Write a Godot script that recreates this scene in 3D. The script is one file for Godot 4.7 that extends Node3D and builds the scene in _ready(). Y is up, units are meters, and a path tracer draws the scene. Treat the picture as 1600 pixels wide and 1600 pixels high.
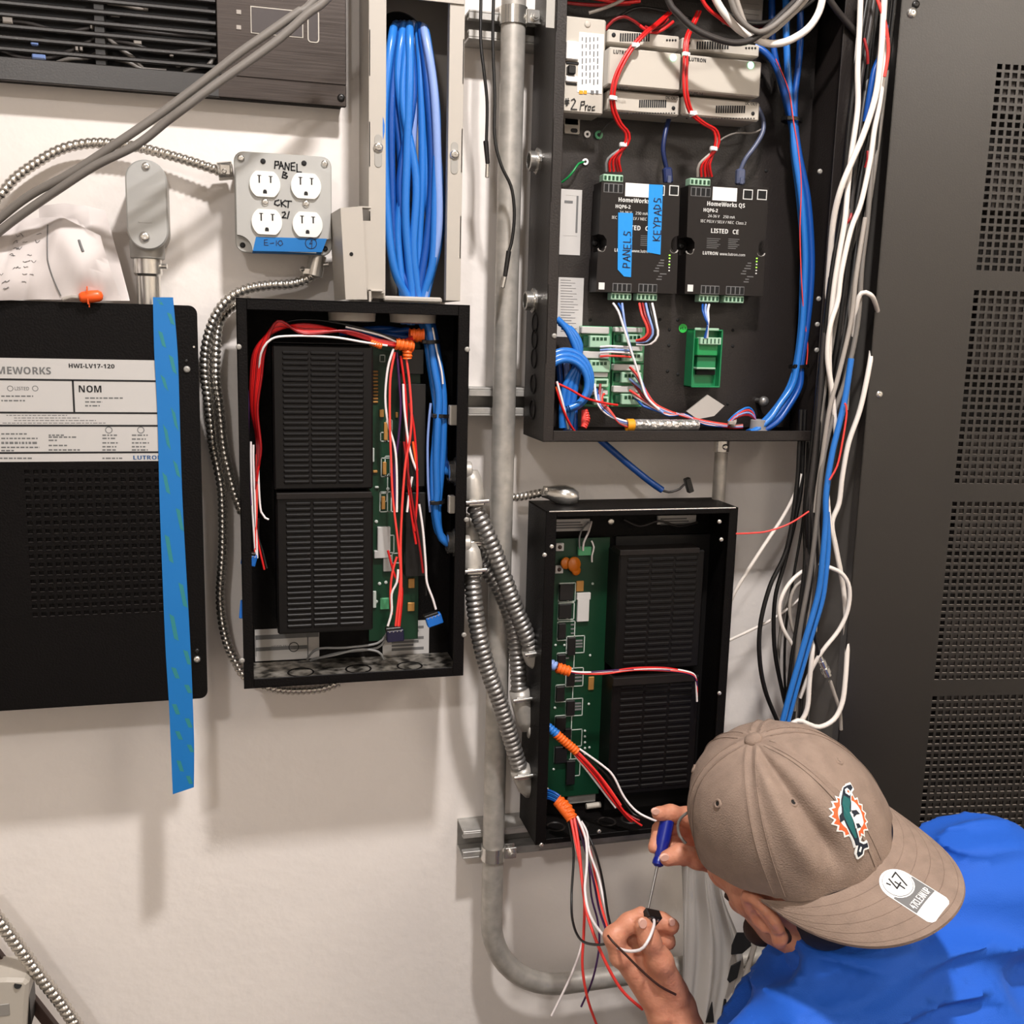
extends Node3D

# ---------------------------------------------------------------- camera frame
const EYE := Vector3(0.0, 0.0, 1.32)
const AX := Vector3(0.96712841, 0.02567919, 0.25298858)
const AY := Vector3(0.01992379, 0.98417739, -0.17606224)
const AZ := Vector3(-0.25350677, 0.17531528, 0.95131428)
var M := {}
var used := {}


# a point of the place: seen at pixel u, v of the photograph and z millimetres in front of the back wall
func P(u: float, v: float, z: float) -> Vector3:
	var w := AX * (u - 800.0) + AY * (800.0 - v) - AZ * 1600.0
	var t := (EYE.z - z * 0.001) / -w.z
	return Vector3(w.x * t, w.y * t, z * 0.001)


# an upright rectangle (x0, y0 low, width, height) between two corners on the plane z
func R(u0: float, v0: float, u1: float, v1: float, z: float) -> Rect2:
	var a := P(u0, v0, z)
	var b := P(u1, v1, z)
	return Rect2(minf(a.x, b.x), minf(a.y, b.y), absf(b.x - a.x), absf(b.y - a.y))


func path(flat: Array) -> PackedVector3Array:
	var o := PackedVector3Array()
	for i in range(0, flat.size(), 3):
		o.append(P(flat[i], flat[i + 1], flat[i + 2]))
	return o


# ---------------------------------------------------------------- mesh collector
class B:
	var v := PackedVector3Array()
	var n := PackedVector3Array()
	var t := PackedVector2Array()
	var ix := PackedInt32Array()

	func vert(p: Vector3, nn: Vector3, uv := Vector2.ZERO) -> int:
		v.append(p)
		n.append(nn)
		t.append(uv)
		return v.size() - 1

	func tri(a: int, b: int, c: int) -> void:
		var g := (v[b] - v[a]).cross(v[c] - v[a])
		if g.dot(n[a] + n[b] + n[c]) > 0.0:
			ix.append_array([a, c, b])
		else:
			ix.append_array([a, b, c])

	func face(pts: Array, nn := Vector3.ZERO, uvs := []) -> void:
		if nn == Vector3.ZERO:
			nn = (pts[1] - pts[0]).cross(pts[2] - pts[0]).normalized()
		var f := v.size()
		for i in pts.size():
			vert(pts[i], nn, uvs[i] if uvs.size() else Vector2(pts[i].x, pts[i].y))
		for i in range(1, pts.size() - 1):
			tri(f, f + i, f + i + 1)

	# box about c, size s, chamfer b
	func box(c: Vector3, s: Vector3, b := 0.0, x := Transform3D()) -> void:
		var h := s * 0.5
		b = minf(b, minf(h.x, minf(h.y, h.z)) * 0.95)
		var q := []
		for sx in [-1, 1]:
			for sy in [-1, 1]:
				for sz in [-1, 1]:
					var sg := Vector3(sx, sy, sz)
					var o := []
					for k in 3:
						var e := (h - Vector3(b, b, b)) * sg
						e[k] = h[k] * sg[k]
						o.append(x * (c + e))
					q.append(o)
		var B3 := x.basis
		var sets := [[[4, 5, 7, 6], [0, 1, 3, 2]], [[2, 3, 7, 6], [0, 1, 5, 4]], [[1, 3, 7, 5], [0, 2, 6, 4]]]
		for k in 3:
			for j in 2:
				var nn := Vector3.ZERO
				nn[k] = 1.0 if j == 0 else -1.0
				var o := []
				for id in sets[k][j]:
					o.append(q[id][k])
				face(o, (B3 * nn).normalized())
		if b <= 0.0:
			return
		for a in 8:
			for k in 3:
				var bit: int = [4, 2, 1][k]
				if a & bit:
					continue
				var e := a | bit
				var k1 := (k + 1) % 3
				var k2 := (k + 2) % 3
				var nn := Vector3.ZERO
				nn[k1] = 1.0 if a & [4, 2, 1][k1] else -1.0
				nn[k2] = 1.0 if a & [4, 2, 1][k2] else -1.0
				face([q[a][k1], q[a][k2], q[e][k2], q[e][k1]], (B3 * nn).normalized())
			var nc := Vector3(1.0 if a & 4 else -1.0, 1.0 if a & 2 else -1.0, 1.0 if a & 1 else -1.0)
			face([q[a][0], q[a][1], q[a][2]], (B3 * nc).normalized())

	# box over an upright rectangle between depths z0 and z1 (metres)
	func slab(r: Rect2, z0: float, z1: float, b := 0.0) -> void:
		box(Vector3(r.position.x + r.size.x * 0.5, r.position.y + r.size.y * 0.5, (z0 + z1) * 0.5), Vector3(r.size.x, r.size.y, absf(z1 - z0)), b)

	# turned shape about the axis x.basis.y; profile of (radius, height)
	func lathe(x: Transform3D, prof: Array, seg := 16, smooth := false) -> void:
		for i in prof.size() - 1:
			var a: Vector2 = prof[i]
			var b: Vector2 = prof[i + 1]
			var d := b - a
			if d.length() < 1e-7:
				continue
			var na := Vector2(d.y, -d.x).normalized()
			var n0 := na
			var n1 := na
			if smooth:
				if i > 0:
					var e: Vector2 = a - prof[i - 1]
					n0 = (na + Vector2(e.y, -e.x).normalized()).normalized()
				if i < prof.size() - 2:
					var e: Vector2 = prof[i + 2] - b
					n1 = (na + Vector2(e.y, -e.x).normalized()).normalized()
			var f := v.size()
			for k in seg + 1:
				var w := TAU * k / seg
				var c := Vector3(cos(w), 0, sin(w))
				vert(x * (c * a.x + Vector3(0, a.y, 0)), (x.basis * (c * n0.x + Vector3(0, n0.y, 0))).normalized(), Vector2(w * maxf(a.x, b.x), a.y))
				vert(x * (c * b.x + Vector3(0, b.y, 0)), (x.basis * (c * n1.x + Vector3(0, n1.y, 0))).normalized(), Vector2(w * maxf(a.x, b.x), b.y))
			for k in seg:
				var i0 := f + k * 2
				tri(i0, i0 + 2, i0 + 3)
				tri(i0, i0 + 3, i0 + 1)

	func cyl(a: Vector3, b: Vector3, r: float, r2 := -1.0, seg := 16, bev := 0.0) -> void:
		var l := (b - a).length()
		var e := r if r2 < 0.0 else r2
		var p := [Vector2(0, 0), Vector2(r - bev, 0), Vector2(r, bev), Vector2(e, l - bev), Vector2(e - bev, l), Vector2(0, l)]
		lathe(B.aim(a, b - a), p, seg)

	static func aim(o: Vector3, d: Vector3) -> Transform3D:
		var y := d.normalized()
		var h := Vector3(0, 0, 1) if absf(y.z) < 0.9 else Vector3(1, 0, 0)
		var x := y.cross(h).normalized()
		return Transform3D(Basis(x, y, x.cross(y)), o)

	# smooth line through the points
	static func curve(p: PackedVector3Array, step: float) -> PackedVector3Array:
		var o := PackedVector3Array()
		for i in p.size() - 1:
			var a := p[maxi(i - 1, 0)]
			var b := p[i]
			var c := p[i + 1]
			var d := p[mini(i + 2, p.size() - 1)]
			var k := clampi(int(ceil((c - b).length() / step)), 1, 400)
			for j in k:
				o.append(b.cubic_interpolate(c, a, d, float(j) / k))
		o.append(p[p.size() - 1])
		return o

	func tube(p: PackedVector3Array, r: float, seg := 8, step := 0.008, r2 := -1.0, caps := true) -> void:
		var q := curve(p, step) if step > 0.0 else p
		if r2 < 0.0:
			r2 = r
		var up := Vector3.ZERO
		var base := v.size()
		var m := q.size()
		for i in m:
			var d := (q[mini(i + 1, m - 1)] - q[maxi(i - 1, 0)]).normalized()
			if up == Vector3.ZERO:
				up = d.cross(Vector3(0.31, 0.52, 0.79)).normalized()
			up = (up - d * up.dot(d)).normalized()
			var s := d.cross(up)
			var rr := lerpf(r, r2, float(i) / maxi(m - 1, 1))
			for k in seg:
				var w := TAU * k / seg
				var nn := up * cos(w) + s * sin(w)
				vert(q[i] + nn * rr, nn, Vector2(float(k) / seg, i * step))
		for i in m - 1:
			for k in seg:
				var a := base + i * seg + k
				var b := base + i * seg + (k + 1) % seg
				tri(a, b, b + seg)
				tri(a, b + seg, a + seg)
		if caps:
			for e in [0, m - 1]:
				var d := (q[1] - q[0]).normalized() * -1.0 if e == 0 else (q[m - 1] - q[m - 2]).normalized()
				var f := v.size()
				for k in seg:
					vert(v[base + e * seg + k], d)
				for k in range(1, seg - 1):
					tri(f, f + k, f + k + 1)

	# spirally wound metal hose: rounded ridges of the given pitch; lean turns rings into a spiral
	func hose(p: PackedVector3Array, r: float, amp: float, pitch: float, lean := 1.0, seg := 14) -> void:
		var q := curve(p, pitch / 6.0)
		var up := Vector3.ZERO
		var base := v.size()
		var m := q.size()
		var s_at := 0.0
		for i in m:
			if i > 0:
				s_at += (q[i] - q[i - 1]).length()
			var d := (q[mini(i + 1, m - 1)] - q[maxi(i - 1, 0)]).normalized()
			if up == Vector3.ZERO:
				up = d.cross(Vector3(0.31, 0.52, 0.79)).normalized()
			up = (up - d * up.dot(d)).normalized()
			var s := d.cross(up)
			for k in seg:
				var w := TAU * k / seg
				var ph := TAU * s_at / pitch + w * lean
				var c := absf(sin(ph * 0.5))
				var slope := 0.5 * cos(ph * 0.5) * signf(sin(ph * 0.5)) * amp * TAU / pitch
				var o := up * cos(w) + s * sin(w)
				vert(q[i] + o * (r - amp + amp * c), (o - d * slope).normalized(), Vector2(w, s_at))
		for i in m - 1:
			for k in seg:
				var a := base + i * seg + k
				var b := base + i * seg + (k + 1) % seg
				tri(a, b, b + seg)
				tri(a, b + seg, a + seg)

	# flat outline in the plane of x, thickened along its z from 0 to d, edges chamfered by b
	func prism(poly: PackedVector2Array, x: Transform3D, d: float, b := 0.0) -> void:
		var id := Geometry2D.triangulate_polygon(poly)
		var top := poly
		if b > 0.0:
			var sh := Geometry2D.offset_polygon(poly, -b)
			if sh.size() == 1 and sh[0].size() == poly.size():
				top = sh[0]
				# start both outlines at matching corners
				var best := 0
				for k in top.size():
					if top[k].distance_to(poly[0]) < top[best].distance_to(poly[0]):
						best = k
				var o := PackedVector2Array()
				var same := Geometry2D.is_polygon_clockwise(top) == Geometry2D.is_polygon_clockwise(poly)
				for k in top.size():
					o.append(top[posmod(best + (k if same else -k), top.size())])
				top = o
			else:
				b = 0.0
		var idt := Geometry2D.triangulate_polygon(top) if b > 0.0 else id
		for side in 2:
			var f := v.size()
			var src := top if side == 0 else poly
			for p in src:
				vert(x * Vector3(p.x, p.y, d if side == 0 else 0.0), (x.basis.z if side == 0 else -x.basis.z).normalized(), p)
			var li := idt if side == 0 else id
			for k in range(0, li.size(), 3):
				tri(f + li[k], f + li[k + 1], f + li[k + 2])
		var cw := Geometry2D.is_polygon_clockwise(poly)
		var m := poly.size()
		for k in m:
			var a := poly[k]
			var e := poly[(k + 1) % m]
			var g := (e - a).normalized()
			var o2 := Vector2(g.y, -g.x) * (-1.0 if cw else 1.0)
			var nn := (x.basis * Vector3(o2.x, o2.y, 0)).normalized()
			face([x * Vector3(a.x, a.y, 0), x * Vector3(e.x, e.y, 0), x * Vector3(e.x, e.y, d - b), x * Vector3(a.x, a.y, d - b)], nn)
			if b > 0.0:
				var ta := top[k]
				var te := top[(k + 1) % m]
				face([x * Vector3(a.x, a.y, d - b), x * Vector3(e.x, e.y, d - b), x * Vector3(te.x, te.y, d), x * Vector3(ta.x, ta.y, d)], (nn + x.basis.z.normalized()).normalized())

	# pen line of width w along 2D points, lying on the plane of x
	func stroke(pts: Array, w: float, x: Transform3D) -> void:
		for i in pts.size() - 1:
			var a: Vector2 = pts[i]
			var e: Vector2 = pts[i + 1]
			var g := (e - a).normalized() * w * 0.5
			var s := Vector2(-g.y, g.x)
			a -= g * 0.6
			e += g * 0.6
			var o := []
			for q in [a - s, e - s, e + s, a + s]:
				o.append(x * Vector3(q.x, q.y, 0))
			face(o, x.basis.z.normalized())

	# surface f(s, t), s and t in 0..1
	func grid(f: Callable, nu: int, nv: int, flip := false) -> void:
		var base := v.size()
		var e := 0.002
		for j in nv + 1:
			for i in nu + 1:
				var s := float(i) / nu
				var q := float(j) / nv
				var p: Vector3 = f.call(s, q)
				var du: Vector3 = f.call(minf(s + e, 1.0), q) - f.call(maxf(s - e, 0.0), q)
				var dv: Vector3 = f.call(s, minf(q + e, 1.0)) - f.call(s, maxf(q - e, 0.0))
				var nn := du.cross(dv).normalized()
				if nn.length() < 0.5:
					nn = Vector3.UP
				vert(p, -nn if flip else nn, Vector2(s, q))
		for j in nv:
			for i in nu:
				var a := base + j * (nu + 1) + i
				tri(a, a + 1, a + nu + 2)
				tri(a, a + nu + 2, a + nu + 1)

	func mesh() -> ArrayMesh:
		var arr := []
		arr.resize(Mesh.ARRAY_MAX)
		arr[Mesh.ARRAY_VERTEX] = v
		arr[Mesh.ARRAY_NORMAL] = n
		arr[Mesh.ARRAY_TEX_UV] = t
		arr[Mesh.ARRAY_INDEX] = ix
		var m := ArrayMesh.new()
		m.add_surface_from_arrays(Mesh.PRIMITIVE_TRIANGLES, arr)
		return m


# ---------------------------------------------------------------- naming things
func numbered(called: String) -> String:
	var k: int = used.get(called, -1) + 1
	used[called] = k
	return called if k == 0 else "%s_%03d" % [called, k]


func tag(o: Node3D, label: String, category := "", group := "", kind := "") -> Node3D:
	if label:
		o.set_meta("label", label)
	if category:
		o.set_meta("category", category)
	if group:
		o.set_meta("group", group)
	if kind:
		o.set_meta("kind", kind)
	return o


func thing(called: String, label: String, category: String, at := Vector3.ZERO, group := "") -> Node3D:
	var o := Node3D.new()
	o.name = numbered(called)
	add_child(o, true)
	o.position = at
	return tag(o, label, category, group)


# commit a collector as one named mesh; the shapes are given in world axes and moved into the parent's
func put(called: String, b: B, m: Material, parent: Node3D = null, label := "") -> MeshInstance3D:
	var o := MeshInstance3D.new()
	if parent == null:
		o.name = numbered(called)
		add_child(o, true)
		var lo := b.v[0]
		var hi := b.v[0]
		for p in b.v:
			lo = lo.min(p)
			hi = hi.max(p)
		var c := (lo + hi) * 0.5
		for i in b.v.size():
			b.v[i] -= c
		o.position = c
	else:
		o.name = called
		parent.add_child(o, true)
		var off := parent.position
		var up := parent.get_parent()
		while up is Node3D and up != self:
			off += (up as Node3D).position
			up = up.get_parent()
		for i in b.v.size():
			b.v[i] -= off
	o.mesh = b.mesh()
	o.material_override = m
	if label:
		o.set_meta("label", label)
	return o


func solo(called: String, b: B, m: Material, label: String, category: String, group := "", kind := "") -> MeshInstance3D:
	var o := put(called, b, m)
	tag(o, label, category, group, kind)
	return o


func struct(called: String, b: B, m: Material, label := "") -> MeshInstance3D:
	var o := put(called, b, m)
	tag(o, label, "", "", "structure")
	return o


# plain colour word for a wire material
func hue(m: String) -> String:
	return {"red wire": "red", "red dark": "dark red", "coral wire": "coral red", "white wire": "white", "purple wire": "purple", "black wire": "black", "grey wire": "grey", "cable pale": "pale blue", "cable blue": "blue", "cable blue deep": "dark blue", "orange cap": "orange", "brown wire": "brown", "cable dark": "dark grey", "cable grey": "mid grey", "cable grey light": "light grey", "yellow plastic": "yellow"}[m]


# a loose cable: pixel, pixel, millimetres triples
func cable(called: String, label: String, group: String, r: float, m: Material, flat: Array, cat := "cable", seg := 8) -> MeshInstance3D:
	var b := B.new()
	b.tube(path(flat), r * 0.001, seg, 0.007)
	return solo(called, b, m, label, cat, group)


func wire(parent: Node3D, called: String, r: float, m: Material, flat: Array, label := "") -> MeshInstance3D:
	var b := B.new()
	b.tube(path(flat), r * 0.001, 7, 0.007)
	return put(called, b, m, parent, label)


# a screw head on a face that looks towards +z
func screw(parent: Node3D, c: Vector3, r: float, m: Material, called := "screw", seg := 14) -> MeshInstance3D:
	var b := B.new()
	var x := Transform3D(Basis(Vector3(1, 0, 0), Vector3(0, 0, 1), Vector3(0, -1, 0)), c)
	b.lathe(x, [Vector2(r, -0.0005), Vector2(r, r * 0.25), Vector2(r * 0.72, r * 0.55), Vector2(r * 0.3, r * 0.62), Vector2(0, r * 0.5)], seg, true)
	b.box(c + Vector3(0, 0, r * 0.62), Vector3(r * 1.1, r * 0.22, r * 0.1))
	return put(called, b, m, parent)


var font: SystemFont
var font_bold: SystemFont


func text(parent: Node3D, s: String, c: Vector3, h: float, m: Material, x := Basis(), bold := false, called := "lettering", wide := 1.0) -> MeshInstance3D:
	var tm := TextMesh.new()
	tm.text = s
	tm.font = font_bold if bold else font
	tm.font_size = 48
	tm.pixel_size = h / 35.0
	tm.depth = 0.0003
	tm.curve_step = 6.0
	var o := MeshInstance3D.new()
	o.name = called
	o.mesh = tm
	o.material_override = m
	parent.add_child(o, true)
	var off := Vector3.ZERO
	var up: Node = parent
	while up is Node3D and up != self:
		off += (up as Node3D).position
		up = up.get_parent()
	o.transform = Transform3D(x.scaled_local(Vector3(wide, 1, 1)), c - off)
	return o


func round_rect(w: float, h: float, r: float, k := 4) -> PackedVector2Array:
	var o := PackedVector2Array()
	for q in 4:
		var c := Vector2((w * 0.5 - r) * (1 if q in [0, 3] else -1), (h * 0.5 - r) * (1 if q < 2 else -1))
		for i in k + 1:
			var a := PI * 0.5 * (q + float(i) / k)
			o.append(c + Vector2(cos(a), sin(a)) * r)
	return o


func mid(r: Rect2, z: float) -> Vector3:
	return Vector3(r.position.x + r.size.x * 0.5, r.position.y + r.size.y * 0.5, z)


func at_x(p: Vector3) -> Transform3D:
	return Transform3D(Basis(), p)


# ---------------------------------------------------------------- materials
func mat(key: String, c: Color, rough := 0.6, metal := 0.0) -> StandardMaterial3D:
	var m := StandardMaterial3D.new()
	m.albedo_color = c
	m.roughness = rough
	m.metallic = metal
	m.resource_name = key
	M[key] = m
	return m


func noise_tex(seed_: int, freq: float, stops: Array, size := 256, bump := 0.0, kind := FastNoiseLite.TYPE_SIMPLEX_SMOOTH, oct := 4) -> NoiseTexture2D:
	var f := FastNoiseLite.new()
	f.seed = seed_
	f.frequency = freq
	f.noise_type = kind
	f.fractal_octaves = oct
	var t := NoiseTexture2D.new()
	t.noise = f
	t.width = size
	t.height = size
	t.seamless = true
	if bump > 0.0:
		t.as_normal_map = true
		t.bump_strength = bump
	elif stops.size():
		var g := Gradient.new()
		g.offsets = PackedFloat32Array([0.0, 0.5, 1.0])
		g.colors = PackedColorArray(stops)
		t.color_ramp = g
	return t


func tri_map(m: StandardMaterial3D, scale: Vector3, world := true) -> StandardMaterial3D:
	m.uv1_triplanar = true
	m.uv1_world_triplanar = world
	m.uv1_scale = scale
	return m


func materials() -> void:
	font = SystemFont.new()
	font.font_names = PackedStringArray(["Droid Sans"])
	font_bold = SystemFont.new()
	font_bold.font_names = PackedStringArray(["Droid Sans"])
	font_bold.font_weight = 700
	var m := mat("wall paint", Color(0.93, 0.905, 0.885), 0.62)
	m.normal_enabled = true
	m.normal_texture = noise_tex(3, 0.03, [], 512, 2.0)
	m.normal_scale = 0.25
	m.albedo_texture = noise_tex(8, 0.006, [Color(0.985, 0.985, 0.985), Color(0.993, 0.993, 0.993), Color(1, 1, 1)], 512)
	tri_map(m, Vector3.ONE * 2.5)
	mat("room paint", Color(0.85, 0.825, 0.79), 0.8)
	m = mat("floor concrete", Color(0.36, 0.335, 0.31), 0.7)
	m.albedo_texture = noise_tex(12, 0.02, [Color(0.8, 0.8, 0.8), Color(0.92, 0.92, 0.92), Color(1, 1, 1)], 256)
	tri_map(m, Vector3.ONE * 1.2)
	m = mat("black coat", Color(0.05, 0.042, 0.042), 0.5, 0.0)
	m.metallic_specular = 0.25
	m.normal_enabled = true
	m.normal_texture = noise_tex(5, 0.08, [], 256, 3.0)
	m.normal_scale = 0.3
	tri_map(m, Vector3.ONE * 14.0)
	m = mat("cabinet coat", Color(0.12, 0.1, 0.093), 0.45, 0.0)
	m.normal_enabled = true
	m.normal_texture = M["black coat"].normal_texture
	m.normal_scale = 0.2
	tri_map(m, Vector3.ONE * 14.0)
	m = mat("rack coat", Color(0.07, 0.055, 0.05), 0.38, 0.0)
	m.metallic_specular = 0.75
	m.normal_enabled = true
	m.normal_texture = M["black coat"].normal_texture
	m.normal_scale = 0.08
	tri_map(m, Vector3.ONE * 16.0)
	m = mat("brushed black", Color(0.34, 0.31, 0.295), 0.42, 0.75)
	m.roughness_texture = noise_tex(21, 0.02, [Color(0.7, 0.7, 0.7), Color(0.85, 0.85, 0.85), Color(1, 1, 1)], 512)
	m.albedo_texture = noise_tex(22, 0.03, [Color(0.78, 0.78, 0.78), Color(0.9, 0.9, 0.9), Color(1, 1, 1)], 512)
	tri_map(m, Vector3(0.6, 30.0, 0.6))
	mat("rack side", Color(0.4, 0.385, 0.37), 0.45, 0.1)
	mat("rack inside", Color(0.14, 0.13, 0.125), 0.6)
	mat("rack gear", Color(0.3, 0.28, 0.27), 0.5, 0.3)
	mat("lit edge tone", Color(0.66, 0.62, 0.58), 0.4, 0.3)  # paler tone that paints in the light on lower hole edges
	mat("black plastic", Color(0.085, 0.08, 0.08), 0.36)
	mat("cover plastic", Color(0.06, 0.053, 0.053), 0.4).metallic_specular = 0.35
	mat("black wire", Color(0.06, 0.055, 0.055), 0.4)
	mat("dark", Color(0.03, 0.028, 0.028), 0.8)
	mat("module black", Color(0.12, 0.105, 0.1), 0.45).metallic_specular = 0.35
	m = mat("galvanised", Color(0.78, 0.77, 0.75), 0.42, 0.45)
	m.albedo_texture = noise_tex(31, 0.02, [Color(0.75, 0.75, 0.76), Color(0.88, 0.88, 0.88), Color(1, 1, 1)], 256, 0.0, FastNoiseLite.TYPE_CELLULAR)
	tri_map(m, Vector3.ONE * 6.0)
	m = mat("conduit steel", Color(0.78, 0.76, 0.73), 0.42, 0.4)
	m.albedo_texture = noise_tex(33, 0.02, [Color(0.8, 0.8, 0.8), Color(0.9, 0.9, 0.9), Color(1, 1, 1)], 256)
	tri_map(m, Vector3.ONE * 8.0)
	mat("hose steel", Color(0.58, 0.57, 0.56), 0.34, 0.75)
	mat("armour", Color(0.8, 0.78, 0.75), 0.25, 0.9)
	mat("zinc", Color(0.86, 0.85, 0.83), 0.22, 0.9)
	mat("cast grey", Color(0.62, 0.61, 0.59), 0.5, 0.35)
	m = mat("scraped metal", Color(0.8, 0.78, 0.75), 0.35, 0.7)
	m.albedo_texture = noise_tex(41, 0.02, [Color(0.05, 0.05, 0.05), Color(0.75, 0.74, 0.72), Color(1, 1, 1)], 256)
	tri_map(m, Vector3(9, 9, 9))
	mat("trough grey", Color(0.69, 0.665, 0.63), 0.45)
	mat("box grey", Color(0.7, 0.7, 0.69), 0.4, 0.35)
	mat("device white", Color(0.93, 0.92, 0.9), 0.35)
	mat("supply grey", Color(0.72, 0.695, 0.655), 0.4)
	mat("label white", Color(0.75, 0.74, 0.73), 0.5)
	mat("bright white", Color(0.95, 0.94, 0.93), 0.45)
	mat("ink", Color(0.07, 0.07, 0.08), 0.7)
	mat("print grey", Color(0.42, 0.42, 0.42), 0.7)
	mat("print white", Color(0.85, 0.85, 0.84), 0.6)
	mat("blue print", Color(0.1, 0.3, 0.5), 0.6)
	m = mat("painter tape", Color(0.0, 0.42, 0.7), 0.6)
	mat("tape pattern", Color(0.16, 0.5, 0.52), 0.6)
	mat("tape light", Color(0.06, 0.55, 0.87), 0.55)
	m = mat("cable blue", Color(0.16, 0.45, 0.78), 0.28)
	mat("cable blue deep", Color(0.08, 0.3, 0.62), 0.34)
	mat("cable pale", Color(0.52, 0.62, 0.84), 0.32)
	mat("patch blue", Color(0.1, 0.16, 0.34), 0.38)
	mat("patch slate", Color(0.3, 0.33, 0.43), 0.38)
	mat("cable white", Color(0.92, 0.89, 0.86), 0.4)
	mat("cable grey", Color(0.46, 0.44, 0.42), 0.42)
	mat("cable grey light", Color(0.63, 0.6, 0.57), 0.42)
	mat("cable dark", Color(0.2, 0.185, 0.18), 0.4)
	mat("red wire", Color(0.8, 0.1, 0.1), 0.36)
	mat("red dark", Color(0.55, 0.06, 0.08), 0.36)
	mat("coral wire", Color(0.93, 0.27, 0.24), 0.38)
	mat("white wire", Color(0.93, 0.9, 0.9), 0.36)
	mat("purple wire", Color(0.24, 0.1, 0.3), 0.38)
	mat("grey wire", Color(0.5, 0.5, 0.5), 0.4)
	mat("brown wire", Color(0.2, 0.09, 0.05), 0.5)
	mat("green wire", Color(0.05, 0.5, 0.25), 0.4)
	mat("orange tape", Color(0.93, 0.4, 0.1), 0.5)
	mat("orange cap", Color(0.95, 0.36, 0.12), 0.4)
	m = mat("circuit green", Color(0.01, 0.2, 0.115), 0.42)
	mat("terminal green", Color(0.3, 0.6, 0.42), 0.4)
	mat("terminal pale", Color(0.62, 0.76, 0.66), 0.4)
	mat("relay clear", Color(0.12, 0.48, 0.3), 0.25)
	mat("relay deep", Color(0.05, 0.25, 0.16), 0.3)
	mat("relay bright", Color(0.1, 0.55, 0.3), 0.3)
	mat("sticker green", Color(0.2, 0.75, 0.3), 0.5)
	mat("gold", Color(0.75, 0.55, 0.3), 0.4, 0.4)
	mat("amber", Color(0.72, 0.38, 0.03), 0.4)
	mat("silkscreen", Color(0.75, 0.78, 0.75), 0.6)
	mat("connector blue", Color(0.08, 0.4, 0.75), 0.4)
	mat("connector navy", Color(0.1, 0.09, 0.2), 0.4)
	mat("yellow plastic", Color(0.9, 0.6, 0.08), 0.45)
	m = mat("foil", Color(0.86, 0.85, 0.84), 0.25, 0.8)
	m.normal_enabled = true
	m.normal_texture = noise_tex(55, 0.03, [], 256, 8.0)
	tri_map(m, Vector3.ONE * 12.0)
	m = mat("paper", Color(0.8, 0.77, 0.76), 0.75)
	m.normal_enabled = true
	m.normal_texture = noise_tex(57, 0.006, [], 256, 1.0)
	m.normal_scale = 0.1
	tri_map(m, Vector3.ONE * 4.0)
	mat("bag film", Color(0.72, 0.7, 0.68), 0.3)
	mat("clear film", Color(0.62, 0.6, 0.58), 0.3)
	mat("brown steel", Color(0.24, 0.17, 0.15), 0.5, 0.2)
	mat("bushing grey", Color(0.55, 0.54, 0.54), 0.45)
	m = mat("led green", Color(0.7, 1.0, 0.8), 0.4)
	m.emission_enabled = true
	m.emission = Color(0.55, 1.0, 0.72)
	m.emission_energy_multiplier = 1.6
	m = mat("led small", Color(0.6, 0.9, 0.3), 0.4)
	m.emission_enabled = true
	m.emission = Color(0.55, 0.9, 0.25)
	m.emission_energy_multiplier = 0.7
	mat("screen", Color(0.32, 0.3, 0.3), 0.25)
	m = mat("lamp glow", Color(1, 0.96, 0.9), 0.5)
	m.emission_enabled = true
	m.emission = Color(1.0, 0.93, 0.84)
	m.emission_energy_multiplier = 4.0
	# the person
	m = mat("skin", Color(0.84, 0.59, 0.47), 0.5)
	m.subsurf_scatter_enabled = true
	m.subsurf_scatter_strength = 0.12
	m.normal_enabled = true
	m.normal_texture = noise_tex(61, 0.09, [], 256, 3.0)
	m.normal_scale = 0.3
	m.albedo_texture = noise_tex(62, 0.02, [Color(0.86, 0.8, 0.78), Color(0.95, 0.92, 0.92), Color(1, 1, 1)], 256)
	tri_map(m, Vector3.ONE * 9.0)
	mat("nail", Color(0.93, 0.73, 0.65), 0.32)
	mat("beard", Color(0.2, 0.12, 0.09), 0.7)
	mat("hair", Color(0.09, 0.065, 0.055), 0.6)
	m = mat("shirt", Color(0.05, 0.34, 0.76), 0.75)
	m.rim_enabled = true
	m.rim = 0.25
	m.rim_tint = 0.6
	m.normal_enabled = true
	m.normal_texture = noise_tex(65, 0.18, [], 256, 4.0)
	m.normal_scale = 0.25
	tri_map(m, Vector3.ONE * 14.0)
	m = mat("jeans", Color(0.12, 0.14, 0.2), 0.85)
	mat("shoe", Color(0.12, 0.1, 0.09), 0.6)
	m = mat("cap cloth", Color(0.57, 0.495, 0.44), 0.85)
	m.normal_enabled = true
	m.normal_texture = noise_tex(67, 0.2, [], 256, 4.0)
	m.normal_scale = 0.35
	m.albedo_texture = noise_tex(68, 0.02, [Color(0.86, 0.85, 0.85), Color(0.94, 0.93, 0.93), Color(1, 1, 1)], 256)
	tri_map(m, Vector3.ONE * 10.0)
	mat("logo white", Color(0.93, 0.93, 0.92), 0.6)
	mat("logo orange", Color(0.88, 0.38, 0.18), 0.6)
	mat("logo teal", Color(0.02, 0.36, 0.36), 0.6)
	mat("logo navy", Color(0.05, 0.1, 0.16), 0.6)
	mat("driver blue", Color(0.03, 0.11, 0.5), 0.35)


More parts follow.
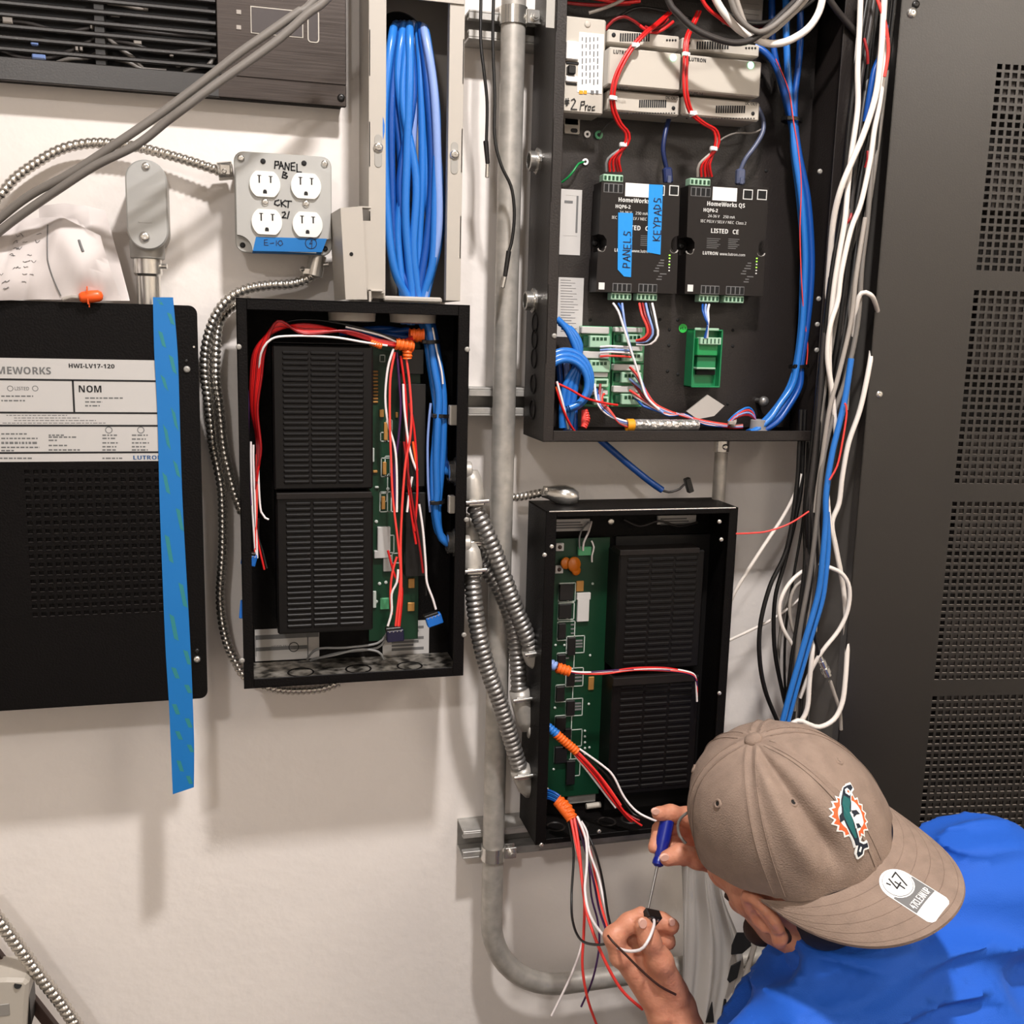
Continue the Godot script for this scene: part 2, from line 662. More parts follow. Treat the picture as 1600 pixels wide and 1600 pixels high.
# ---------------------------------------------------------------- camera, light, room
func camera_and_light() -> void:
	var cam := Camera3D.new()
	cam.name = "camera"
	add_child(cam)
	cam.fov = rad_to_deg(2.0 * atan(0.5))
	cam.near = 0.02
	cam.transform = Transform3D(Basis(AX, AY, AZ).orthonormalized(), EYE)
	cam.current = true
	var we := WorldEnvironment.new()
	we.name = "world_environment"
	var env := Environment.new()
	env.background_mode = Environment.BG_COLOR
	env.background_color = Color(0.02, 0.02, 0.02)
	env.tonemap_mode = Environment.TONE_MAPPER_LINEAR
	env.tonemap_exposure = EXPOSURE
	env.sdfgi_enabled = true
	env.ssao_enabled = true
	env.ssil_enabled = true
	we.environment = env
	add_child(we)
	for l in LAMPS:
		ceiling_lamp(l[0], l[1], l[2], l[3])


const EXPOSURE := 2.55
# place on the ceiling, size, energy, label
const LAMPS := [
	[Vector3(0.3, 1.14, 0.92), Vector2(0.1, 0.1), 1.4, "small square ceiling lamp just in front of the panel wall"],
	[Vector3(-0.6, 1.14, 2.4), Vector2(0.16, 0.16), 1.0, "square ceiling lamp further back behind the viewer"],
	[Vector3(1.7, 1.14, 2.2), Vector2(0.7, 0.7), 0.55, "large unseen ceiling panel added as fill light over the back of the room"],  # added fill panel, placed to lift the shade and brighten the rack top
]


func ceiling_lamp(at: Vector3, s: Vector2, energy: float, label: String) -> void:
	var t := thing("ceiling_lamp", label, "lamp", at)
	var b := B.new()
	for q in [[Vector3(0, 0.5, 0), 1], [Vector3(0, -0.5, 0), 1], [Vector3(0.5, 0, 0), 0], [Vector3(-0.5, 0, 0), 0]]:
		var o: Vector3 = q[0]
		b.box(at + Vector3(o.x * (s.x + 0.012), 0.0, o.y * (s.y + 0.012)), Vector3(s.x + 0.024, 0.016, 0.012) if q[1] == 1 else Vector3(0.012, 0.016, s.y + 0.024), 0.002)
	put("lamp_frame", b, M["device white"], t)
	b = B.new()
	b.box(at + Vector3(0, 0.002, 0), Vector3(s.x, 0.006, s.y), 0.001)
	put("diffuser", b, M["lamp glow"], t)
	var l := AreaLight3D.new()
	l.name = "lamp_light"
	l.area_size = s
	l.light_energy = energy
	l.light_color = Color(1.0, 0.978, 0.965)
	l.shadow_enabled = true
	l.transform = Transform3D(Basis(Vector3(1, 0, 0), -PI / 2), Vector3(0, -0.004, 0))
	l.area_range = 8.0
	l.area_attenuation = 2.0
	t.add_child(l)


func room() -> void:
	var x0 := -1.9
	var x1 := 2.3
	var y0 := -1.42
	var y1 := 1.15
	var z1 := 3.1
	var th := 0.12
	var b := B.new()
	b.box(Vector3((x0 + x1) / 2, (y0 + y1) / 2, -th / 2), Vector3(x1 - x0, y1 - y0, th))
	struct("wall_back", b, M["wall paint"], "cream painted wall that carries the electrical panels")
	b = B.new()
	b.box(Vector3(x0 - th / 2, (y0 + y1) / 2, z1 / 2 - th / 2), Vector3(th, y1 - y0, z1 + th))
	struct("wall_left", b, M["room paint"], "plain painted side wall left of the panel wall")
	b = B.new()
	b.box(Vector3(x1 + th / 2, (y0 + y1) / 2, z1 / 2 - th / 2), Vector3(th, y1 - y0, z1 + th))
	struct("wall_right", b, M["room paint"], "plain painted side wall beyond the equipment rack")
	b = B.new()
	b.box(Vector3((x0 + x1) / 2, (y0 + y1) / 2, z1 + th / 2), Vector3(x1 - x0, y1 - y0, th))
	struct("wall_front", b, M["room paint"], "plain painted wall behind the viewer")
	b = B.new()
	b.box(Vector3((x0 + x1) / 2, y0 - th / 2, z1 / 2), Vector3(x1 - x0 + 2 * th, th, z1 + 2 * th))
	struct("floor", b, M["floor concrete"], "grey concrete floor of the equipment room")
	b = B.new()
	b.box(Vector3((x0 + x1) / 2, y1 + th / 2, z1 / 2), Vector3(x1 - x0 + 2 * th, th, z1 + 2 * th))
	struct("ceiling", b, M["room paint"], "plain white ceiling of the equipment room")


# ---------------------------------------------------------------- wall hardware
func strut(called: String, r: Rect2, label: String, slots := true) -> void:
	var t := thing(called, label, "channel", Vector3(r.position.x, r.position.y, 0), "")
	var b := B.new()
	var w := r.size.y
	b.slab(Rect2(r.position.x, r.position.y, r.size.x, w), 0.0, 0.003)
	for q in [[0.0, 0.0025], [w - 0.0025, 0.0025]]:
		b.slab(Rect2(r.position.x, r.position.y + q[0], r.size.x, q[1]), 0.003, 0.041, 0.0006)
	put("channel_web", b, M["galvanised"], t)
	b = B.new()
	for q in [0.0025, w - 0.0105]:
		b.slab(Rect2(r.position.x, r.position.y + q, r.size.x, 0.008), 0.0385, 0.041, 0.0006)
		b.slab(Rect2(r.position.x, r.position.y + q + (0.0055 if q < 0.01 else 0.0), r.size.x, 0.0025), 0.032, 0.0385)
	put("channel_lip", b, M["galvanised"], t)


func strap(t: Node3D, c: Vector3, r: float, h: float) -> void:
	var b := B.new()
	var x := Transform3D(Basis(), c - Vector3(0, h / 2, 0))
	b.lathe(x, [Vector2(r + 0.0005, 0), Vector2(r + 0.002, 0), Vector2(r + 0.002, h), Vector2(r + 0.0005, h)], 24)
	put("strap", b, M["zinc"], t)
	b = B.new()
	b.box(c + Vector3(r + 0.008, 0, 0.008), Vector3(0.016, h * 0.8, 0.003), 0.0006)
	b.box(c + Vector3(r + 0.008, 0, -0.004), Vector3(0.016, h * 0.8, 0.003), 0.0006)
	put("strap_ear", b, M["zinc"], t)
	b = B.new()
	b.cyl(c + Vector3(r + 0.009, 0, -0.01), c + Vector3(r + 0.009, 0, 0.016), 0.003, -1, 8)
	b.cyl(c + Vector3(r + 0.009, 0, 0.0095), c + Vector3(r + 0.009, 0, 0.014), 0.0055, -1, 6)
	put("strap_bolt", b, M["zinc"], t)


func wall_hardware() -> void:
	# struts run behind the boxes
	var a := P(733, 606, 41)
	var e := P(733, 650, 41)
	strut("strut_channel", Rect2(a.x, e.y, 0.52, a.y - e.y), "galvanised strut channel between the middle panel and the tall upper enclosure")
	a = P(724, 1300, 41)
	e = P(724, 1343, 41)
	strut("strut_channel", Rect2(a.x, e.y, 0.42, a.y - e.y), "galvanised strut channel under the lower open panel, clamped to the conduit")
	a = P(733, 14, 41)
	e = P(733, 60, 41)
	strut("strut_channel", Rect2(a.x, e.y, 0.52, a.y - e.y), "galvanised strut channel at the very top beside the tall upper enclosure")

	# the main conduit with its bend
	var t := thing("steel_conduit", "thick grey steel conduit running down beside the middle panel and bending right", "conduit", P(788, 600, 56))
	var pts := PackedVector3Array()
	var top := P(790, -60, 56)
	var bot := P(768, 1440, 56)
	var xx := bot.x
	pts.append(Vector3(xx, top.y, 0.056))
	pts.append(Vector3(xx, bot.y, 0.056))
	var r := 0.112
	for k in range(1, 13):
		var w := PI / 2 * k / 12.0
		pts.append(Vector3(xx + r * (1 - cos(w)), bot.y - r * sin(w), 0.056))
	pts.append(Vector3(xx + r + 0.6, bot.y - r, 0.056))
	var b := B.new()
	b.tube(pts, 0.0148, 24, 0.0)
	put("conduit_pipe", b, M["conduit steel"], t)
	b = B.new()
	var cy := P(786, 500, 56).y
	for q in [0.0]:
		b.cyl(Vector3(xx, cy - 0.02, 0.056), Vector3(xx, cy + 0.02, 0.056), 0.0165, -1, 24, 0.001)
	#put("conduit_coupling", b, M["galvanised"], t)
	strap(t, Vector3(xx, P(770, 1331, 56).y, 0.056), 0.0148, 0.02)
	strap(t, Vector3(xx, P(790, 25, 56).y, 0.056), 0.0148, 0.02)

	# thin conduit between upper and lower enclosures
	t = thing("thin_conduit", "thin grey conduit stub joining the upper enclosure to the top of the lower panel", "conduit", P(1127, 740, 70))
	b = B.new()
	var c := P(1128, 690, 70)
	var d := P(1123, 778, 70)
	b.cyl(Vector3(c.x, d.y - 0.01, 0.07), Vector3(c.x, c.y + 0.01, 0.07), 0.0088, -1, 18)
	put("conduit_pipe", b, M["conduit steel"], t)
	b = B.new()
	b.cyl(Vector3(c.x, c.y - 0.014, 0.07), Vector3(c.x, c.y + 0.006, 0.07), 0.0105, -1, 18, 0.001)
	put("connector_sleeve", b, M["zinc"], t)
	screw(t, Vector3(c.x, c.y - 0.006, 0.0805), 0.004, M["zinc"])


# ---------------------------------------------------------------- fan unit, top left
func grille_unit() -> void:
	var f := R(-170, -190, 541, 165, 32)
	var rt := P(541, 100, 32).x
	var bt := P(300, 148, 32).y
	var r := Rect2(P(-170, 0, 32).x, bt, rt - P(-170, 0, 32).x, 0.3)
	var t := thing("fan_unit", "black brushed-metal fan unit with horizontal louvres at the upper left", "fan unit", Vector3(r.position.x, bt, 0))
	var sx1 := P(339, 60, 32).x
	var sy0 := P(300, 113, 32).y
	var sx0 := r.position.x + 0.02
	var sy1 := r.end.y - 0.02
	var b := B.new()
	# face of four bars round the louvre opening
	b.slab(Rect2(r.position.x, bt, r.size.x, sy0 - bt), 0.026, 0.032, 0.0008)
	put("face_plate", b, M["rack coat"], t)
	b = B.new()
	b.slab(Rect2(sx1, sy0, rt - sx1, r.end.y - sy0), 0.026, 0.0319, 0.0008)
	b.slab(Rect2(sx1, bt, rt - sx1, sy0 - bt), 0.0262, 0.0322, 0.0008)
	put("face_plate", b, M["brushed black"], t, "brushed metal end of the face")
	b = B.new()
	b.slab(Rect2(r.position.x, sy0, sx0 - r.position.x, r.end.y - sy0), 0.026, 0.032, 0.0008)
	b.slab(Rect2(sx0, sy1, sx1 - sx0, r.end.y - sy1), 0.026, 0.032, 0.0008)
	put("face_plate", b, M["rack coat"], t)
	b = B.new()
	b.slab(Rect2(r.position.x + 0.006, bt + 0.006, r.size.x - 0.012, r.size.y - 0.012), 0.0, 0.003)
	put("back_pan", b, M["dark"], t)
	b = B.new()
	b.slab(Rect2(r.position.x + 0.004, bt + 0.003, r.size.x - 0.008, 0.004), 0.0, 0.026)
	b.slab(Rect2(rt - 0.008, bt + 0.003, 0.004, r.size.y - 0.006), 0.0, 0.026)
	b.slab(Rect2(r.position.x + 0.004, bt + 0.003, 0.004, r.size.y - 0.006), 0.0, 0.026)
	put("side_wall", b, M["black coat"], t)
	# louvres
	var pitch := (P(300, 28, 32).y - P(300, 97, 32).y) / 4.0
	var k := 0
	var y := sy0 + pitch * 0.52
	while y + 0.008 < sy1:
		b = B.new()
		b.box(Vector3((sx0 + sx1) / 2, y + pitch * 0.22, 0.028), Vector3(sx1 - sx0, pitch * 0.42, 0.004), 0.0012, Transform3D())
		put("louvre", b, M["rack coat"], t)
		y += pitch
		k += 1
	b = B.new()
	var px := P(157, 60, 20).x
	b.slab(Rect2(px - 0.006, sy0, 0.012, sy1 - sy0), 0.017, 0.0255, 0.001)
	put("centre_post", b, M["black plastic"], t)
	# cords and blue clips half seen behind the louvres
	var w := [
		["cable dark", [-20, 70, 12, 30, 90, 14, 62, 92, 16, 95, 86, 14, 150, 60, 12]],
		["cable grey", [90, 98, 14, 110, 92, 18, 135, 91, 14, 150, 85, 12]],
		["cable grey", [166, 58, 14, 190, 78, 18, 205, 88, 18, 222, 106, 14]],
		["cable grey", [180, 92, 15, 200, 97, 18, 222, 108, 14, 260, 110, 12]],
		["cable dark", [165, 62, 12, 210, 70, 16, 250, 82, 14, 330, 76, 12]],
		["cable dark", [160, 40, 12, 230, 50, 16, 290, 56, 14, 335, 60, 12]],
		["cable grey", [288, 112, 12, 310, 104, 18, 325, 103, 16, 334, 90, 14]],
		["cable grey light", [168, 4, 14, 190, 7, 18, 212, 12, 18, 230, 14, 12]],
		["cable dark", [-20, 30, 12, 40, 36, 14, 100, 50, 15, 156, 40, 12]]]
	for q in w:
		wire(t, "inner_cord", 2.6, M[q[0]], q[1])
	b = B.new()
	for q in [[120, 75, 4, 10], [127, 75, 4, 10], [215, 65, 12, 10], [180, 24, 14, 5], [268, 86, 6, 6], [278, 102, 7, 6], [12, 32, 14, 12], [144, 40, 5, 12], [292, 51, 5, 5]]:
		var c := P(q[0], q[1], 16)
		b.box(c, Vector3(q[2] * 0.0007, q[3] * 0.0007, 0.006), 0.0008, Transform3D(Basis(Vector3(0, 0, 1), 0.0), Vector3.ZERO))
	put("inner_glint", b, M["cable grey light"], t)  # small pale boxes put in for bright glints on the cords
	for q in [[54, 68, 11, 7], [61, 90, 20, 10]]:
		b = B.new()
		b.box(P(q[0], q[1], 17), Vector3(q[2] * 0.0007, q[3] * 0.0007, 0.006), 0.0012)
		put("blue_clip", b, M["cable pale"], t)
	# display, button slot, screw
	var dr := R(391, 9, 474, 60, 32)
	b = B.new()
	b.slab(dr, 0.0318, 0.0326, 0.0003)
	put("display_bezel", b, M["supply grey"], t)
	b = B.new()
	b.slab(dr.grow(-0.0012), 0.032, 0.0331, 0.0003)
	put("display", b, M["screen"], t)
	dr = R(480, 14, 499, 68, 32)
	b = B.new()
	b.prism(round_rect(dr.size.x, dr.size.y, 0.004), at_x(mid(dr, 0.0318)), 0.0008, 0.0002)
	put("button_bezel", b, M["supply grey"], t)
	b = B.new()
	b.prism(round_rect(dr.size.x - 0.003, dr.size.y - 0.003, 0.003), at_x(mid(dr, 0.032)), 0.0012, 0.0003)
	put("button", b, M["screen"], t)
	for q in [19, 43]:
		b = B.new()
		b.slab(R(369, q - 4, 377, q + 4, 32), 0.0318, 0.0328, 0.0004)
		put("indicator", b, M["cable grey light"], t)
	screw(t, P(533, 153, 32), 0.0045, M["black plastic"])


# ---------------------------------------------------------------- perforated sheet
func perforated(b: B, o: Vector3, ex: Vector3, ey: Vector3, nu: int, nv: int, hole: float, hole_v: float, depth: float, ledge: B = null) -> void:
	# o: corner, ex, ey: one cell; square holes taking the given share of each cell
	var nz := ex.cross(ey).normalized()
	for j in nv:
		for i in nu:
			var c := o + ex * i + ey * j
			var a := [c, c + ex, c + ex + ey, c + ey]
			var mu := (1.0 - hole) * 0.5
			var mv := (1.0 - hole_v) * 0.5
			var h := [c + ex * mu + ey * mv, c + ex * (1 - mu) + ey * mv, c + ex * (1 - mu) + ey * (1 - mv), c + ex * mu + ey * (1 - mv)]
			var f := b.v.size()
			for q in a:
				b.vert(q, nz)
			for q in h:
				b.vert(q, nz)
			for k in 4:
				b.tri(f + k, f + (k + 1) % 4, f + 4 + (k + 1) % 4)
				b.tri(f + k, f + 4 + (k + 1) % 4, f + 4 + k)
			for k in 4:
				var p: Vector3 = h[k]
				var q: Vector3 = h[(k + 1) % 4]
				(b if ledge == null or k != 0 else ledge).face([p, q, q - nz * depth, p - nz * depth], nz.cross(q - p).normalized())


# ---------------------------------------------------------------- covered panel, far left
func covered_panel() -> void:
	var zf := 0.1
	var x1 := P(316, 780, 100).x
	var yt := P(150, 473, 100).y
	var yb := P(160, 1101, 100).y
	var x0 := x1 - 0.37
	var t := thing("covered_panel", "black covered panel with a printed white label and blue tape at the left edge", "electrical panel", Vector3(x0, yb, 0))
	var b := B.new()
	b.slab(Rect2(x0 + 0.012, yb + 0.012, x1 - x0 - 0.024, yt - yb - 0.024), 0.0, 0.0975, 0.002)
	# the vent zone of the cover is a real perforated sheet over a shallow tray
	put("backbox", b, M["black coat"], t)
	var vr := Rect2(P(35, 735, 100).x, P(35, 968, 100).y, P(262, 850, 100).x - P(35, 850, 100).x, P(140, 735, 100).y - P(140, 968, 100).y)
	b = B.new()
	var zc := zf
	for s in [Rect2(x0 + 0.006, vr.end.y, x1 - x0 - 0.012, yt - vr.end.y - 0.006), Rect2(x0 + 0.006, yb + 0.006, x1 - x0 - 0.012, vr.position.y - yb - 0.006), Rect2(x0 + 0.006, vr.position.y, vr.position.x - x0 - 0.006, vr.size.y), Rect2(vr.end.x, vr.position.y, x1 - 0.006 - vr.end.x, vr.size.y)]:
		b.slab(s, zc - 0.0015, zc)
	# rounded edge strip round the sheet
	var full := round_rect(x1 - x0, yt - yb, 0.009, 5)
	var ctr := Vector3((x0 + x1) / 2, (yt + yb) / 2, zc)
	for k in full.size():
		var a := full[k]
		var e := full[(k + 1) % full.size()]
		var ia := Vector2(clampf(a.x, -(x1 - x0) / 2 + 0.006, (x1 - x0) / 2 - 0.006), clampf(a.y, -(yt - yb) / 2 + 0.006, (yt - yb) / 2 - 0.006))
		var ie := Vector2(clampf(e.x, -(x1 - x0) / 2 + 0.006, (x1 - x0) / 2 - 0.006), clampf(e.y, -(yt - yb) / 2 + 0.006, (yt - yb) / 2 - 0.006))
		b.face([ctr + Vector3(a.x, a.y, 0), ctr + Vector3(e.x, e.y, 0), ctr + Vector3(ie.x, ie.y, 0), ctr + Vector3(ia.x, ia.y, 0)], Vector3(0, 0, 1))
		var o2 := Vector3(e.y - a.y, a.x - e.x, 0).normalized()
		b.face([ctr + Vector3(a.x, a.y, 0), ctr + Vector3(e.x, e.y, 0), ctr + Vector3(e.x, e.y, -0.0022), ctr + Vector3(a.x, a.y, -0.0022)], o2)
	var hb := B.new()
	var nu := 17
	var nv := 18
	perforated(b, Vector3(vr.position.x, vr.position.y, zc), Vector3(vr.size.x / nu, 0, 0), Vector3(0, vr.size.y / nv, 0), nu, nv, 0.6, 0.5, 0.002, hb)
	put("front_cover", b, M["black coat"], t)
	put("painted_lit_edge", hb, M["rack gear"], t).set_meta("kind", "stuff")  # only the lower hole edges, greyer to stand in for light from above
	# label
	var lr := Rect2(x0 + 0.02, P(120, 721, 100).y, P(256, 640, 100).x - x0 - 0.02, P(120, 561, 100).y - P(120, 721, 100).y)
	b = B.new()
	b.slab(lr, zf, zf + 0.0004)
	var lab := put("printed_label", b, M["label white"], t)
	var zl := zf + 0.0006
	b = B.new()
	for q in [[594, 3.4], [645, 3.4], [665, 3.4], [707, 2.6]]:
		var y := P(120, q[0], 100).y
		b.slab(Rect2(lr.position.x, y - 0.0011, lr.size.x, 0.0021), zf + 0.0003, zl)
	var vx := P(115, 620, 100).x
	b.slab(Rect2(vx - 0.001, P(115, 645, 100).y, 0.002, P(115, 594, 100).y - P(115, 645, 100).y), zf + 0.0003, zl)
	put("rule", b, M["ink"], lab)
	text(lab, "HOMEWORKS", P(24, 579, 100.6), 0.0078, M["print grey"], Basis(), true, "lettering", 1.05)
	text(lab, "HWI-LV17-120", P(143, 572, 100.6), 0.0046, M["ink"], Basis(), true, "lettering", 1.15)
	text(lab, "LUTRON", P(231, 715, 100.6), 0.0046, M["blue print"], Basis(), true, "lettering", 1.3)
	text(lab, "LISTED", P(34, 607, 100.6), 0.0036, M["print grey"])
	text(lab, "NOM", P(141, 608, 100.6), 0.0075, M["ink"], Basis(), true)
	b = B.new()
	# small print: rows of fine grey strokes
	var rg := RandomNumberGenerator.new()
	rg.seed = 5
	for q in [[2, 52, 619, 2], [2, 40, 626, 2], [133, 192, 622, 2], [133, 160, 628, 2], [133, 156, 634, 2], [10, 105, 649, 1], [22, 126, 653, 1], [22, 150, 657, 1], [4, 165, 661, 1],
		[2, 42, 678, 2], [2, 60, 685, 2], [2, 58, 692, 3], [2, 62, 699, 2], [2, 22, 704, 2], [76, 120, 683, 2], [76, 100, 680, 2], [76, 90, 688, 2], [76, 105, 696, 2], [76, 125, 703, 2],
		[160, 183, 680, 2], [160, 180, 685, 2], [160, 186, 692, 2], [160, 182, 698, 2], [160, 182, 703, 2], [206, 231, 680, 2], [206, 228, 686, 2], [206, 233, 692, 2], [206, 229, 698, 2], [206, 231, 703, 2], [0, 50, 716, 2], [160, 192, 716, 2]]:
		var u: float = q[0]
		while u < q[1]:
			var l: float = rg.randf_range(2.5, 8.0)
			b.slab(R(u, q[2] - q[3] * 0.6, minf(u + l, q[1]), q[2] + q[3] * 0.6, 100), zf + 0.0003, zf + 0.0005)
			u += l + 1.6
	for q in [[170, 672, 10], [220, 672, 10], [16, 607, 8], [55, 607, 8]]:
		var c := P(q[0], q[1], 100.4)
		b.lathe(Transform3D(Basis(Vector3(1, 0, 0), Vector3(0, 0, 1), Vector3(0, -1, 0)), c), [Vector2(q[2] * 0.0003, 0.0001), Vector2(q[2] * 0.0004, 0.0001)], 12)
	put("small_print", b, M["print grey"], lab).set_meta("kind", "stuff")
	# fixings
	for q in [[291, 564, 5, "black plastic"], [292, 577, 9, "cast grey"], [308, 1017, 7, "black plastic"], [308, 1030, 10, "zinc"]]:
		screw(t, P(q[0], q[1], 100.2), q[2] * 0.00042, M[q[3]], "screw")
	b = B.new()
	b.cyl(P(303, 542, 100), P(303, 542, 101), 0.0012, -1, 8)
	put("rivet", b, M["zinc"], t)


func masking_tape() -> void:
	# long strip stuck on the cover, its lower end hanging free
	var lft := [[239, 470, 101.5], [241, 550, 101.5], [246, 650, 101.5], [250, 800, 101.5], [258, 1000, 101.5], [264, 1100, 102], [267, 1170, 106], [270, 1241, 112]]
	var rgt := [[271, 471, 101.5], [278, 560, 101.5], [282, 690, 101.5], [286, 800, 101.5], [297, 1000, 101.5], [301, 1090, 102], [303.5, 1165, 104], [303, 1230, 108]]
	var a := PackedVector3Array()
	var e := PackedVector3Array()
	a.append(P(239, 471, 90))
	e.append(P(271, 472, 90))
	for q in lft:
		a.append(P(q[0], q[1], q[2]))
	for q in rgt:
		e.append(P(q[0], q[1], q[2]))
	var ca := PackedVector3Array()
	var ce := PackedVector3Array()
	for i in a.size() - 1:
		for k in 10:
			ca.append(a[i].cubic_interpolate(a[i + 1], a[maxi(i - 1, 0)], a[mini(i + 2, a.size() - 1)], k / 10.0))
			ce.append(e[i].cubic_interpolate(e[i + 1], e[maxi(i - 1, 0)], e[mini(i + 2, e.size() - 1)], k / 10.0))
	ca.append(a[a.size() - 1])
	ce.append(e[e.size() - 1])
	var t := thing("masking_tape", "long blue masking tape strip hanging down over the covered panel", "tape", P(255, 800, 101))
	var b := B.new()
	var m := ca.size()
	for i in m - 1:
		for side in 2:
			var dz := Vector3(0, 0, 0.00025 if side == 0 else -0.00005)
			b.face([ca[i] + dz, ce[i] + dz, ce[i + 1] + dz, ca[i + 1] + dz], Vector3(0, 0.05, 1.0 if side == 0 else -1.0).normalized())
	put("tape_strip", b, M["painter tape"], t)
	b = B.new()
	var rg := RandomNumberGenerator.new()
	rg.seed = 4
	var i := 3.0
	while i < m - 6:
		for s in [0.3, 0.78]:
			var f0: float = i + (0.0 if s < 0.5 else 3.5)
			var u: float = s + rg.randf_range(-0.06, 0.06)
			var len_ := rg.randf_range(1.6, 2.6)
			var q := []
			for k in [[0.0, -0.13], [0.1, 0.06], [1.0, 0.2], [0.9, 0.02]]:
				var ff := clampf(f0 + k[0] * len_, 0, m - 1.01)
				var fi := int(ff)
				var pa := ca[fi].lerp(ca[fi + 1], ff - fi)
				var pe := ce[fi].lerp(ce[fi + 1], ff - fi)
				q.append(pa.lerp(pe, clampf(u + k[1], 0.0, 1.0)) + Vector3(0, 0, 0.0004))
			b.face(q, Vector3(0, 0, 1))
		i += 6.4 + rg.randf_range(-0.8, 0.8)
	put("printed_pattern", b, M["tape pattern"], t, "greenish printed marks on the tape").set_meta("kind", "stuff")


func papers_and_fittings() -> void:
	# crumpled papers leaning on the wall behind the covered panel
	var rg := RandomNumberGenerator.new()
	rg.seed = 11
	var nf := FastNoiseLite.new()
	nf.seed = 4
	nf.frequency = 8.0
	nf.fractal_octaves = 2
	var sheets := [
		["crumpled grey paper with handwriting lying on top of the covered panel", [-60, 352, 96, 35, 342, 60, 95, 338, 92, 157, 368, 96], [-60, 470, 95, 0, 470, 96, 60, 468, 98, 190, 470, 92]],
		["folded pale sheet standing behind the crumpled paper by the wall", [60, 322, 40, 100, 318, 44, 140, 323, 48, 166, 330, 40], [70, 470, 60, 110, 470, 70, 160, 470, 78, 203, 470, 60]]]
	for s in sheets:
		var ta := path(s[1])
		var ba := path(s[2])
		var f := func(u: float, w: float) -> Vector3:
			var k := minf(u * 3.0, 2.9999)
			var i := int(k)
			var p := ta[i].lerp(ta[i + 1], k - i)
			var q := ba[i].lerp(ba[i + 1], k - i)
			var r := p.lerp(q, w)
			var bulge := sin(w * PI) * 0.012 * sin(u * PI)
			return r + Vector3(0, 0, bulge + nf.get_noise_3d(r.x, r.y, s[1][2] * 0.1) * 0.012 + absf(nf.get_noise_2d(r.x * 1.6 + 3.0, r.y * 0.9)) * 0.016)
		var b := B.new()
		b.grid(f, 26, 20)
		var t := thing("paper_sheet", s[0], "paper", ba[1])
		put("sheet", b, M["paper"], t)
		if s[1][0] < 0:
			b = B.new()
			for q in [[0.58, 0.1, 0.76, 0.95, 0.004], [0.83, 0.2, 0.86, 0.34, 0.008]]:
				var pp := PackedVector3Array()
				for k in 9:
					pp.append((f as Callable).call(lerpf(q[0], q[2], k / 8.0), lerpf(q[1], q[3], k / 8.0)) + Vector3(0, 0, 0.0006))
				b.tube(pp, 0.0006 if q[4] < 0.006 else 0.0014, 5, 0.004)
			for k in 26:
				var u := rg.randf_range(0.3, 0.56)
				var w := 0.22 + 0.08 * (k % 9)
				var pp := PackedVector3Array()
				for j in 4:
					pp.append((f as Callable).call(u + j * 0.012, w + rg.randf_range(-0.02, 0.02)) + Vector3(0, 0, 0.0006))
				b.tube(pp, 0.0003, 4, 0.003)
			put("handwriting", b, M["print grey"], t)
	# orange wire cap on the panel's top edge
	var t2 := thing("wire_nut", "small bright orange wire cap lying in front of the papers", "wire cap", P(143, 462, 108))
	var b2 := B.new()
	var a := P(124, 465, 106)
	var e := P(158, 462, 106)
	b2.lathe(B.aim(a, e - a), [Vector2(0, 0), Vector2(0.0042, 0.0002), Vector2(0.0058, 0.003), Vector2(0.0066, 0.012), Vector2(0.0062, 0.02), Vector2(0.004, 0.0235), Vector2(0, 0.0245)], 16, true)
	put("cap_shell", b2, M["orange cap"], t2)
	b2 = B.new()
	for k in 6:
		var w := TAU * k / 6.0
		var x := B.aim(a, e - a)
		b2.box(x * Vector3(cos(w) * 0.0062, 0.009, sin(w) * 0.0062), Vector3(0.0012, 0.01, 0.0012), 0.0002, Transform3D())
	put("grip_rib", b2, M["orange cap"], t2)
	var b3 := B.new()
	b3.tube(path([98, 468, 106, 112, 464, 106, 124, 465, 106]), 0.0022, 7)
	put("wire_stub", b3, M["cable grey light"], t2)

	# elbow fitting with its oval cover above the covered panel
	t2 = thing("conduit_elbow", "grey conduit elbow fitting with an oval cover plate beside the papers", "conduit fitting", P(228, 320, 30))
	var r := Rect2(P(194, 250, 62).x, P(226, 390, 62).y, P(259, 320, 62).x - P(194, 320, 62).x, P(226, 249, 62).y - P(226, 390, 62).y)
	b2 = B.new()
	b2.prism(round_rect(r.size.x * 0.94, r.size.y * 0.985, r.size.x * 0.46, 8), at_x(mid(r, 0.002)), 0.054, 0.004)
	put("elbow_body", b2, M["cast grey"], t2)
	b2 = B.new()
	b2.prism(round_rect(r.size.x, r.size.y, r.size.x * 0.497, 10), at_x(mid(r, 0.056)), 0.006, 0.0015)
	put("cover_plate", b2, M["box grey"], t2)
	screw(t2, P(228, 260, 62), 0.0045, M["zinc"])
	screw(t2, P(226, 370, 62), 0.0058, M["zinc"])
	b2 = B.new()
	b2.slab(R(216, 345, 238, 349, 62), 0.0615, 0.0625, 0.0003)
	put("cast_mark", b2, M["box grey"], t2)
	b2 = B.new()
	var c := P(230, 380, 36)
	b2.cyl(Vector3(c.x, P(229, 405, 36).y, 0.036), Vector3(c.x, P(228, 376, 36).y, 0.036), 0.019, 0.0195, 22, 0.001)
	put("elbow_neck", b2, M["cast grey"], t2)
	t2 = thing("conduit_connector", "shiny zinc conduit connector entering the covered panel from above", "conduit fitting", P(231, 430, 36))
	b2 = B.new()
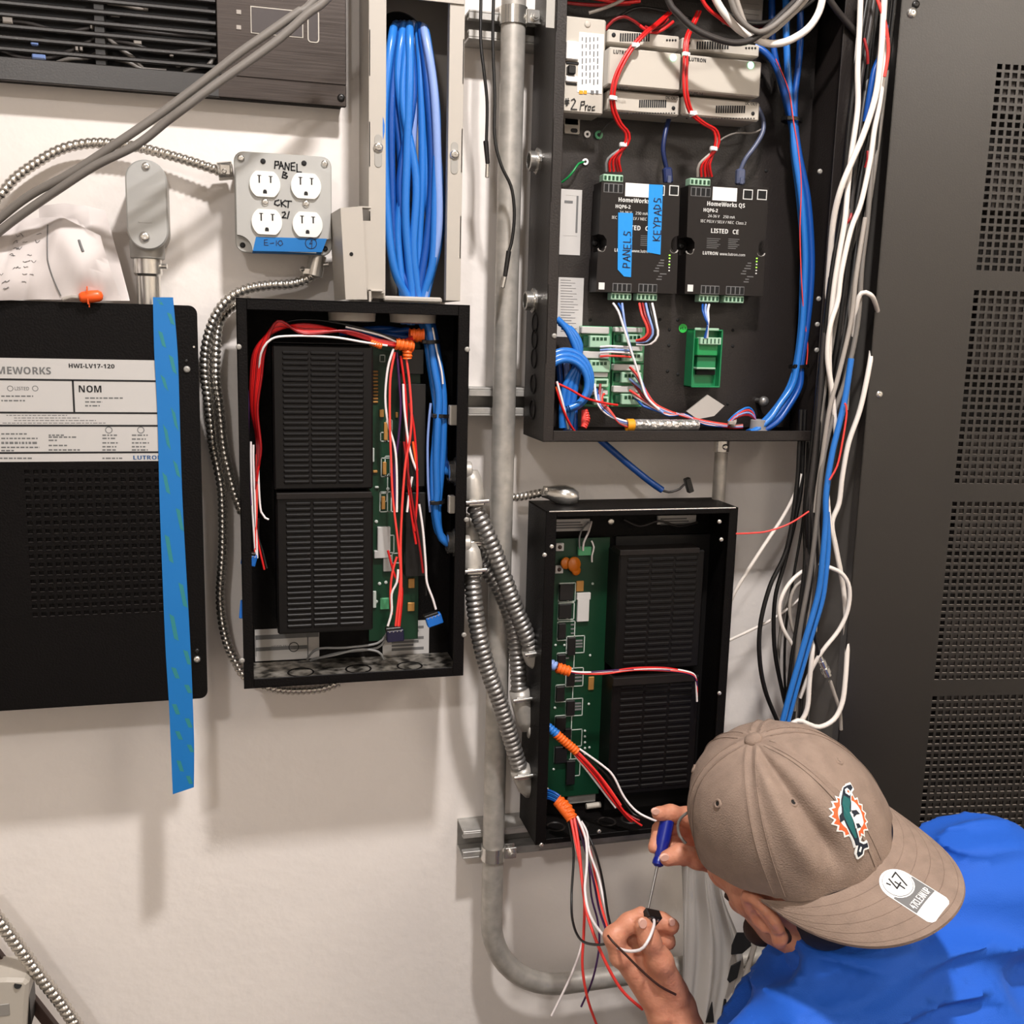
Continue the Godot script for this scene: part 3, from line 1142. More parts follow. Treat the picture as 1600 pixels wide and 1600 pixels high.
	b2.lathe(Transform3D(Basis(), Vector3(c.x, P(231, 500, 36).y, 0.036)), [Vector2(0, 0), Vector2(0.0135, 0), Vector2(0.0135, P(231, 432, 36).y - P(231, 500, 36).y), Vector2(0.016, P(231, 428, 36).y - P(231, 500, 36).y), Vector2(0.016, P(231, 396, 36).y - P(231, 500, 36).y), Vector2(0.0145, P(231, 392, 36).y - P(231, 500, 36).y), Vector2(0, P(231, 392, 36).y - P(231, 500, 36).y)], 24)
	put("connector_body", b2, M["zinc"], t2)
	b2 = B.new()
	var sc := P(250, 416, 40)
	b2.cyl(sc, sc + Vector3(0.008, 0, 0.002), 0.003, -1, 10)
	put("set_screw", b2, M["zinc"], t2)


# ---------------------------------------------------------------- four-socket box
func duplex(t: Node3D, u: float, v: float, z: float) -> void:
	var c := P(u, v, z)
	var rr := 0.0172
	var poly := PackedVector2Array()
	for k in 40:
		var w := TAU * k / 40.0
		poly.append(Vector2(cos(w) * rr, clampf(sin(w) * rr, -0.0142, 0.0142)))
	var b := B.new()
	b.prism(poly, at_x(c), 0.0035, 0.0008)
	var s := put("socket_face", b, M["device white"], t)
	b = B.new()
	b.slab(Rect2(c.x - 0.0072, c.y + 0.0008, 0.0016, 0.0088), c.z + 0.003, c.z + 0.0037)
	b.slab(Rect2(c.x + 0.0056, c.y + 0.0014, 0.0016, 0.0076), c.z + 0.003, c.z + 0.0037)
	b.slab(Rect2(c.x - 0.0086, c.y + 0.0086, 0.0044, 0.0009), c.z + 0.003, c.z + 0.0037)
	b.slab(Rect2(c.x + 0.0042, c.y + 0.0082, 0.0044, 0.0009), c.z + 0.003, c.z + 0.0037)
	var arch := PackedVector2Array([Vector2(-0.0022, -0.0022), Vector2(0.0022, -0.0022), Vector2(0.0022, 0.0005), Vector2(0.0012, 0.0022), Vector2(-0.0012, 0.0022), Vector2(-0.0022, 0.0005)])
	b.prism(arch, at_x(c + Vector3(-0.0002, -0.0085, 0.003)), 0.0007)
	put("slot", b, M["ink"], s)


func pen(parent: Node3D, m: Material, w: float, c: Vector3, sc: Vector2, lines: Array, x := Basis()) -> void:
	var b := B.new()
	for l in lines:
		var pts := []
		for i in range(0, l.size(), 2):
			pts.append(Vector2(l[i] * sc.x, -l[i + 1] * sc.y))
		b.stroke(pts, w, Transform3D(x, c))
	put("handwriting", b, m, parent)


func socket_box() -> void:
	var z := 58.0
	var c := (P(365, 238, z) + P(515, 240, z) + P(372, 393, z) + P(520, 398, z)) / 4.0
	var w := 0.111
	var h := 0.113
	var t := thing("socket_box", "square metal box with four white sockets and pen marks", "outlet box", Vector3(c.x, c.y, 0))
	var b := B.new()
	b.prism(round_rect(w * 0.96, h * 0.96, 0.012), at_x(Vector3(c.x, c.y, 0.0)), 0.045, 0.001)
	put("back_box", b, M["galvanised"], t)
	# raised cover with notched corners
	b = B.new()
	b.prism(round_rect(w, h, 0.011, 5), at_x(Vector3(c.x, c.y, 0.045)), 0.003, 0.0008)
	put("cover_flange", b, M["box grey"], t)
	var poly := PackedVector2Array()
	var e := Vector2(w * 0.5 - 0.002, h * 0.5 - 0.002)
	var n := 0.017
	var corner := [Vector2(1, 1), Vector2(-1, 1), Vector2(-1, -1), Vector2(1, -1)]
	for k in 4:
		var s: Vector2 = corner[k]
		var pc := Vector2(e.x * s.x, e.y * s.y)
		for j in 7:
			var a := PI / 2.0 * j / 6.0
			if k % 2 == 1:
				a = PI / 2.0 - a
			poly.append(pc - Vector2(s.x * n * sin(a), s.y * n * cos(a)) if true else pc)
	b = B.new()
	b.prism(poly, at_x(Vector3(c.x, c.y, 0.047)), 0.011, 0.0035)
	put("raised_cover", b, M["box grey"], t)
	for k in 4:
		var s: Vector2 = corner[k]
		screw(t, Vector3(c.x + s.x * (w * 0.5 - 0.008), c.y + s.y * (h * 0.5 - 0.008), 0.0481), 0.0042 if k < 2 else 0.0032, M["zinc"] if k < 2 else M["ink"])
	for q in [[414, 288], [478, 291], [417, 347], [480.5, 351]]:
		duplex(t, q[0], q[1], z)
	for q in [[414, 316], [478, 318.5]]:
		screw(t, P(q[0], q[1], z), 0.0042, M["zinc"])
	for q in [[411, 252], [475, 255]]:
		screw(t, P(q[0], q[1], z), 0.003, M["ink"])
	# pen marks
	var s1 := Vector2(0.00072, 0.00072)
	pen(t, M["ink"], 0.0016, P(428, 251, z + 0.4), s1, [[1, 12, 2, 1, 7, 1, 7, 6, 2, 7], [8, 12, 11, 1, 15, 12], [9, 8, 14, 7], [17, 13, 18, 2, 23, 13, 24, 3], [27, 2, 27, 13, 33, 13], [27, 2, 33, 1], [27, 7, 32, 7], [36, 3, 36, 15, 43, 15]])
	pen(t, M["ink"], 0.0016, P(439, 268, z + 0.4), s1, [[4, 0, 2, 9, 8, 10, 10, 7, 5, 5, 9, 2, 4, 0]])
	pen(t, M["ink"], 0.0016, P(428, 311, z + 0.4), s1, [[8, 1, 2, 3, 1, 8, 6, 10, 9, 8], [11, 1, 12, 11], [18, 1, 12, 6, 19, 11], [19, 2, 28, 2], [23, 2, 22, 12]])
	pen(t, M["ink"], 0.0016, P(440, 330, z + 0.4), s1, [[1, 2, 5, 1, 6, 4, 1, 10, 7, 10], [12, 0, 9, 11]])
	# tape label
	var tp := thing("tape_label", "short blue tape label with pen writing on the bottom of the socket box", "tape", P(455, 381, z))
	b = B.new()
	var q := [P(400, 370, z + 0.6), P(511, 373, z + 0.6), P(503, 394, z + 0.6), P(395, 392, z + 0.6)]
	b.face(q, Vector3(0, 0, 1))
	b.face([q[3], q[2], P(501, 398, 52), P(394, 396, 52)], Vector3(0, -1, 0.3).normalized())
	put("tape_strip", b, M["painter tape"], tp)
	pen(tp, M["connector navy"], 0.0008, P(412, 374, z + 0.9), s1, [[6, 0, 1, 1, 1, 9, 7, 9], [1, 5, 6, 5], [10, 6, 16, 5], [20, 1, 20, 9], [25, 1, 22, 5, 26, 9, 30, 6, 28, 1, 25, 1]])
	var ring := []
	for k in 17:
		ring.append_array([8.0 + 9.0 * cos(TAU * k / 16.0), 7.0 + 8.5 * sin(TAU * k / 16.0)])
	pen(tp, M["connector navy"], 0.0008, P(478, 373, z + 0.9), s1, [ring, [9, 2, 6, 8, 10, 7], [10, 2, 9, 15]])
	# connectors
	b = B.new()
	var a := P(364, 266, 25)
	var d := P(340, 268, 25)
	b.cyl(a, d, 0.0105, -1, 18, 0.001)
	b.box((a + d) / 2 + Vector3(0, 0, 0.0105), Vector3(0.012, 0.012, 0.004), 0.001)
	put("hose_connector", b, M["zinc"], t)
	screw(t, P(350, 268, 38), 0.003, M["zinc"])
	b = B.new()
	a = P(497, 398, 28)
	d = P(490, 432, 28)
	b.cyl(a, d, 0.0105, -1, 18, 0.001)
	b.box(P(482, 424, 32), Vector3(0.014, 0.008, 0.008), 0.001)
	b.cyl(P(504, 414, 32), P(513, 413, 32), 0.003, -1, 10)
	put("hose_connector", b, M["zinc"], t)
	b = B.new()
	var sp := P(473, 421, 34)
	b.lathe(Transform3D(Basis(Vector3(1, 0, 0), Vector3(0, 0, 1), Vector3(0, -1, 0)), sp), [Vector2(0.0035, 0), Vector2(0.0025, 0.002), Vector2(0, 0.003)], 10, true)
	put("clamp_screw", b, M["zinc"], t)


func hoses_left() -> void:
	var b := B.new()
	b.hose(path([-60, 380, 30, -20, 326, 28, 0, 306, 27, 22, 280, 25, 56, 255, 23, 94, 234, 22, 131, 225, 22, 169, 224, 22, 210, 229, 22, 255, 240, 22, 300, 253, 24, 342, 267, 25]), 0.0062, 0.0016, 0.0066, 1.0)
	solo("armoured_cable", b, M["armour"], "shiny armoured cable arching from the left edge to the socket box", "cable")
	b = B.new()
	b.hose(path([492, 428, 28, 478, 437, 28, 455, 444, 30, 420, 446, 36, 385, 452, 40, 358, 466, 42, 336, 495, 42, 322, 540, 40, 320, 584, 38, 326, 633, 36, 332.5, 694, 34, 341, 734, 32, 347, 775, 30, 348, 856, 28, 344, 937, 26, 353, 998, 24, 369, 1035, 22, 387, 1059, 20, 434, 1077, 18, 495, 1077, 16, 530, 1066, 14]), 0.0062, 0.0016, 0.0066, 1.0)
	solo("armoured_cable", b, M["armour"], "shiny armoured cable looping from under the socket box down round the middle panel", "cable")
	b = B.new()
	b.hose(path([392, 470, 12, 372, 474, 16, 352, 488, 24, 340, 515, 30, 337, 584, 32, 343, 633, 30, 349, 694, 28, 357, 734, 26, 367, 771, 22, 378, 800, 16]), 0.0062, 0.0016, 0.0066, 1.0)
	solo("armoured_cable", b, M["armour"], "shorter armoured cable tucked behind the left side of the middle panel", "cable")
	cable("twin_grey_cable", "upper of two grey cables crossing diagonally at the top left", "", 4.6, M["cable grey"], [548, -60, 150, 480, 12, 150, 469, 17, 150, 424, 48, 150, 374, 83, 150, 327, 120, 148, 289, 149, 146, 250, 178, 144, 187, 221, 140, 112, 270, 130, 49, 304, 120, 0, 341, 112, -60, 396, 105], "cable", 10)
	cable("twin_grey_cable", "lower of two grey cables crossing diagonally at the top left", "", 4.6, M["cable grey"], [556, -56, 156, 508, 1, 156, 480, 22, 156, 436, 61, 155, 386, 98, 155, 347, 125, 154, 318, 146, 154, 285, 171, 152, 261, 189, 148, 214, 226, 142, 150, 258, 136, 94, 294, 128, 37, 333, 118, 0, 361, 112, -60, 410, 105], "cable", 10)
	# bottom left corner
	b = B.new()
	b.hose(path([-40, 1392, 70, 0, 1440, 70, 30, 1480, 70, 62, 1524, 70, 92, 1562, 70, 118, 1600, 70, 150, 1650, 70]), 0.0085, 0.0018, 0.0078, 1.0)
	solo("armoured_cable", b, M["armour"], "armoured cable running down through the lower left corner", "cable")
	b = B.new()
	var a := P(-30, 1462, 40)
	var e := P(110, 1640, 40)
	b.box(Vector3.ZERO, Vector3((e - a).length(), 0.012, 0.012), 0.001, Transform3D(Basis(Vector3(0, 0, 1), (e - a).angle_to(Vector3(1, 0, 0)) * -1.0), (a + e) / 2))
	solo("steel_brace", b, M["brown steel"], "thin dark steel brace running diagonally in the lower left corner", "brace")
	var t := thing("small_grey_box", "small grey box with a hole, cut by the lower left corner", "junction box", P(10, 1580, 60))
	var poly := PackedVector2Array()
	for q in [[-60, 1534], [10, 1530], [38, 1531], [45, 1537], [42, 1570], [38, 1650], [-60, 1650]]:
		var p := P(q[0], q[1], 88)
		poly.append(Vector2(p.x, p.y))
	b = B.new()
	b.prism(poly, at_x(Vector3(0, 0, 0.04)), 0.048, 0.004)
	put("box_body", b, M["supply grey"], t)
	b = B.new()
	b.cyl(P(28, 1539, 88), P(28, 1539, 88.6), 0.0045, -1, 14)
	put("box_hole", b, M["dark"], t)
	b = B.new()
	b.slab(R(-6, 1570, 16, 1586, 88), 0.0875, 0.089, 0.001)
	put("box_latch", b, M["cast grey"], t)
	b = B.new()
	b.slab(R(41, 1545, 50, 1600, 70), 0.04, 0.075, 0.001)
	put("box_gasket", b, M["black plastic"], t)


# ---------------------------------------------------------------- cable trough
func trough() -> void:
	var t := thing("cable_trough", "open grey cable trough carrying blue cables above the middle panel", "cable trough", P(640, 240, 0))
	var yb := P(640, 468, 96).y
	var yt := 0.62
	var xl := P(576, 234, 96).x
	var xr := P(723, 234, 96).x
	var b := B.new()
	b.slab(Rect2(xl, yb, xr - xl, yt - yb), 0.0, 0.0025)
	put("trough_back", b, M["trough grey"], t)
	for s in 2:
		b = B.new()
		b.slab(Rect2(xl if s == 0 else xr - 0.002, yb, 0.002, yt - yb), 0.0025, 0.096, 0.0004)
		put("trough_side", b, M["trough grey"], t)
		b = B.new()
		var lw := P(603, 234, 96).x - xl if s == 0 else xr - P(700, 234, 96).x
		b.slab(Rect2(xl if s == 0 else xr - lw, yb, lw, yt - yb), 0.094, 0.096, 0.0005)
		b.slab(Rect2(xl + lw - 0.002 if s == 0 else xr - lw, yb, 0.002, yt - yb), 0.083, 0.094, 0.0004)
		put("trough_lip", b, M["trough grey"], t)
	# knockout ring in the back where the cables come out
	var c := P(634, 40, 60)
	c = Vector3(c.x, c.y, 0.0025)
	b = B.new()
	b.lathe(Transform3D(Basis(Vector3(1, 0, 0), Vector3(0, 0, 1), Vector3(0, -1, 0)), c), [Vector2(0, 0.0004), Vector2(0.030, 0.0004)], 28)
	put("knockout_hole", b, M["dark"], t)
	b = B.new()
	b.lathe(Transform3D(Basis(Vector3(1, 0, 0), Vector3(0, 0, 1), Vector3(0, -1, 0)), c), [Vector2(0.030, 0), Vector2(0.030, 0.004), Vector2(0.034, 0.004), Vector2(0.034, 0)], 28)
	put("knockout_ring", b, M["trough grey"], t)
	# a cover plate left on above the opening
	b = B.new()
	b.slab(Rect2(xl + 0.001, P(640, -2, 98).y, xr - xl - 0.002, 0.3), 0.0965, 0.098, 0.0004)
	put("trough_cover", b, M["trough grey"], t)
	# slots with screws in the lips
	for q in [[591, 236], [710, 247]]:
		var p := P(q[0], q[1], 96.2)
		b = B.new()
		b.prism(round_rect(0.0085, 0.036, 0.0042), at_x(p + Vector3(0, 0, -0.0003)), 0.0008, 0.0002)
		put("slot", b, M["cast grey"], t)
		screw(t, p + Vector3(0, 0.004, 0.0004), 0.0055, M["zinc"])
	# collar on the panel top
	b = B.new()
	b.slab(R(598, 462, 690, 474, 92), 0.05, 0.096, 0.002)
	put("trough_collar", b, M["trough grey"], t)

	# folded cover pieces hanging open at the left
	var g := thing("trough_end_cap", "folded grey trough cover piece leaning left of the trough", "trough cover", P(548, 400, 80))
	b = B.new()
	var pl := PackedVector3Array([P(532, 325, 120), P(566, 322, 120), P(574, 468, 120), P(540, 468, 120)])
	b.face([pl[0], pl[1], pl[2], pl[3]], Vector3(0, 0, 1))
	var bk := Vector3(-0.006, 0, -0.075)
	b.face([pl[0], pl[3], pl[3] + bk, pl[0] + bk], Vector3(-1, 0, 0.1).normalized())
	b.face([pl[0], pl[1], pl[1] + bk, pl[0] + bk], Vector3(0, 1, 0))
	b.face([pl[1], pl[2], pl[2] + bk, pl[1] + bk], Vector3(1, 0, 0))
	put("folded_sheet", b, M["trough grey"], g)
	b = B.new()
	b.cyl(P(549, 397, 120), P(549, 397, 120.6), 0.0022, -1, 10)
	put("screw_hole", b, M["dark"], g)
	g = thing("trough_hinge_cover", "flat grey cover strip with bent tabs lying against the trough lip", "trough cover", P(585, 400, 110))
	b = B.new()
	var poly := PackedVector2Array()
	for q in [[557, 345], [579, 345], [579, 330], [602, 330], [602, 458], [582, 458], [582, 468], [576, 468]]:
		var p := P(q[0], q[1], 104)
		poly.append(Vector2(p.x, p.y))
	b.prism(poly, at_x(Vector3(0, 0, 0.101)), 0.003, 0.0006)
	put("cover_sheet", b, M["trough grey"], g)
	for q in [[557, 322, 580, 326], [576, 452, 598, 456]]:
		b = B.new()
		b.slab(R(q[0], q[1], q[2], q[3], 112), 0.1, 0.114, 0.0005)
		b.slab(R(q[0], q[1], q[0] + 4, q[1] + 20, 112), 0.1, 0.114, 0.0005)
		put("bent_tab", b, M["trough grey"], g)

	# blue cables from the knockout down into the panel
	var runs := [
		[620, 34, 604, 130, 606, 260, 608, 380, 636, 470, 0], [626, 34, 609, 110, 624, 220, 630, 330, 640, 470, 1], [632, 34, 622, 120, 634, 240, 622, 360, 630, 470, 0], [640, 34, 640, 120, 636, 240, 634, 350, 645, 470, 0],
		[646, 34, 650, 130, 644, 250, 654, 360, 640, 470, 2], [652, 36, 658, 130, 660, 260, 655, 380, 656, 470, 0], [655, 36, 668, 130, 676, 260, 668, 370, 652, 470, 1], [658, 38, 678, 140, 684, 260, 684, 370, 662, 470, 2],
		[650, 38, 672, 150, 687, 280, 689, 360, 664, 470, 0], [630, 38, 612, 150, 612, 300, 618, 400, 648, 470, 1], [640, 40, 630, 160, 650, 280, 646, 390, 655, 470, 0], [618, 40, 600, 170, 604, 320, 616, 420, 640, 472, 0],
		[648, 40, 662, 180, 668, 300, 674, 400, 655, 470, 0], [636, 36, 645, 150, 625, 290, 640, 400, 650, 470, 1], [660, 42, 682, 180, 680, 320, 676, 410, 660, 470, 0]]
	var kk := 0
	for q in runs:
		var zz := 62 + (kk * 7) % 26
		var f := [q[0], q[1] + 12, 8, q[0], q[1] + 4, 30, lerpf(q[0], q[2], 0.3), q[1] + 16, zz - 6, q[2], q[3], zz + 4, q[4], q[5], zz + 2, q[6], q[7], zz - 2, q[8], q[9], 72, q[8] + 2, q[9] + 36, 70]
		cable("blue_cable", "%s data cable hanging in the bundle inside the grey trough" % ["blue", "dark blue", "pale blue"][q[10]], "blue cables in the grey trough", 5.0, M[["cable blue", "cable blue deep", "cable pale"][q[10]]], f)
		kk += 1


# ---------------------------------------------------------------- open enclosures
# x0, x1, y0, y1 outer; back and front depth; flange width round the front opening
func open_box(t: Node3D, r: Rect2, zb: float, zf: float, fl: Array, m: Material, called := "backbox") -> void:
	var b := B.new()
	var th := 0.0016
	b.slab(r, zb, zb + th)
	put(called, b, m, t)
	var y := r.position.y
	var x := r.position.x
	var w := r.size.x
	var h := r.size.y
	for s in [Rect2(x, y, th, h), Rect2(x + w - th, y, th, h), Rect2(x, y, w, th), Rect2(x, y + h - th, w, th)]:
		b = B.new()
		b.slab(s, zb, zf, 0.0004)
		put("box_side", b, m, t)
	# front flange: left, right, bottom, top widths
	for s in [Rect2(x, y, fl[0], h), Rect2(x + w - fl[1], y, fl[1], h), Rect2(x + fl[0], y, w - fl[0] - fl[1], fl[2]), Rect2(x + fl[0], y + h - fl[3], w - fl[0] - fl[1], fl[3])]:
		b = B.new()
		b.slab(s, zf - 0.0018, zf, 0.0006)
		put("front_flange", b, m, t)


# ribbed dark cover over a dimmer module
func module_cover(t: Node3D, r: Rect2, zb: float, zf: float, rows: int, label: String) -> void:
	var b := B.new()
	b.slab(r, zb, zf - 0.001, 0.002)
	var base := put("module_cover", b, M["cover plastic"], t, label)
	var rib: ArrayMesh
	var pitch := (r.size.y - 0.012) / rows
	var col := (r.size.x - 0.02) / 3.0
	b = B.new()
	b.box(Vector3.ZERO, Vector3(col - 0.002, pitch * 0.62, 0.0028), 0.0011)
	rib = b.mesh()
	var off := base.position + t.position
	for j in rows:
		for i in 3:
			var o := MeshInstance3D.new()
			o.name = "louvre"
			o.mesh = rib
			o.material_override = M["cover plastic"]
			base.add_child(o, true)
			o.position = Vector3(r.position.x + 0.01 + col * (i + 0.5), r.position.y + 0.006 + pitch * (j + 0.5), zf - 0.0008) - off


func chip(t: Node3D, q: Array, z0: float, z1: float, m: Material, called := "chip") -> void:
	var b := B.new()
	b.slab(R(q[0], q[1], q[2], q[3], z1 * 1000.0), z0, z1, 0.0006)
	put(called, b, m, t)


# white printed outlines on a board: each entry u0 v0 u1 v1
func outlines(t: Node3D, list: Array, z: float, m: Material) -> void:
	for q in list:
		var r := R(q[0], q[1], q[2], q[3], z * 1000.0)
		var b := B.new()
		var w := 0.0011
		for s in [Rect2(r.position.x, r.position.y, w, r.size.y), Rect2(r.end.x - w, r.position.y, w, r.size.y), Rect2(r.position.x, r.position.y, r.size.x, w), Rect2(r.position.x, r.end.y - w, r.size.x, w)]:
			b.slab(s, z - 0.0002, z + 0.0002)
		put("printed_outline", b, m, t)


func dots(t: Node3D, list: Array, z: float, rr: float, m: Material, called := "pin") -> void:
	for i in range(0, list.size(), 2):
		var b := B.new()
		var c := P(list[i], list[i + 1], z * 1000.0)
		b.lathe(Transform3D(Basis(Vector3(1, 0, 0), Vector3(0, 0, 1), Vector3(0, -1, 0)), c), [Vector2(rr, -0.0005), Vector2(rr, 0.0004), Vector2(rr * 0.6, 0.001), Vector2(0, 0.0011)], 10, true)
		put(called, b, m, t)


func middle_panel() -> void:
	var zb := 0.045
	var zf := 0.135
	var r := Rect2(P(375, 780, 135).x, P(555, 1066, 135).y, P(729, 780, 135).x - P(375, 780, 135).x, P(555, 471, 135).y - P(555, 1066, 135).y)
	var t := thing("dimmer_panel", "open black lighting panel with two ribbed black modules, in the middle of the wall", "electrical panel", Vector3(r.position.x, r.position.y, 0))
	open_box(t, r, zb, zf, [0.0115, 0.0135, 0.0115, 0.0125], M["black coat"])
	var b := B.new()
	b.box(Vector3(r.position.x + r.size.x / 2, r.position.y + 0.0022, (zb + zf) / 2), Vector3(r.size.x - 0.006, 0.001, zf - zb - 0.006))
	put("scraped_floor", b, M["scraped metal"], t, "box floor with paint scraped to bare metal")
	for q in [[640, 1048], [560, 1050], [470, 1053]]:
		b = B.new()
		var c := P(q[0], q[1], 95)
		c.y = r.position.y + 0.003
		b.lathe(at_x(c), [Vector2(0.014, 0), Vector2(0.0155, 0.0006), Vector2(0.0165, 0)], 26)
		put("knockout", b, M["black coat"], t)
	# modules
	module_cover(t, R(425, 538, 583, 764, 118), zb, 0.118, 25, "upper ribbed module cover")
	module_cover(t, R(431, 776, 583, 985, 118), zb, 0.118, 23, "lower ribbed module cover")
	for q in [[427, 535, 580, 538], [432, 771, 581, 778]]:
		b = B.new()
		b.slab(R(q[0], q[1], q[2], q[3], 119), 0.09, 0.12, 0.0005)
		put("cover_edge", b, M["module black"], t)
	# board
	b = B.new()
	b.slab(R(577, 530, 653, 998, 66), 0.0645, 0.066, 0.0003)
	var bd := put("circuit_board", b, M["circuit green"], t)
	var z := 0.0664
	outlines(bd, [[593, 554, 602, 566], [603, 655, 613, 690], [594, 675, 606, 690], [601, 712, 610, 745], [595, 715, 614, 745], [605, 740, 616, 800], [593, 768, 612, 800], [594, 770, 605, 784], [600, 836, 616, 864], [612, 864, 626, 880]], z, M["silkscreen"])
	for k in 10:
		chip(bd, [583, 579 + k * 5.3, 591, 582 + k * 5.3], 0.066, 0.0685, M["gold"], "gold_pin")
	for q in [[593, 640, 600, 652, "gold"], [598, 722, 604, 742, "gold"], [586, 760, 592, 763, "silkscreen"], [582, 700, 585, 722, "silkscreen"], [583, 735, 590, 739, "gold"], [596, 776, 602, 796, "gold"], [618, 644, 622, 653, "gold"], [600, 660, 606, 688, "gold"],
		[638, 904, 648, 919, "gold"], [637, 942, 648, 955, "gold"], [594, 935, 608, 952, "terminal green"], [583, 924, 588, 950, "silkscreen"]]:
		chip(bd, [q[0], q[1], q[2], q[3]], 0.066, 0.069, M[q[4]], "board_part")
	chip(bd, [590, 824, 610, 862], 0.066, 0.072, M["label white"], "chip_label")
	chip(bd, [585, 861, 609, 872], 0.066, 0.072, M["label white"], "chip_label")
	chip(bd, [599, 868, 612, 893], 0.066, 0.071, M["cast grey"], "chip")
	chip(bd, [628, 545, 662, 585], 0.066, 0.08, M["black plastic"], "terminal_block")
	chip(bd, [630, 600, 664, 760], 0.066, 0.082, M["black plastic"], "terminal_block")
	chip(bd, [634, 770, 664, 900], 0.066, 0.082, M["black plastic"], "terminal_block")
	chip(bd, [612, 690, 640, 765], 0.066, 0.074, M["black plastic"], "chip")
	dots(bd, [588, 815, 593, 912, 603, 910, 588, 940, 606, 764], z, 0.0022, M["silkscreen"], "solder_pad")
	# labels at the back
	var zl := 0.047
	for q in [[398, 984, 499, 1028], [598, 972, 670, 1022]]:
		b = B.new()
		b.slab(R(q[0], q[1], q[2], q[3], 47), 0.0465, zl)
		var lb := put("paper_label", b, M["label white"], t)
		b = B.new()
		if q[0] < 500:
			for s in [[399, 993, 498, 995], [399, 1012, 480, 1013.5], [399, 994, 400.5, 1026], [480, 994, 482, 1026]]:
				b.slab(R(s[0], s[1], s[2], s[3], 47.2), zl - 0.0001, zl + 0.0002)
		else:
			for k in 7:
				b.slab(R(612, 980 + k * 5.5, 662 - (k % 3) * 8, 981.6 + k * 5.5, 47.2), zl - 0.0001, zl + 0.0002)
		put("small_print", b, M["print grey"], lb).set_meta("kind", "stuff")
		if q[0] < 500:
			text(lb, "KEEP IN", P(437, 1011, 47.4), 0.0045, M["print grey"])
			b = B.new()
			b.lathe(Transform3D(Basis(Vector3(1, 0, 0), Vector3(0, 0, 1), Vector3(0, -1, 0)), P(459, 1011, 47.3)), [Vector2(0.0055, 0.0001), Vector2(0.0065, 0.0001)], 18)
			put("round_mark", b, M["ink"], lb)
	# fittings through the top and right side
	for q in [[550, 499, 90], [645, 497, 90]]:
		b = B.new()
		var c := P(q[0], q[1], q[2])
		var ty := r.end.y - 0.0016
		b.lathe(at_x(Vector3(c.x, ty, 0.09)), [Vector2(0, -0.021), Vector2(0.019, -0.021), Vector2(0.027, -0.02), Vector2(0.028, -0.008), Vector2(0.033, -0.007), Vector2(0.033, 0)], 28)
		put("conduit_bushing", b, M["trough grey"], t)
	for q in [[704, 737], [704, 848]]:
		var c := P(q[0], q[1], 88)
		var xr := r.end.x - 0.0016
		b = B.new()
		b.lathe(Transform3D(Basis(Vector3(0, 1, 0), Vector3(-1, 0, 0), Vector3(0, 0, 1)), Vector3(xr, c.y, 0.088)), [Vector2(0.018, 0), Vector2(0.018, 0.004), Vector2(0.014, 0.0045), Vector2(0.014, 0.012), Vector2(0.0115, 0.013), Vector2(0.0115, 0.004), Vector2(0, 0.004)], 8)
		put("lock_nut", b, M["zinc"], t)
	b = B.new()
	b.slab(Rect2(r.end.x - 0.016, P(702, 664, 100).y, 0.014, 0.024), 0.094, 0.106, 0.001)
	put("tie_mount", b, M["supply grey"], t)
	b = B.new()
	b.slab(Rect2(r.end.x - 0.016, P(694, 801, 100).y, 0.008, 0.022), 0.098, 0.108, 0.001)
	put("tie_mount", b, M["supply grey"], t)
	# knockouts on the right wall, screws in the flange
	for v in [545, 574, 614, 668, 790]:
		b = B.new()
		var c := P(712, v, 95)
		b.lathe(Transform3D(Basis(Vector3(0, 1, 0), Vector3(-1, 0, 0), Vector3(0, 0, 1)), Vector3(r.end.x - 0.0015, c.y, 0.09)), [Vector2(0.011, 0), Vector2(0.0118, 0.0007), Vector2(0.0125, 0)], 20)
		put("knockout", b, M["black coat"], t)
	for q in [[373, 542], [730, 546], [725, 992], [378, 1032], [729, 812]]:
		screw(t, P(q[0], q[1], 135), 0.0032, M["cast grey"])

	# loose wiring inside: each lead by itself
	var g := "red leads looped over the modules of the middle panel"
	for k in 7:
		var d := k * 3.0
		cable("red_lead", "%s insulated lead looped over the ribbed modules of the middle panel" % hue("red wire" if k % 3 else "red dark"), g, 1.7, M["red wire" if k % 3 else "red dark"], [396 + d * 0.4, 800 - k * 12, 96 + k, 402 + d * 0.3, 700, 98 + k, 393 + d * 0.5, 640, 99 + k, 392 + d * 0.9, 590, 102 + k, 398 + d * 0.9, 548 - d * 0.2, 108 + k, 425 + d * 0.5, 520 - d, 112 + k, 475, 507 + d * 0.8, 114 + k, 540, 520 - d * 0.5 + k, 116 + k * 0.6, 596, 537 - d * 0.3, 112, 630, 540 - d * 0.4, 106, 655, 524 - k, 90], "wire")
	cable("black_lead", "black lead running above the red leads at the top of the middle panel", "", 1.5, M["black wire"], [400, 560, 100, 440, 508, 104, 490, 500, 108, 560, 512, 110, 625, 532, 108], "wire")
	cable("white_lead", "thin white lead arching over the upper ribbed module", "", 1.3, M["white wire"], [400, 640, 96, 404, 590, 104, 408, 552, 116, 424, 530, 120, 455, 525, 120, 520, 527, 120, 570, 535, 118, 605, 540, 112], "wire")
	cable("white_lead", "thin white lead running to the orange tape at the top of the middle panel", "", 1.2, M["white wire"], [540, 511, 112, 575, 519, 114, 600, 526, 112, 625, 537, 110], "wire")
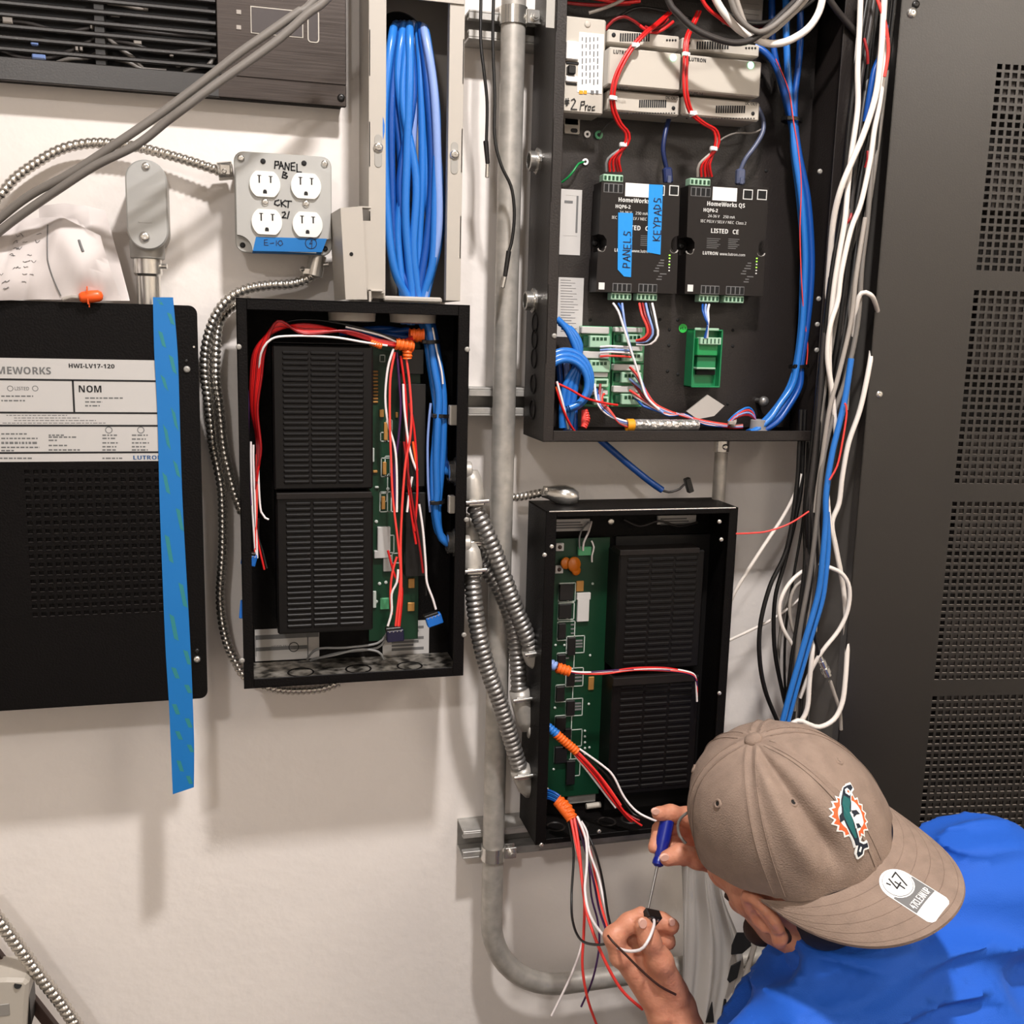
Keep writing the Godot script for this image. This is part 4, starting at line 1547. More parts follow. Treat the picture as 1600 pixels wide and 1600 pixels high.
	for q in [[392, 720, 394, 790, 399, 868, "white wire"], [396, 725, 399, 800, 402, 872, "white wire"], [401, 740, 401, 800, 398, 866, "coral wire"], [404, 750, 408, 800, 420, 812, "white wire"], [388, 640, 388, 720, 392, 790, "purple wire"], [399, 800, 402, 840, 413, 890, "red wire"], [404, 840, 410, 860, 417, 888, "black wire"]]:
		cable("left_lead", "thin %s lead hanging left of the ribbed modules above the blue plug" % hue(q[6]), "leads hanging left of the ribbed modules", 1.3, M[q[6]], [q[0], q[1] - 30, 98, q[0], q[1], 99, q[2], q[3], 100, q[4], q[5], 103], "wire")
	# plugs
	plug("blue plug hanging at the lower left of the middle panel", P(389, 874, 108), Vector3(0.017, 0.013, 0.012), "connector blue", -0.25)
	plug("blue flat tab sticking out at the left edge of the middle panel", P(380, 952, 130), Vector3(0.008, 0.022, 0.004), "connector blue", -0.1)
	plug("bright blue plug hanging at the lower right of the middle panel", P(678, 968, 108), Vector3(0.02, 0.013, 0.012), "connector blue", 0.3)
	plug("dark navy plug hanging below the modules of the middle panel", P(617, 992, 104), Vector3(0.021, 0.015, 0.012), "connector navy", 0.05)
	# leads on the right over the board
	var leads := [
		["white wire", [615, 545, 108, 606, 575, 106, 602, 620, 104, 606, 660, 104, 617, 700, 104, 620, 745, 104, 620, 800, 104]], ["coral wire", [617, 550, 107, 610, 590, 108, 609, 650, 108, 611, 720, 106, 614, 780, 106, 622, 850, 106, 626, 900, 106, 620, 960, 105, 618, 978, 104]],
		["coral wire", [635, 560, 106, 640, 600, 108, 643, 650, 107, 640, 690, 106, 634, 720, 106, 629, 780, 106, 626, 850, 106, 627, 920, 106, 622, 978, 104]], ["purple wire", [620, 550, 104, 624, 600, 103, 626, 640, 103, 622, 690, 103, 616, 740, 102, 618, 790, 102]],
		["white wire", [630, 600, 106, 632, 640, 105, 638, 690, 104, 645, 720, 104, 651, 735, 103]], ["red dark", [631, 690, 104, 635, 720, 105, 645, 790, 105, 655, 850, 105, 661, 895, 105]], ["white wire", [655, 788, 106, 661, 830, 106, 665, 880, 106, 667, 910, 107, 676, 935, 108, 681, 952, 108]],
		["white wire", [644, 745, 104, 640, 768, 103, 636, 800, 102]], ["coral wire", [620, 870, 106, 613, 895, 106, 610, 925, 105, 612, 960, 104]], ["white wire", [622, 890, 107, 620, 910, 107, 612, 928, 106, 612, 955, 105, 606, 978, 104]], ["red wire", [640, 630, 104, 648, 680, 104, 652, 760, 104, 648, 830, 104]],
		["red wire", [626, 556, 104, 634, 620, 104, 636, 700, 103, 640, 780, 103, 650, 850, 103]], ["black wire", [640, 700, 100, 655, 780, 101, 664, 860, 103, 666, 930, 104]], ["red wire", [606, 860, 104, 617, 900, 104, 628, 920, 104, 624, 978, 104]], ["orange cap", [645, 690, 104, 649, 715, 104, 652, 735, 103]]]
	for q in leads:
		cable("board_lead", "thin %s lead hanging over the green board of the middle panel" % hue(q[0]), "leads over the green board of the middle panel", 1.5, M[q[0]], q[1], "wire")
	for q in [[[480, 1030, 60, 496, 1014, 75, 540, 1012, 90, 590, 1005, 96, 605, 988, 100]], [[485, 1032, 60, 530, 1020, 80, 590, 1012, 92, 604, 990, 98]], [[488, 1030, 70, 520, 1024, 88, 560, 1015, 94, 590, 1018, 94, 600, 1030, 90]]]:
		cable("grey_lead", "grey lead curving over the floor of the middle panel", "grey leads at the bottom of the middle panel", 1.5, M["grey wire"], q[0], "wire")
	# orange tape wraps
	wind("orange tape wound round the red leads at the top of the middle panel", [617, 537, 110, 645, 541, 106], 0.0072)
	wind("orange tape knot behind the leads near the panel's top right", [640, 524, 92, 662, 524, 92], 0.0085)
	wind("orange tape wound below the knot where the leads hang down", [636, 546, 106, 637, 560, 105], 0.006)
	wind("small orange tape band at the corner of the upper ribbed module", [578, 534, 114, 596, 541, 112], 0.004)
	# blue cables down the right side
	var bl := [
		[[655, 476, 72, 665, 505, 80, 668, 540, 84, 678, 600, 88, 688, 650, 90, 689, 690, 88, 690, 730, 88, 704, 738, 88], "cable blue"],
		[[665, 480, 78, 674, 520, 86, 684, 560, 92, 692, 610, 94, 693, 650, 94, 692, 700, 92, 688, 750, 90, 684, 800, 90, 688, 835, 88, 704, 848, 88], "cable blue"],
		[[650, 480, 66, 664, 520, 78, 672, 570, 84, 682, 640, 90, 680, 690, 90, 677, 730, 90, 678, 790, 88, 684, 830, 86, 702, 850, 86], "cable blue"],
		[[660, 478, 84, 672, 520, 92, 678, 570, 96, 686, 620, 98, 684, 665, 98, 682, 720, 96, 683, 770, 94, 681, 800, 92, 690, 842, 90, 704, 850, 90], "cable blue"],
		[[668, 478, 70, 680, 530, 76, 690, 600, 82, 690, 645, 84, 694, 690, 84, 694, 720, 84, 706, 736, 84], "cable blue deep"]]
	for q in bl:
		cable("blue_cable", "%s data cable running down inside the right edge of the middle panel" % hue(q[1]), "blue cables in the middle panel", 4.6, M[q[1]], q[0])
	cable("white_lead", "thin white lead along the blue cables in the middle panel", "", 1.2, M["white wire"], [676, 512, 96, 682, 545, 100, 690, 580, 102, 692, 600, 102], "wire")
	cable("white_lead", "pale lead hanging left of the blue cables in the middle panel", "", 1.6, M["cable pale"], [673, 630, 92, 670, 660, 92, 668, 700, 92, 669, 760, 92, 672, 800, 90], "wire")
	for q in [[540, 512, 62, 590, 520, 64, 640, 516, 70], [530, 520, 60, 600, 514, 62, 650, 524, 68], [560, 522, 66, 610, 524, 70, 655, 530, 74]]:
		cable("blue_cable", "blue data cable crossing behind the orange tape at the panel top", "blue cables across the top of the middle panel", 4.2, M["cable blue deep"], q)
	tie("black tie round the blue cables near the top of the middle panel", P(673, 534, 88), 0.0125, 0.05)
	tie("black tie at the middle of the blue cables in the middle panel", P(688, 649, 91), 0.0115, -0.05)
	tie("black tie low on the blue cables in the middle panel", P(683, 784, 91), 0.009, 0.1)


func plug(label: String, c: Vector3, s: Vector3, m: String, turn: float) -> void:
	var t := thing("wire_plug", label, "plug", c)
	var x := Transform3D(Basis(Vector3(0, 0, 1), turn), c)
	var b := B.new()
	b.box(Vector3.ZERO, s, 0.001, x)
	put("plug_shell", b, M[m], t)
	if s.z > 0.01:
		b = B.new()
		b.box(Vector3(-s.x * 0.1, s.y * 0.55, 0), Vector3(s.x * 0.9, s.y * 0.35, s.z * 0.9), 0.0008, x)
		put("plug_back", b, M["black plastic"], t)
		for k in 4:
			b = B.new()
			b.box(Vector3(s.x * (-0.33 + 0.22 * k), s.y * 0.4, s.z * 0.5), Vector3(0.0012, 0.0014, 0.001), 0.0, x)
			put("plug_contact", b, M["zinc"], t)


# coil of coloured tape wound along a line
func wind(label: String, flat: Array, r: float, m := "orange tape") -> void:
	var b := B.new()
	b.hose(path(flat), r, r * 0.22, r * 0.7, 1.0, 12)
	var pts := path(flat)
	var d := (pts[pts.size() - 1] - pts[0]).normalized()
	b.cyl(pts[0] + d * 0.001, pts[pts.size() - 1] - d * 0.001, r * 0.85, -1, 12)
	solo("tape_wrap", b, M[m], label, "tape")


# band round a bundle, its axis upright (tilted by lean)
func tie(label: String, c: Vector3, r: float, lean: float, m := "black wire", up := Vector3.UP) -> void:
	var t := thing("cable_tie", label, "cable tie", c)
	var x := B.aim(c, up.rotated(Vector3(0, 0, 1), lean))
	var b := B.new()
	b.lathe(x, [Vector2(r - 0.0006, -0.0022), Vector2(r + 0.0008, -0.0022), Vector2(r + 0.0008, 0.0022), Vector2(r - 0.0006, 0.0022)], 22)
	put("tie_band", b, M[m], t)
	b = B.new()
	b.box(x * Vector3(0, 0, 0) + Vector3(-r * 0.75, 0, r * 0.75), Vector3(0.006, 0.005, 0.005), 0.0008)
	put("tie_head", b, M[m], t)


# ---------------------------------------------------------------- lower right open panel
func lower_panel() -> void:
	var zb := 0.055
	var zf := 0.135
	var xl := P(845, 1060, 135).x
	var xr := P(1143, 960, 135).x
	var yt := P(1000, 796, 135).y
	var yb := P(930, 1311, 135).y
	var r := Rect2(xl, yb, xr - xl, yt - yb)
	var t := thing("dimmer_panel", "open black lighting panel with a green board, just left of the man's cap", "electrical panel", Vector3(xl, yb, 0))
	open_box(t, r, zb, zf, [0.014, 0.012, 0.007, 0.0075], M["black coat"])
	var b := B.new()
	b.cyl(Vector3(xl + 0.004, yt - 0.0005, zf - 0.0005), Vector3(xr - 0.004, yt - 0.0005, zf - 0.0005), 0.0011, -1, 8)
	put("worn_edge", b, M["zinc"], t, "bare worn metal along the top edge")
	b = B.new()
	b.slab(R(962, 838, 1120, 1262, 60), 0.0566, 0.062)
	put("inner_plate", b, M["black plastic"], t)
	module_cover(t, R(969, 864, 1092, 1042, 108), zb, 0.108, 18, "upper ribbed module cover")
	module_cover(t, R(958, 1064, 1084, 1232, 108), zb, 0.108, 17, "lower ribbed module cover")
	for q in [[969, 860, 1093, 864], [958, 1060, 1085, 1064]]:
		b = B.new()
		b.slab(R(q[0], q[1], q[2], q[3], 109), 0.08, 0.11, 0.0005)
		put("cover_edge", b, M["module black"], t)
	b = B.new()
	b.slab(R(864, 842, 936, 1240, 66), 0.0645, 0.066, 0.0003)
	var bd := put("circuit_board", b, M["circuit green"], t)
	var z := 0.0664
	outlines(bd, [[873, 911, 899, 940], [872, 942, 897, 968], [871, 971, 898, 1000], [885, 994, 913, 1020], [870, 1020, 897, 1046], [884, 1044, 911, 1072], [868, 1070, 895, 1096], [884, 1092, 910, 1118], [867, 1118, 893, 1146], [892, 1140, 909, 1166], [866, 1166, 892, 1190], [888, 1186, 906, 1212]], z, M["silkscreen"])
	for q in [[875, 914, 896, 938], [874, 945, 893, 966], [873, 975, 884, 998], [888, 997, 899, 1024], [872, 1024, 884, 1044], [887, 1050, 898, 1072], [870, 1074, 882, 1096], [886, 1096, 898, 1118], [869, 1122, 884, 1144], [880, 1140, 892, 1170], [868, 1168, 886, 1192], [886, 1190, 898, 1226]]:
		chip(bd, q, 0.066, 0.072, M["black plastic"])
	for q in [[869, 849, 881, 861], [868, 884, 880, 896]]:
		chip(bd, q, 0.066, 0.07, M["label white"], "corner_pad")
		dots(bd, [(q[0] + q[2]) / 2.0, (q[1] + q[3]) / 2.0], 0.0701, 0.0028, M["brown steel"], "pad_hole")
	# amber discs
	for q in [[884, 880, 10, "amber"], [897, 882, 13, "amber"], [900, 891, 9, "amber"]]:
		b = B.new()
		var c := P(q[0], q[1], 72)
		b.lathe(B.aim(c, Vector3(0.25, 0.15, 1)), [Vector2(0, -0.002), Vector2(q[2] * 0.0007, -0.0018), Vector2(q[2] * 0.0008, 0.0), Vector2(q[2] * 0.0007, 0.0018), Vector2(0, 0.0022)], 20, true)
		put("disc_capacitor", b, M[q[3]], bd)
	chip(bd, [902, 927, 923, 937], 0.066, 0.0705, M["label white"], "chip_label")
	chip(bd, [903, 937, 920, 971], 0.066, 0.0705, M["label white"], "chip_label")
	chip(bd, [901, 908, 912, 924], 0.066, 0.068, M["gold"], "board_part")
	chip(bd, [920, 1058, 928, 1078], 0.066, 0.068, M["gold"], "board_part")
	chip(bd, [904, 855, 924, 868], 0.066, 0.071, M["terminal green"], "terminal_block")
	dots(bd, [887, 926, 887, 932, 887, 938, 886, 954, 886, 960, 886, 966, 926, 912, 868, 1008, 882, 1008, 867, 1106, 922, 1024, 920, 1100, 865, 1202, 907, 863, 914, 863, 921, 863, 914, 1142, 914, 1151, 914, 1160, 914, 1169, 914, 1178, 921, 1168], z, 0.0017, M["silkscreen"], "solder_pad")
	for q in [[884, 1002, 889, 1040], [899, 1000, 910, 1014], [898, 1052, 909, 1068], [898, 1098, 908, 1112], [892, 975, 897, 995]]:
		b = B.new()
		for k in 3:
			b.slab(R(q[0], lerpf(q[1], q[3], k / 3.0), q[2], lerpf(q[1], q[3], k / 3.0) + 2, 66.4), 0.066, 0.0668)
		put("printed_mark", b, M["print grey"], bd).set_meta("kind", "stuff")
	# label strips at the inner top
	for q in [[859, 812, 921, 829], [1028, 806, 1087, 818]]:
		b = B.new()
		b.slab(R(q[0], q[1], q[2], q[3], 60), 0.0568, 0.0602)
		var lb := put("paper_label", b, M["label white"], t)
		b = B.new()
		for k in 3:
			b.slab(R(q[0] + 4, q[1] + 4 + k * 4, q[2] - 14 + k * 3, q[1] + 5.2 + k * 4, 60.2), 0.06, 0.0604)
		put("small_print", b, M["print grey"], lb).set_meta("kind", "stuff")
	b = B.new()
	b.slab(R(888, 1220, 930, 1252, 60), 0.0568, 0.06)
	put("paper_label", b, M["cast grey"], t)
	b = B.new()
	b.cyl(P(916, 1260, 66), P(938, 1257, 66), 0.004, -1, 12)
	put("strip_tube", b, M["supply grey"], t)
	dots(t, [955, 815], 0.058, 0.005, M["zinc"], "stud")
	# knockouts on the floor
	for q in [[868, 1294], [905, 1286], [948, 1276], [985, 1270]]:
		b = B.new()
		var c := P(q[0], q[1], 95)
		c.y = yb + 0.0018
		b.lathe(at_x(c), [Vector2(0.0105, 0), Vector2(0.012, 0.0012), Vector2(0.0135, 0)], 24)
		put("knockout", b, M["module black"], t)
	for q in [[851, 867], [862, 854], [1124, 815], [1127, 843], [1124, 1083], [846, 1320], [936, 1299]]:
		screw(t, P(q[0], q[1], 135), 0.003, M["zinc"])
	# wiring
	wire(t, "inner_lead", 1.2, M["grey wire"], [920, 816, 64, 908, 830, 70, 905, 845, 72, 906, 858, 72])
	wire(t, "inner_lead", 1.4, M["white wire"], [924, 815, 64, 920, 830, 74, 912, 848, 76, 911, 860, 72])
	wire(t, "inner_lead", 1.2, M["white wire"], [924, 845, 70, 928, 855, 72, 925, 868, 72, 925, 878, 70])
	wire(t, "inner_lead", 1.6, M["cable dark"], [975, 812, 64, 1000, 822, 72, 1030, 814, 72, 1060, 822, 70, 1090, 816, 66])
	# bundle 1, going right across the modules
	for q in [["white wire", 1046, 1046, 0], ["red wire", 1047, 1044, 1], ["coral wire", 1049, 1047, 2], ["purple wire", 1045, 1046, 3]]:
		cable("cross_lead", "thin %s lead crossing the ribbed modules of the lower panel" % hue(q[0]), "leads crossing the lower panel's modules", 1.4, M[q[0]], [862, 1041, 118, 876, 1044, 120, 900, 1050 + q[3] * 0.6, 122, 940, q[1] + 4, 124, 990, q[2], 126, 1040, q[2] - 1 + q[3] * 0.8, 127, 1072, 1049 + q[3], 126, 1086, 1056 + q[3], 124, 1088 + q[3] * 0.5, 1075, 122, 1089, 1096 - q[3] * 8, 120], "wire")
	wind("orange tape wound round the upper lead bundle of the lower panel", [870, 1043, 119, 890, 1049, 121], 0.0072)
	wind("pale blue sleeve where the upper lead bundle enters the lower panel", [857, 1036, 116, 868, 1042, 118], 0.007, "cable pale")
	# bundle 2, down to the right
	for q in [["white wire", [905, 1170, 128, 940, 1195, 132, 958, 1212, 136, 975, 1245, 142, 995, 1268, 150, 1020, 1281, 165, 1032, 1284, 180]], ["red wire", [900, 1176, 127, 930, 1205, 130, 955, 1240, 135, 975, 1268, 140, 988, 1280, 145, 1003, 1290, 150]], ["red dark", [900, 1178, 126, 935, 1215, 130, 962, 1255, 135, 985, 1275, 142, 1000, 1282, 150]], ["red wire", [898, 1178, 126, 928, 1212, 129, 950, 1242, 133, 980, 1278, 138, 988, 1284, 140]], ["white wire", [898, 1180, 124, 922, 1210, 126, 945, 1240, 130, 962, 1262, 134]], ["coral wire", [902, 1174, 127, 925, 1198, 129, 948, 1226, 132, 970, 1258, 137]], ["black wire", [905, 1175, 126, 945, 1208, 130, 970, 1245, 134, 990, 1272, 140, 1010, 1278, 155]]]:
		cable("middle_lead", "thin %s lead slanting from the middle tape wrap towards the man's hand" % hue(q[0]), "leads slanting down in the lower panel", 1.5, M[q[0]], q[1], "wire")
	wind("orange tape wound round the middle lead bundle of the lower panel", [868, 1146, 122, 882, 1158, 124, 901, 1174, 127], 0.0062)
	wind("blue sleeve where the middle lead bundle enters the lower panel", [854, 1134, 118, 870, 1147, 122], 0.0062, "cable blue")
	# bundle 3, hanging out of the panel
	wind("orange tape wound round the lowest lead bundle of the lower panel", [870, 1250, 130, 884, 1262, 138, 894, 1280, 148], 0.0084)
	for k in 5:
		cable("blue_pair", "thin %s wire end tucked under the lowest orange tape wrap" % hue("cable blue" if k % 2 else "cable blue deep"), "blue wire ends at the lowest tape wrap", 1.8, M["cable blue" if k % 2 else "cable blue deep"], [850, 1234 + k * 3, 112, 860, 1236 + k * 3, 120, 872, 1242 + k * 3, 128, 880, 1252 + k * 2, 132], "wire")
	dots(t, [856, 1034, 853, 1132, 852, 1236], 0.114, 0.006, M["zinc"], "conduit_throat")
	var hang := [
		["coral red lead hanging lowest, running off the bottom of the picture", "coral wire", 1.8, [890, 1270, 145, 898, 1310, 170, 908, 1360, 190, 913, 1410, 205, 912, 1460, 212, 910, 1510, 215, 918, 1560, 215, 934, 1606, 212]],
		["coral red lead with a stripped end, curving right below the hand", "coral wire", 2.0, [896, 1272, 147, 904, 1320, 175, 910, 1380, 200, 918, 1430, 225, 940, 1490, 250, 970, 1545, 262, 1004, 1577, 268]],
		["white lead hanging left with its end above the conduit bend", "white wire", 1.5, [892, 1272, 145, 898, 1315, 170, 908, 1360, 190, 914, 1420, 205, 910, 1470, 210, 894, 1520, 212, 862, 1587, 210]],
		["white lead curving up into the held terminal block", "white wire", 1.7, [902, 1276, 150, 915, 1310, 180, 917, 1350, 215, 914, 1390, 245, 922, 1430, 275, 945, 1464, 335, 972, 1484, 374, 1000, 1484, 394, 1014, 1467, 396, 1022, 1445, 376, 1021, 1436, 362]],
		["black lead looping out to the left and back to the hand", "black wire", 1.6, [886, 1278, 140, 896, 1330, 160, 893, 1400, 190, 895, 1440, 220, 907, 1468, 255, 930, 1476, 290, 955, 1472, 318, 985, 1456, 322]],
		["dark lead hanging down behind the red leads", "purple wire", 1.3, [898, 1275, 146, 918, 1340, 170, 924, 1400, 190, 934, 1440, 200, 936, 1480, 205, 926, 1530, 208, 908, 1573, 206]],
		["black lead running steeply to the left hand", "black wire", 1.6, [904, 1276, 150, 926, 1320, 175, 937, 1355, 210, 944, 1390, 250, 950, 1430, 290, 958, 1462, 318]],
		["pink lead beside the black one running to the left hand", "coral wire", 1.5, [902, 1280, 150, 922, 1330, 175, 930, 1370, 215, 938, 1410, 260, 948, 1445, 295, 956, 1466, 318]],
		["purple lead joining the leads at the left hand", "purple wire", 1.4, [900, 1280, 148, 915, 1330, 175, 928, 1380, 215, 936, 1420, 260, 946, 1450, 295, 954, 1470, 318]],
		["brown lead crossing the back of the left hand", "brown wire", 1.3, [950, 1462, 366, 958, 1472, 376, 978, 1492, 382, 1002, 1516, 390, 1030, 1540, 397, 1056, 1554, 400]],
		["second white lead beside the red ones below the lowest tape wrap", "white wire", 1.5, [906, 1280, 150, 917, 1300, 170, 921, 1330, 185, 935, 1370, 230, 944, 1410, 265, 953, 1450, 300]]]
	for q in hang:
		cable("hanging_lead", q[0], "", q[2], M[q[1]], q[3], "wire")
	var b2 := B.new()
	b2.tube(path([1000, 1574, 267, 1013, 1583, 269]), 0.0011, 7)
	solo("bare_wire_end", b2, M["white wire"], "stripped pale end of the coral lead below the left hand", "wire end")

	# small hose and fitting on top, blue cable from above
	b = B.new()
	b.hose(path([796, 778, 40, 815, 776, 48, 835, 772, 60, 852, 769, 70]), 0.0058, 0.0016, 0.0064, 1.0)
	solo("armoured_cable", b, M["armour"], "short armoured cable from behind the conduit to the lower panel's top", "cable")
	var g := thing("hose_fitting", "shiny pear-shaped hose fitting on top of the lower panel", "conduit fitting", P(876, 772, 82))
	b = B.new()
	var a := P(848, 768, 72)
	var e := P(904, 778, 92)
	b.lathe(B.aim(a, e - a), [Vector2(0.0, 0.0), Vector2(0.0075, 0.0), Vector2(0.0085, 0.008), Vector2(0.012, 0.018), Vector2(0.0135, 0.028), Vector2(0.012, 0.038), Vector2(0.0075, 0.046), Vector2(0, 0.048)], 20, true)
	put("fitting_body", b, M["zinc"], g)
	b = B.new()
	b.cyl(P(852, 766, 84), P(852, 762, 84), 0.003, -1, 8)
	put("clamp_screw", b, M["zinc"], g)
	cable("blue_cable", "single dark blue cable slanting from the upper enclosure to the lower panel's top", "", 4.4, M["cable blue deep"], [930, 680, 70, 950, 698, 72, 985, 728, 78, 1015, 752, 84, 1035, 766, 88])
	cable("dark_lead", "thin dark lead ending the slanting blue cable on the panel top", "", 1.6, M["cable dark"], [1033, 765, 88, 1045, 769, 90, 1062, 764, 92, 1072, 755, 94, 1078, 768, 96], "wire")
	plug("small black clip standing on the lower panel's top right", P(1076, 758, 94), Vector3(0.008, 0.02, 0.008), "black plastic", 0.35)


# ---------------------------------------------------------------- ribbed steel hoses between the panels
func hose_end(t: Node3D, a: Vector3, e: Vector3, side: Vector3) -> void:
	# clamp connector: a tapered body with a strap and screw
	var b := B.new()
	var d := (e - a)
	b.lathe(B.aim(a, d), [Vector2(0.0, 0), Vector2(0.0135, 0), Vector2(0.014, d.length() * 0.3), Vector2(0.0125, d.length() * 0.75), Vector2(0.0085, d.length()), Vector2(0, d.length())], 14, true)
	put("connector_body", b, M["conduit steel"], t)
	b = B.new()
	b.box(a + d * 0.15 + Vector3(0, 0, 0.0145), Vector3(0.02, 0.008, 0.005), 0.001)
	put("clamp_strap", b, M["zinc"], t)
	b = B.new()
	b.cyl(a + d * 0.15 + Vector3(-0.014, 0, 0.0165), a + d * 0.15 + Vector3(0.015, 0.002, 0.0165), 0.0026, -1, 8)
	put("clamp_screw", b, M["zinc"], t)
	b = B.new()
	b.cyl(e, e + side, 0.0115, -1, 16, 0.0015)
	put("connector_neck", b, M["conduit steel"], t)


func ribbed_hoses() -> void:
	var list := [
		["uppermost ribbed steel hose slanting from the middle panel to the lower panel", [741, 790, 96, 752, 815, 98, 768, 850, 100, 785, 895, 100, 803, 945, 98, 820, 985, 96, 830, 1012, 94], [736, 735, 92], [838, 1040, 92]],
		["ribbed steel hose passing behind, between the two other hoses", [738, 850, 74, 752, 876, 74, 772, 905, 74, 792, 945, 74, 804, 990, 76, 809, 1040, 78, 811, 1078, 80], [732, 815, 72], [824, 1140, 84]],
		["lowest ribbed steel hose curving down to the lower panel's bottom left", [738, 895, 98, 740, 930, 100, 747, 985, 102, 762, 1045, 102, 780, 1095, 100, 797, 1150, 98, 812, 1200, 96], [734, 850, 94], [828, 1240, 92]]]
	for q in list:
		var t := thing("ribbed_hose", q[0], "steel hose", P(q[1][9], q[1][10], q[1][11]))
		var b := B.new()
		b.hose(path(q[1]), 0.0112, 0.0021, 0.0071, 0.0, 18)
		put("hose_jacket", b, M["hose steel"], t)
		var n: int = q[1].size()
		hose_end(t, P(q[1][0], q[1][1], q[1][2]), P(q[2][0], q[2][1], q[2][2]), Vector3(-0.012, 0, 0))
		hose_end(t, P(q[1][n - 3], q[1][n - 2], q[1][n - 1]), P(q[3][0], q[3][1], q[3][2]), Vector3(0.012, 0, 0.002))


# ---------------------------------------------------------------- tall upper enclosure
func upper_enclosure() -> void:
	var zb := 0.045
	var zf := 0.135
	var xl := P(856, 440, 135).x
	var xr := P(1298, 560, 135).x
	var yb := P(1050, 690, 135).y
	var r := Rect2(xl, yb, xr - xl, 0.56)
	var t := thing("control_enclosure", "tall black wall enclosure, open at the front, full of control modules and cables", "electrical enclosure", Vector3(xl, yb, 0))
	open_box(t, r, zb, zf, [0.013, 0.018, 0.0135, 0.0135], M["cabinet coat"])
	var b := B.new()
	b.slab(Rect2(xl + 0.006, yb + 0.01, xr - xl - 0.012, 0.53), 0.052, 0.054, 0.0005)
	put("mounting_plate", b, M["cabinet coat"], t)
	dots(t, [922, 500, 1031, 499, 1059, 500, 1046, 515, 1045, 540, 1043, 580, 1059, 585, 1145, 516, 1145, 541, 1190, 120, 1197, 267, 1137, 631], 0.0541, 0.0022, M["dark"], "plate_hole")
	for q in [[1279, 467], [1277, 507], [1276, 547], [1288, 548], [866, 525], [1281, 268]]:
		screw(t, P(q[0], q[1], 135), 0.0032, M["cast grey"])
	# knockouts on the left outer side
	for v in [505, 530, 560, 600, 640]:
		b = B.new()
		var c := P(838, v, 90)
		b.lathe(Transform3D(Basis(Vector3(0, 1, 0), Vector3(-1, 0, 0), Vector3(0, 0, 1)), Vector3(xl - 0.0004, c.y, 0.088)), [Vector2(0.0105, 0), Vector2(0.0115, 0.0012), Vector2(0.013, 0)], 22)
		put("knockout", b, M["black coat"], t)
	for v in [252, 470]:
		var c := P(832, v, 78)
		var x := Transform3D(Basis(Vector3(0, 1, 0), Vector3(-1, 0, 0), Vector3(0, 0, 1)), Vector3(xl, c.y, 0.08))
		b = B.new()
		b.lathe(x, [Vector2(0.0155, 0), Vector2(0.0155, 0.003), Vector2(0.012, 0.0035), Vector2(0.012, 0.012), Vector2(0.0095, 0.0125), Vector2(0.0095, 0.002)], 8)
		b.box(x * Vector3(0.0, 0.002, 0.0155), Vector3(0.004, 0.006, 0.004), 0.0008)
		put("lock_nut", b, M["zinc"], t)
	# stickers on the plate
	for q in [[877, 295, 906, 399], [873, 433, 909, 527]]:
		b = B.new()
		b.slab(R(q[0], q[1], q[2], q[3], 54.5), 0.0538, 0.0546)
		var lb := put("paper_label", b, M["label white"], t)
		b = B.new()
		if q[1] < 400:
			b.slab(R(882, 313, 895, 318, 54.7), 0.0545, 0.0548)
			b.slab(R(884, 305, 902, 306, 54.7), 0.0545, 0.0548)
			b.slab(R(901, 306, 902, 364, 54.7), 0.0545, 0.0548)
			b.slab(R(880, 368, 902, 369, 54.7), 0.0545, 0.0548)
		else:
			for k in 20:
				b.slab(R(876, 437 + k * 4.2, 892 + (k * 7) % 13, 438.6 + k * 4.2, 54.7), 0.0545, 0.0548)
		put("small_print", b, M["print grey"], lb).set_meta("kind", "stuff")

	breaker_unit()
	power_supply("grey power supply with a green light, next to the breaker unit", 950, 45, 1061, 182, 0)
	power_supply("grey power supply with a green light, under the big cable loop", 1066, 58, 1186, 190, 1)
	processor("black control module with two blue tape labels", [940, 284], [1063, 286], [931, 456], [1057, 459], true)
	processor("black control module without tape, right of the taped one", [1076, 290], [1201, 293], [1070, 459], [1192, 463], false)
	terminal_boards()
	relay_module()
	enclosure_bits()
	enclosure_wiring()


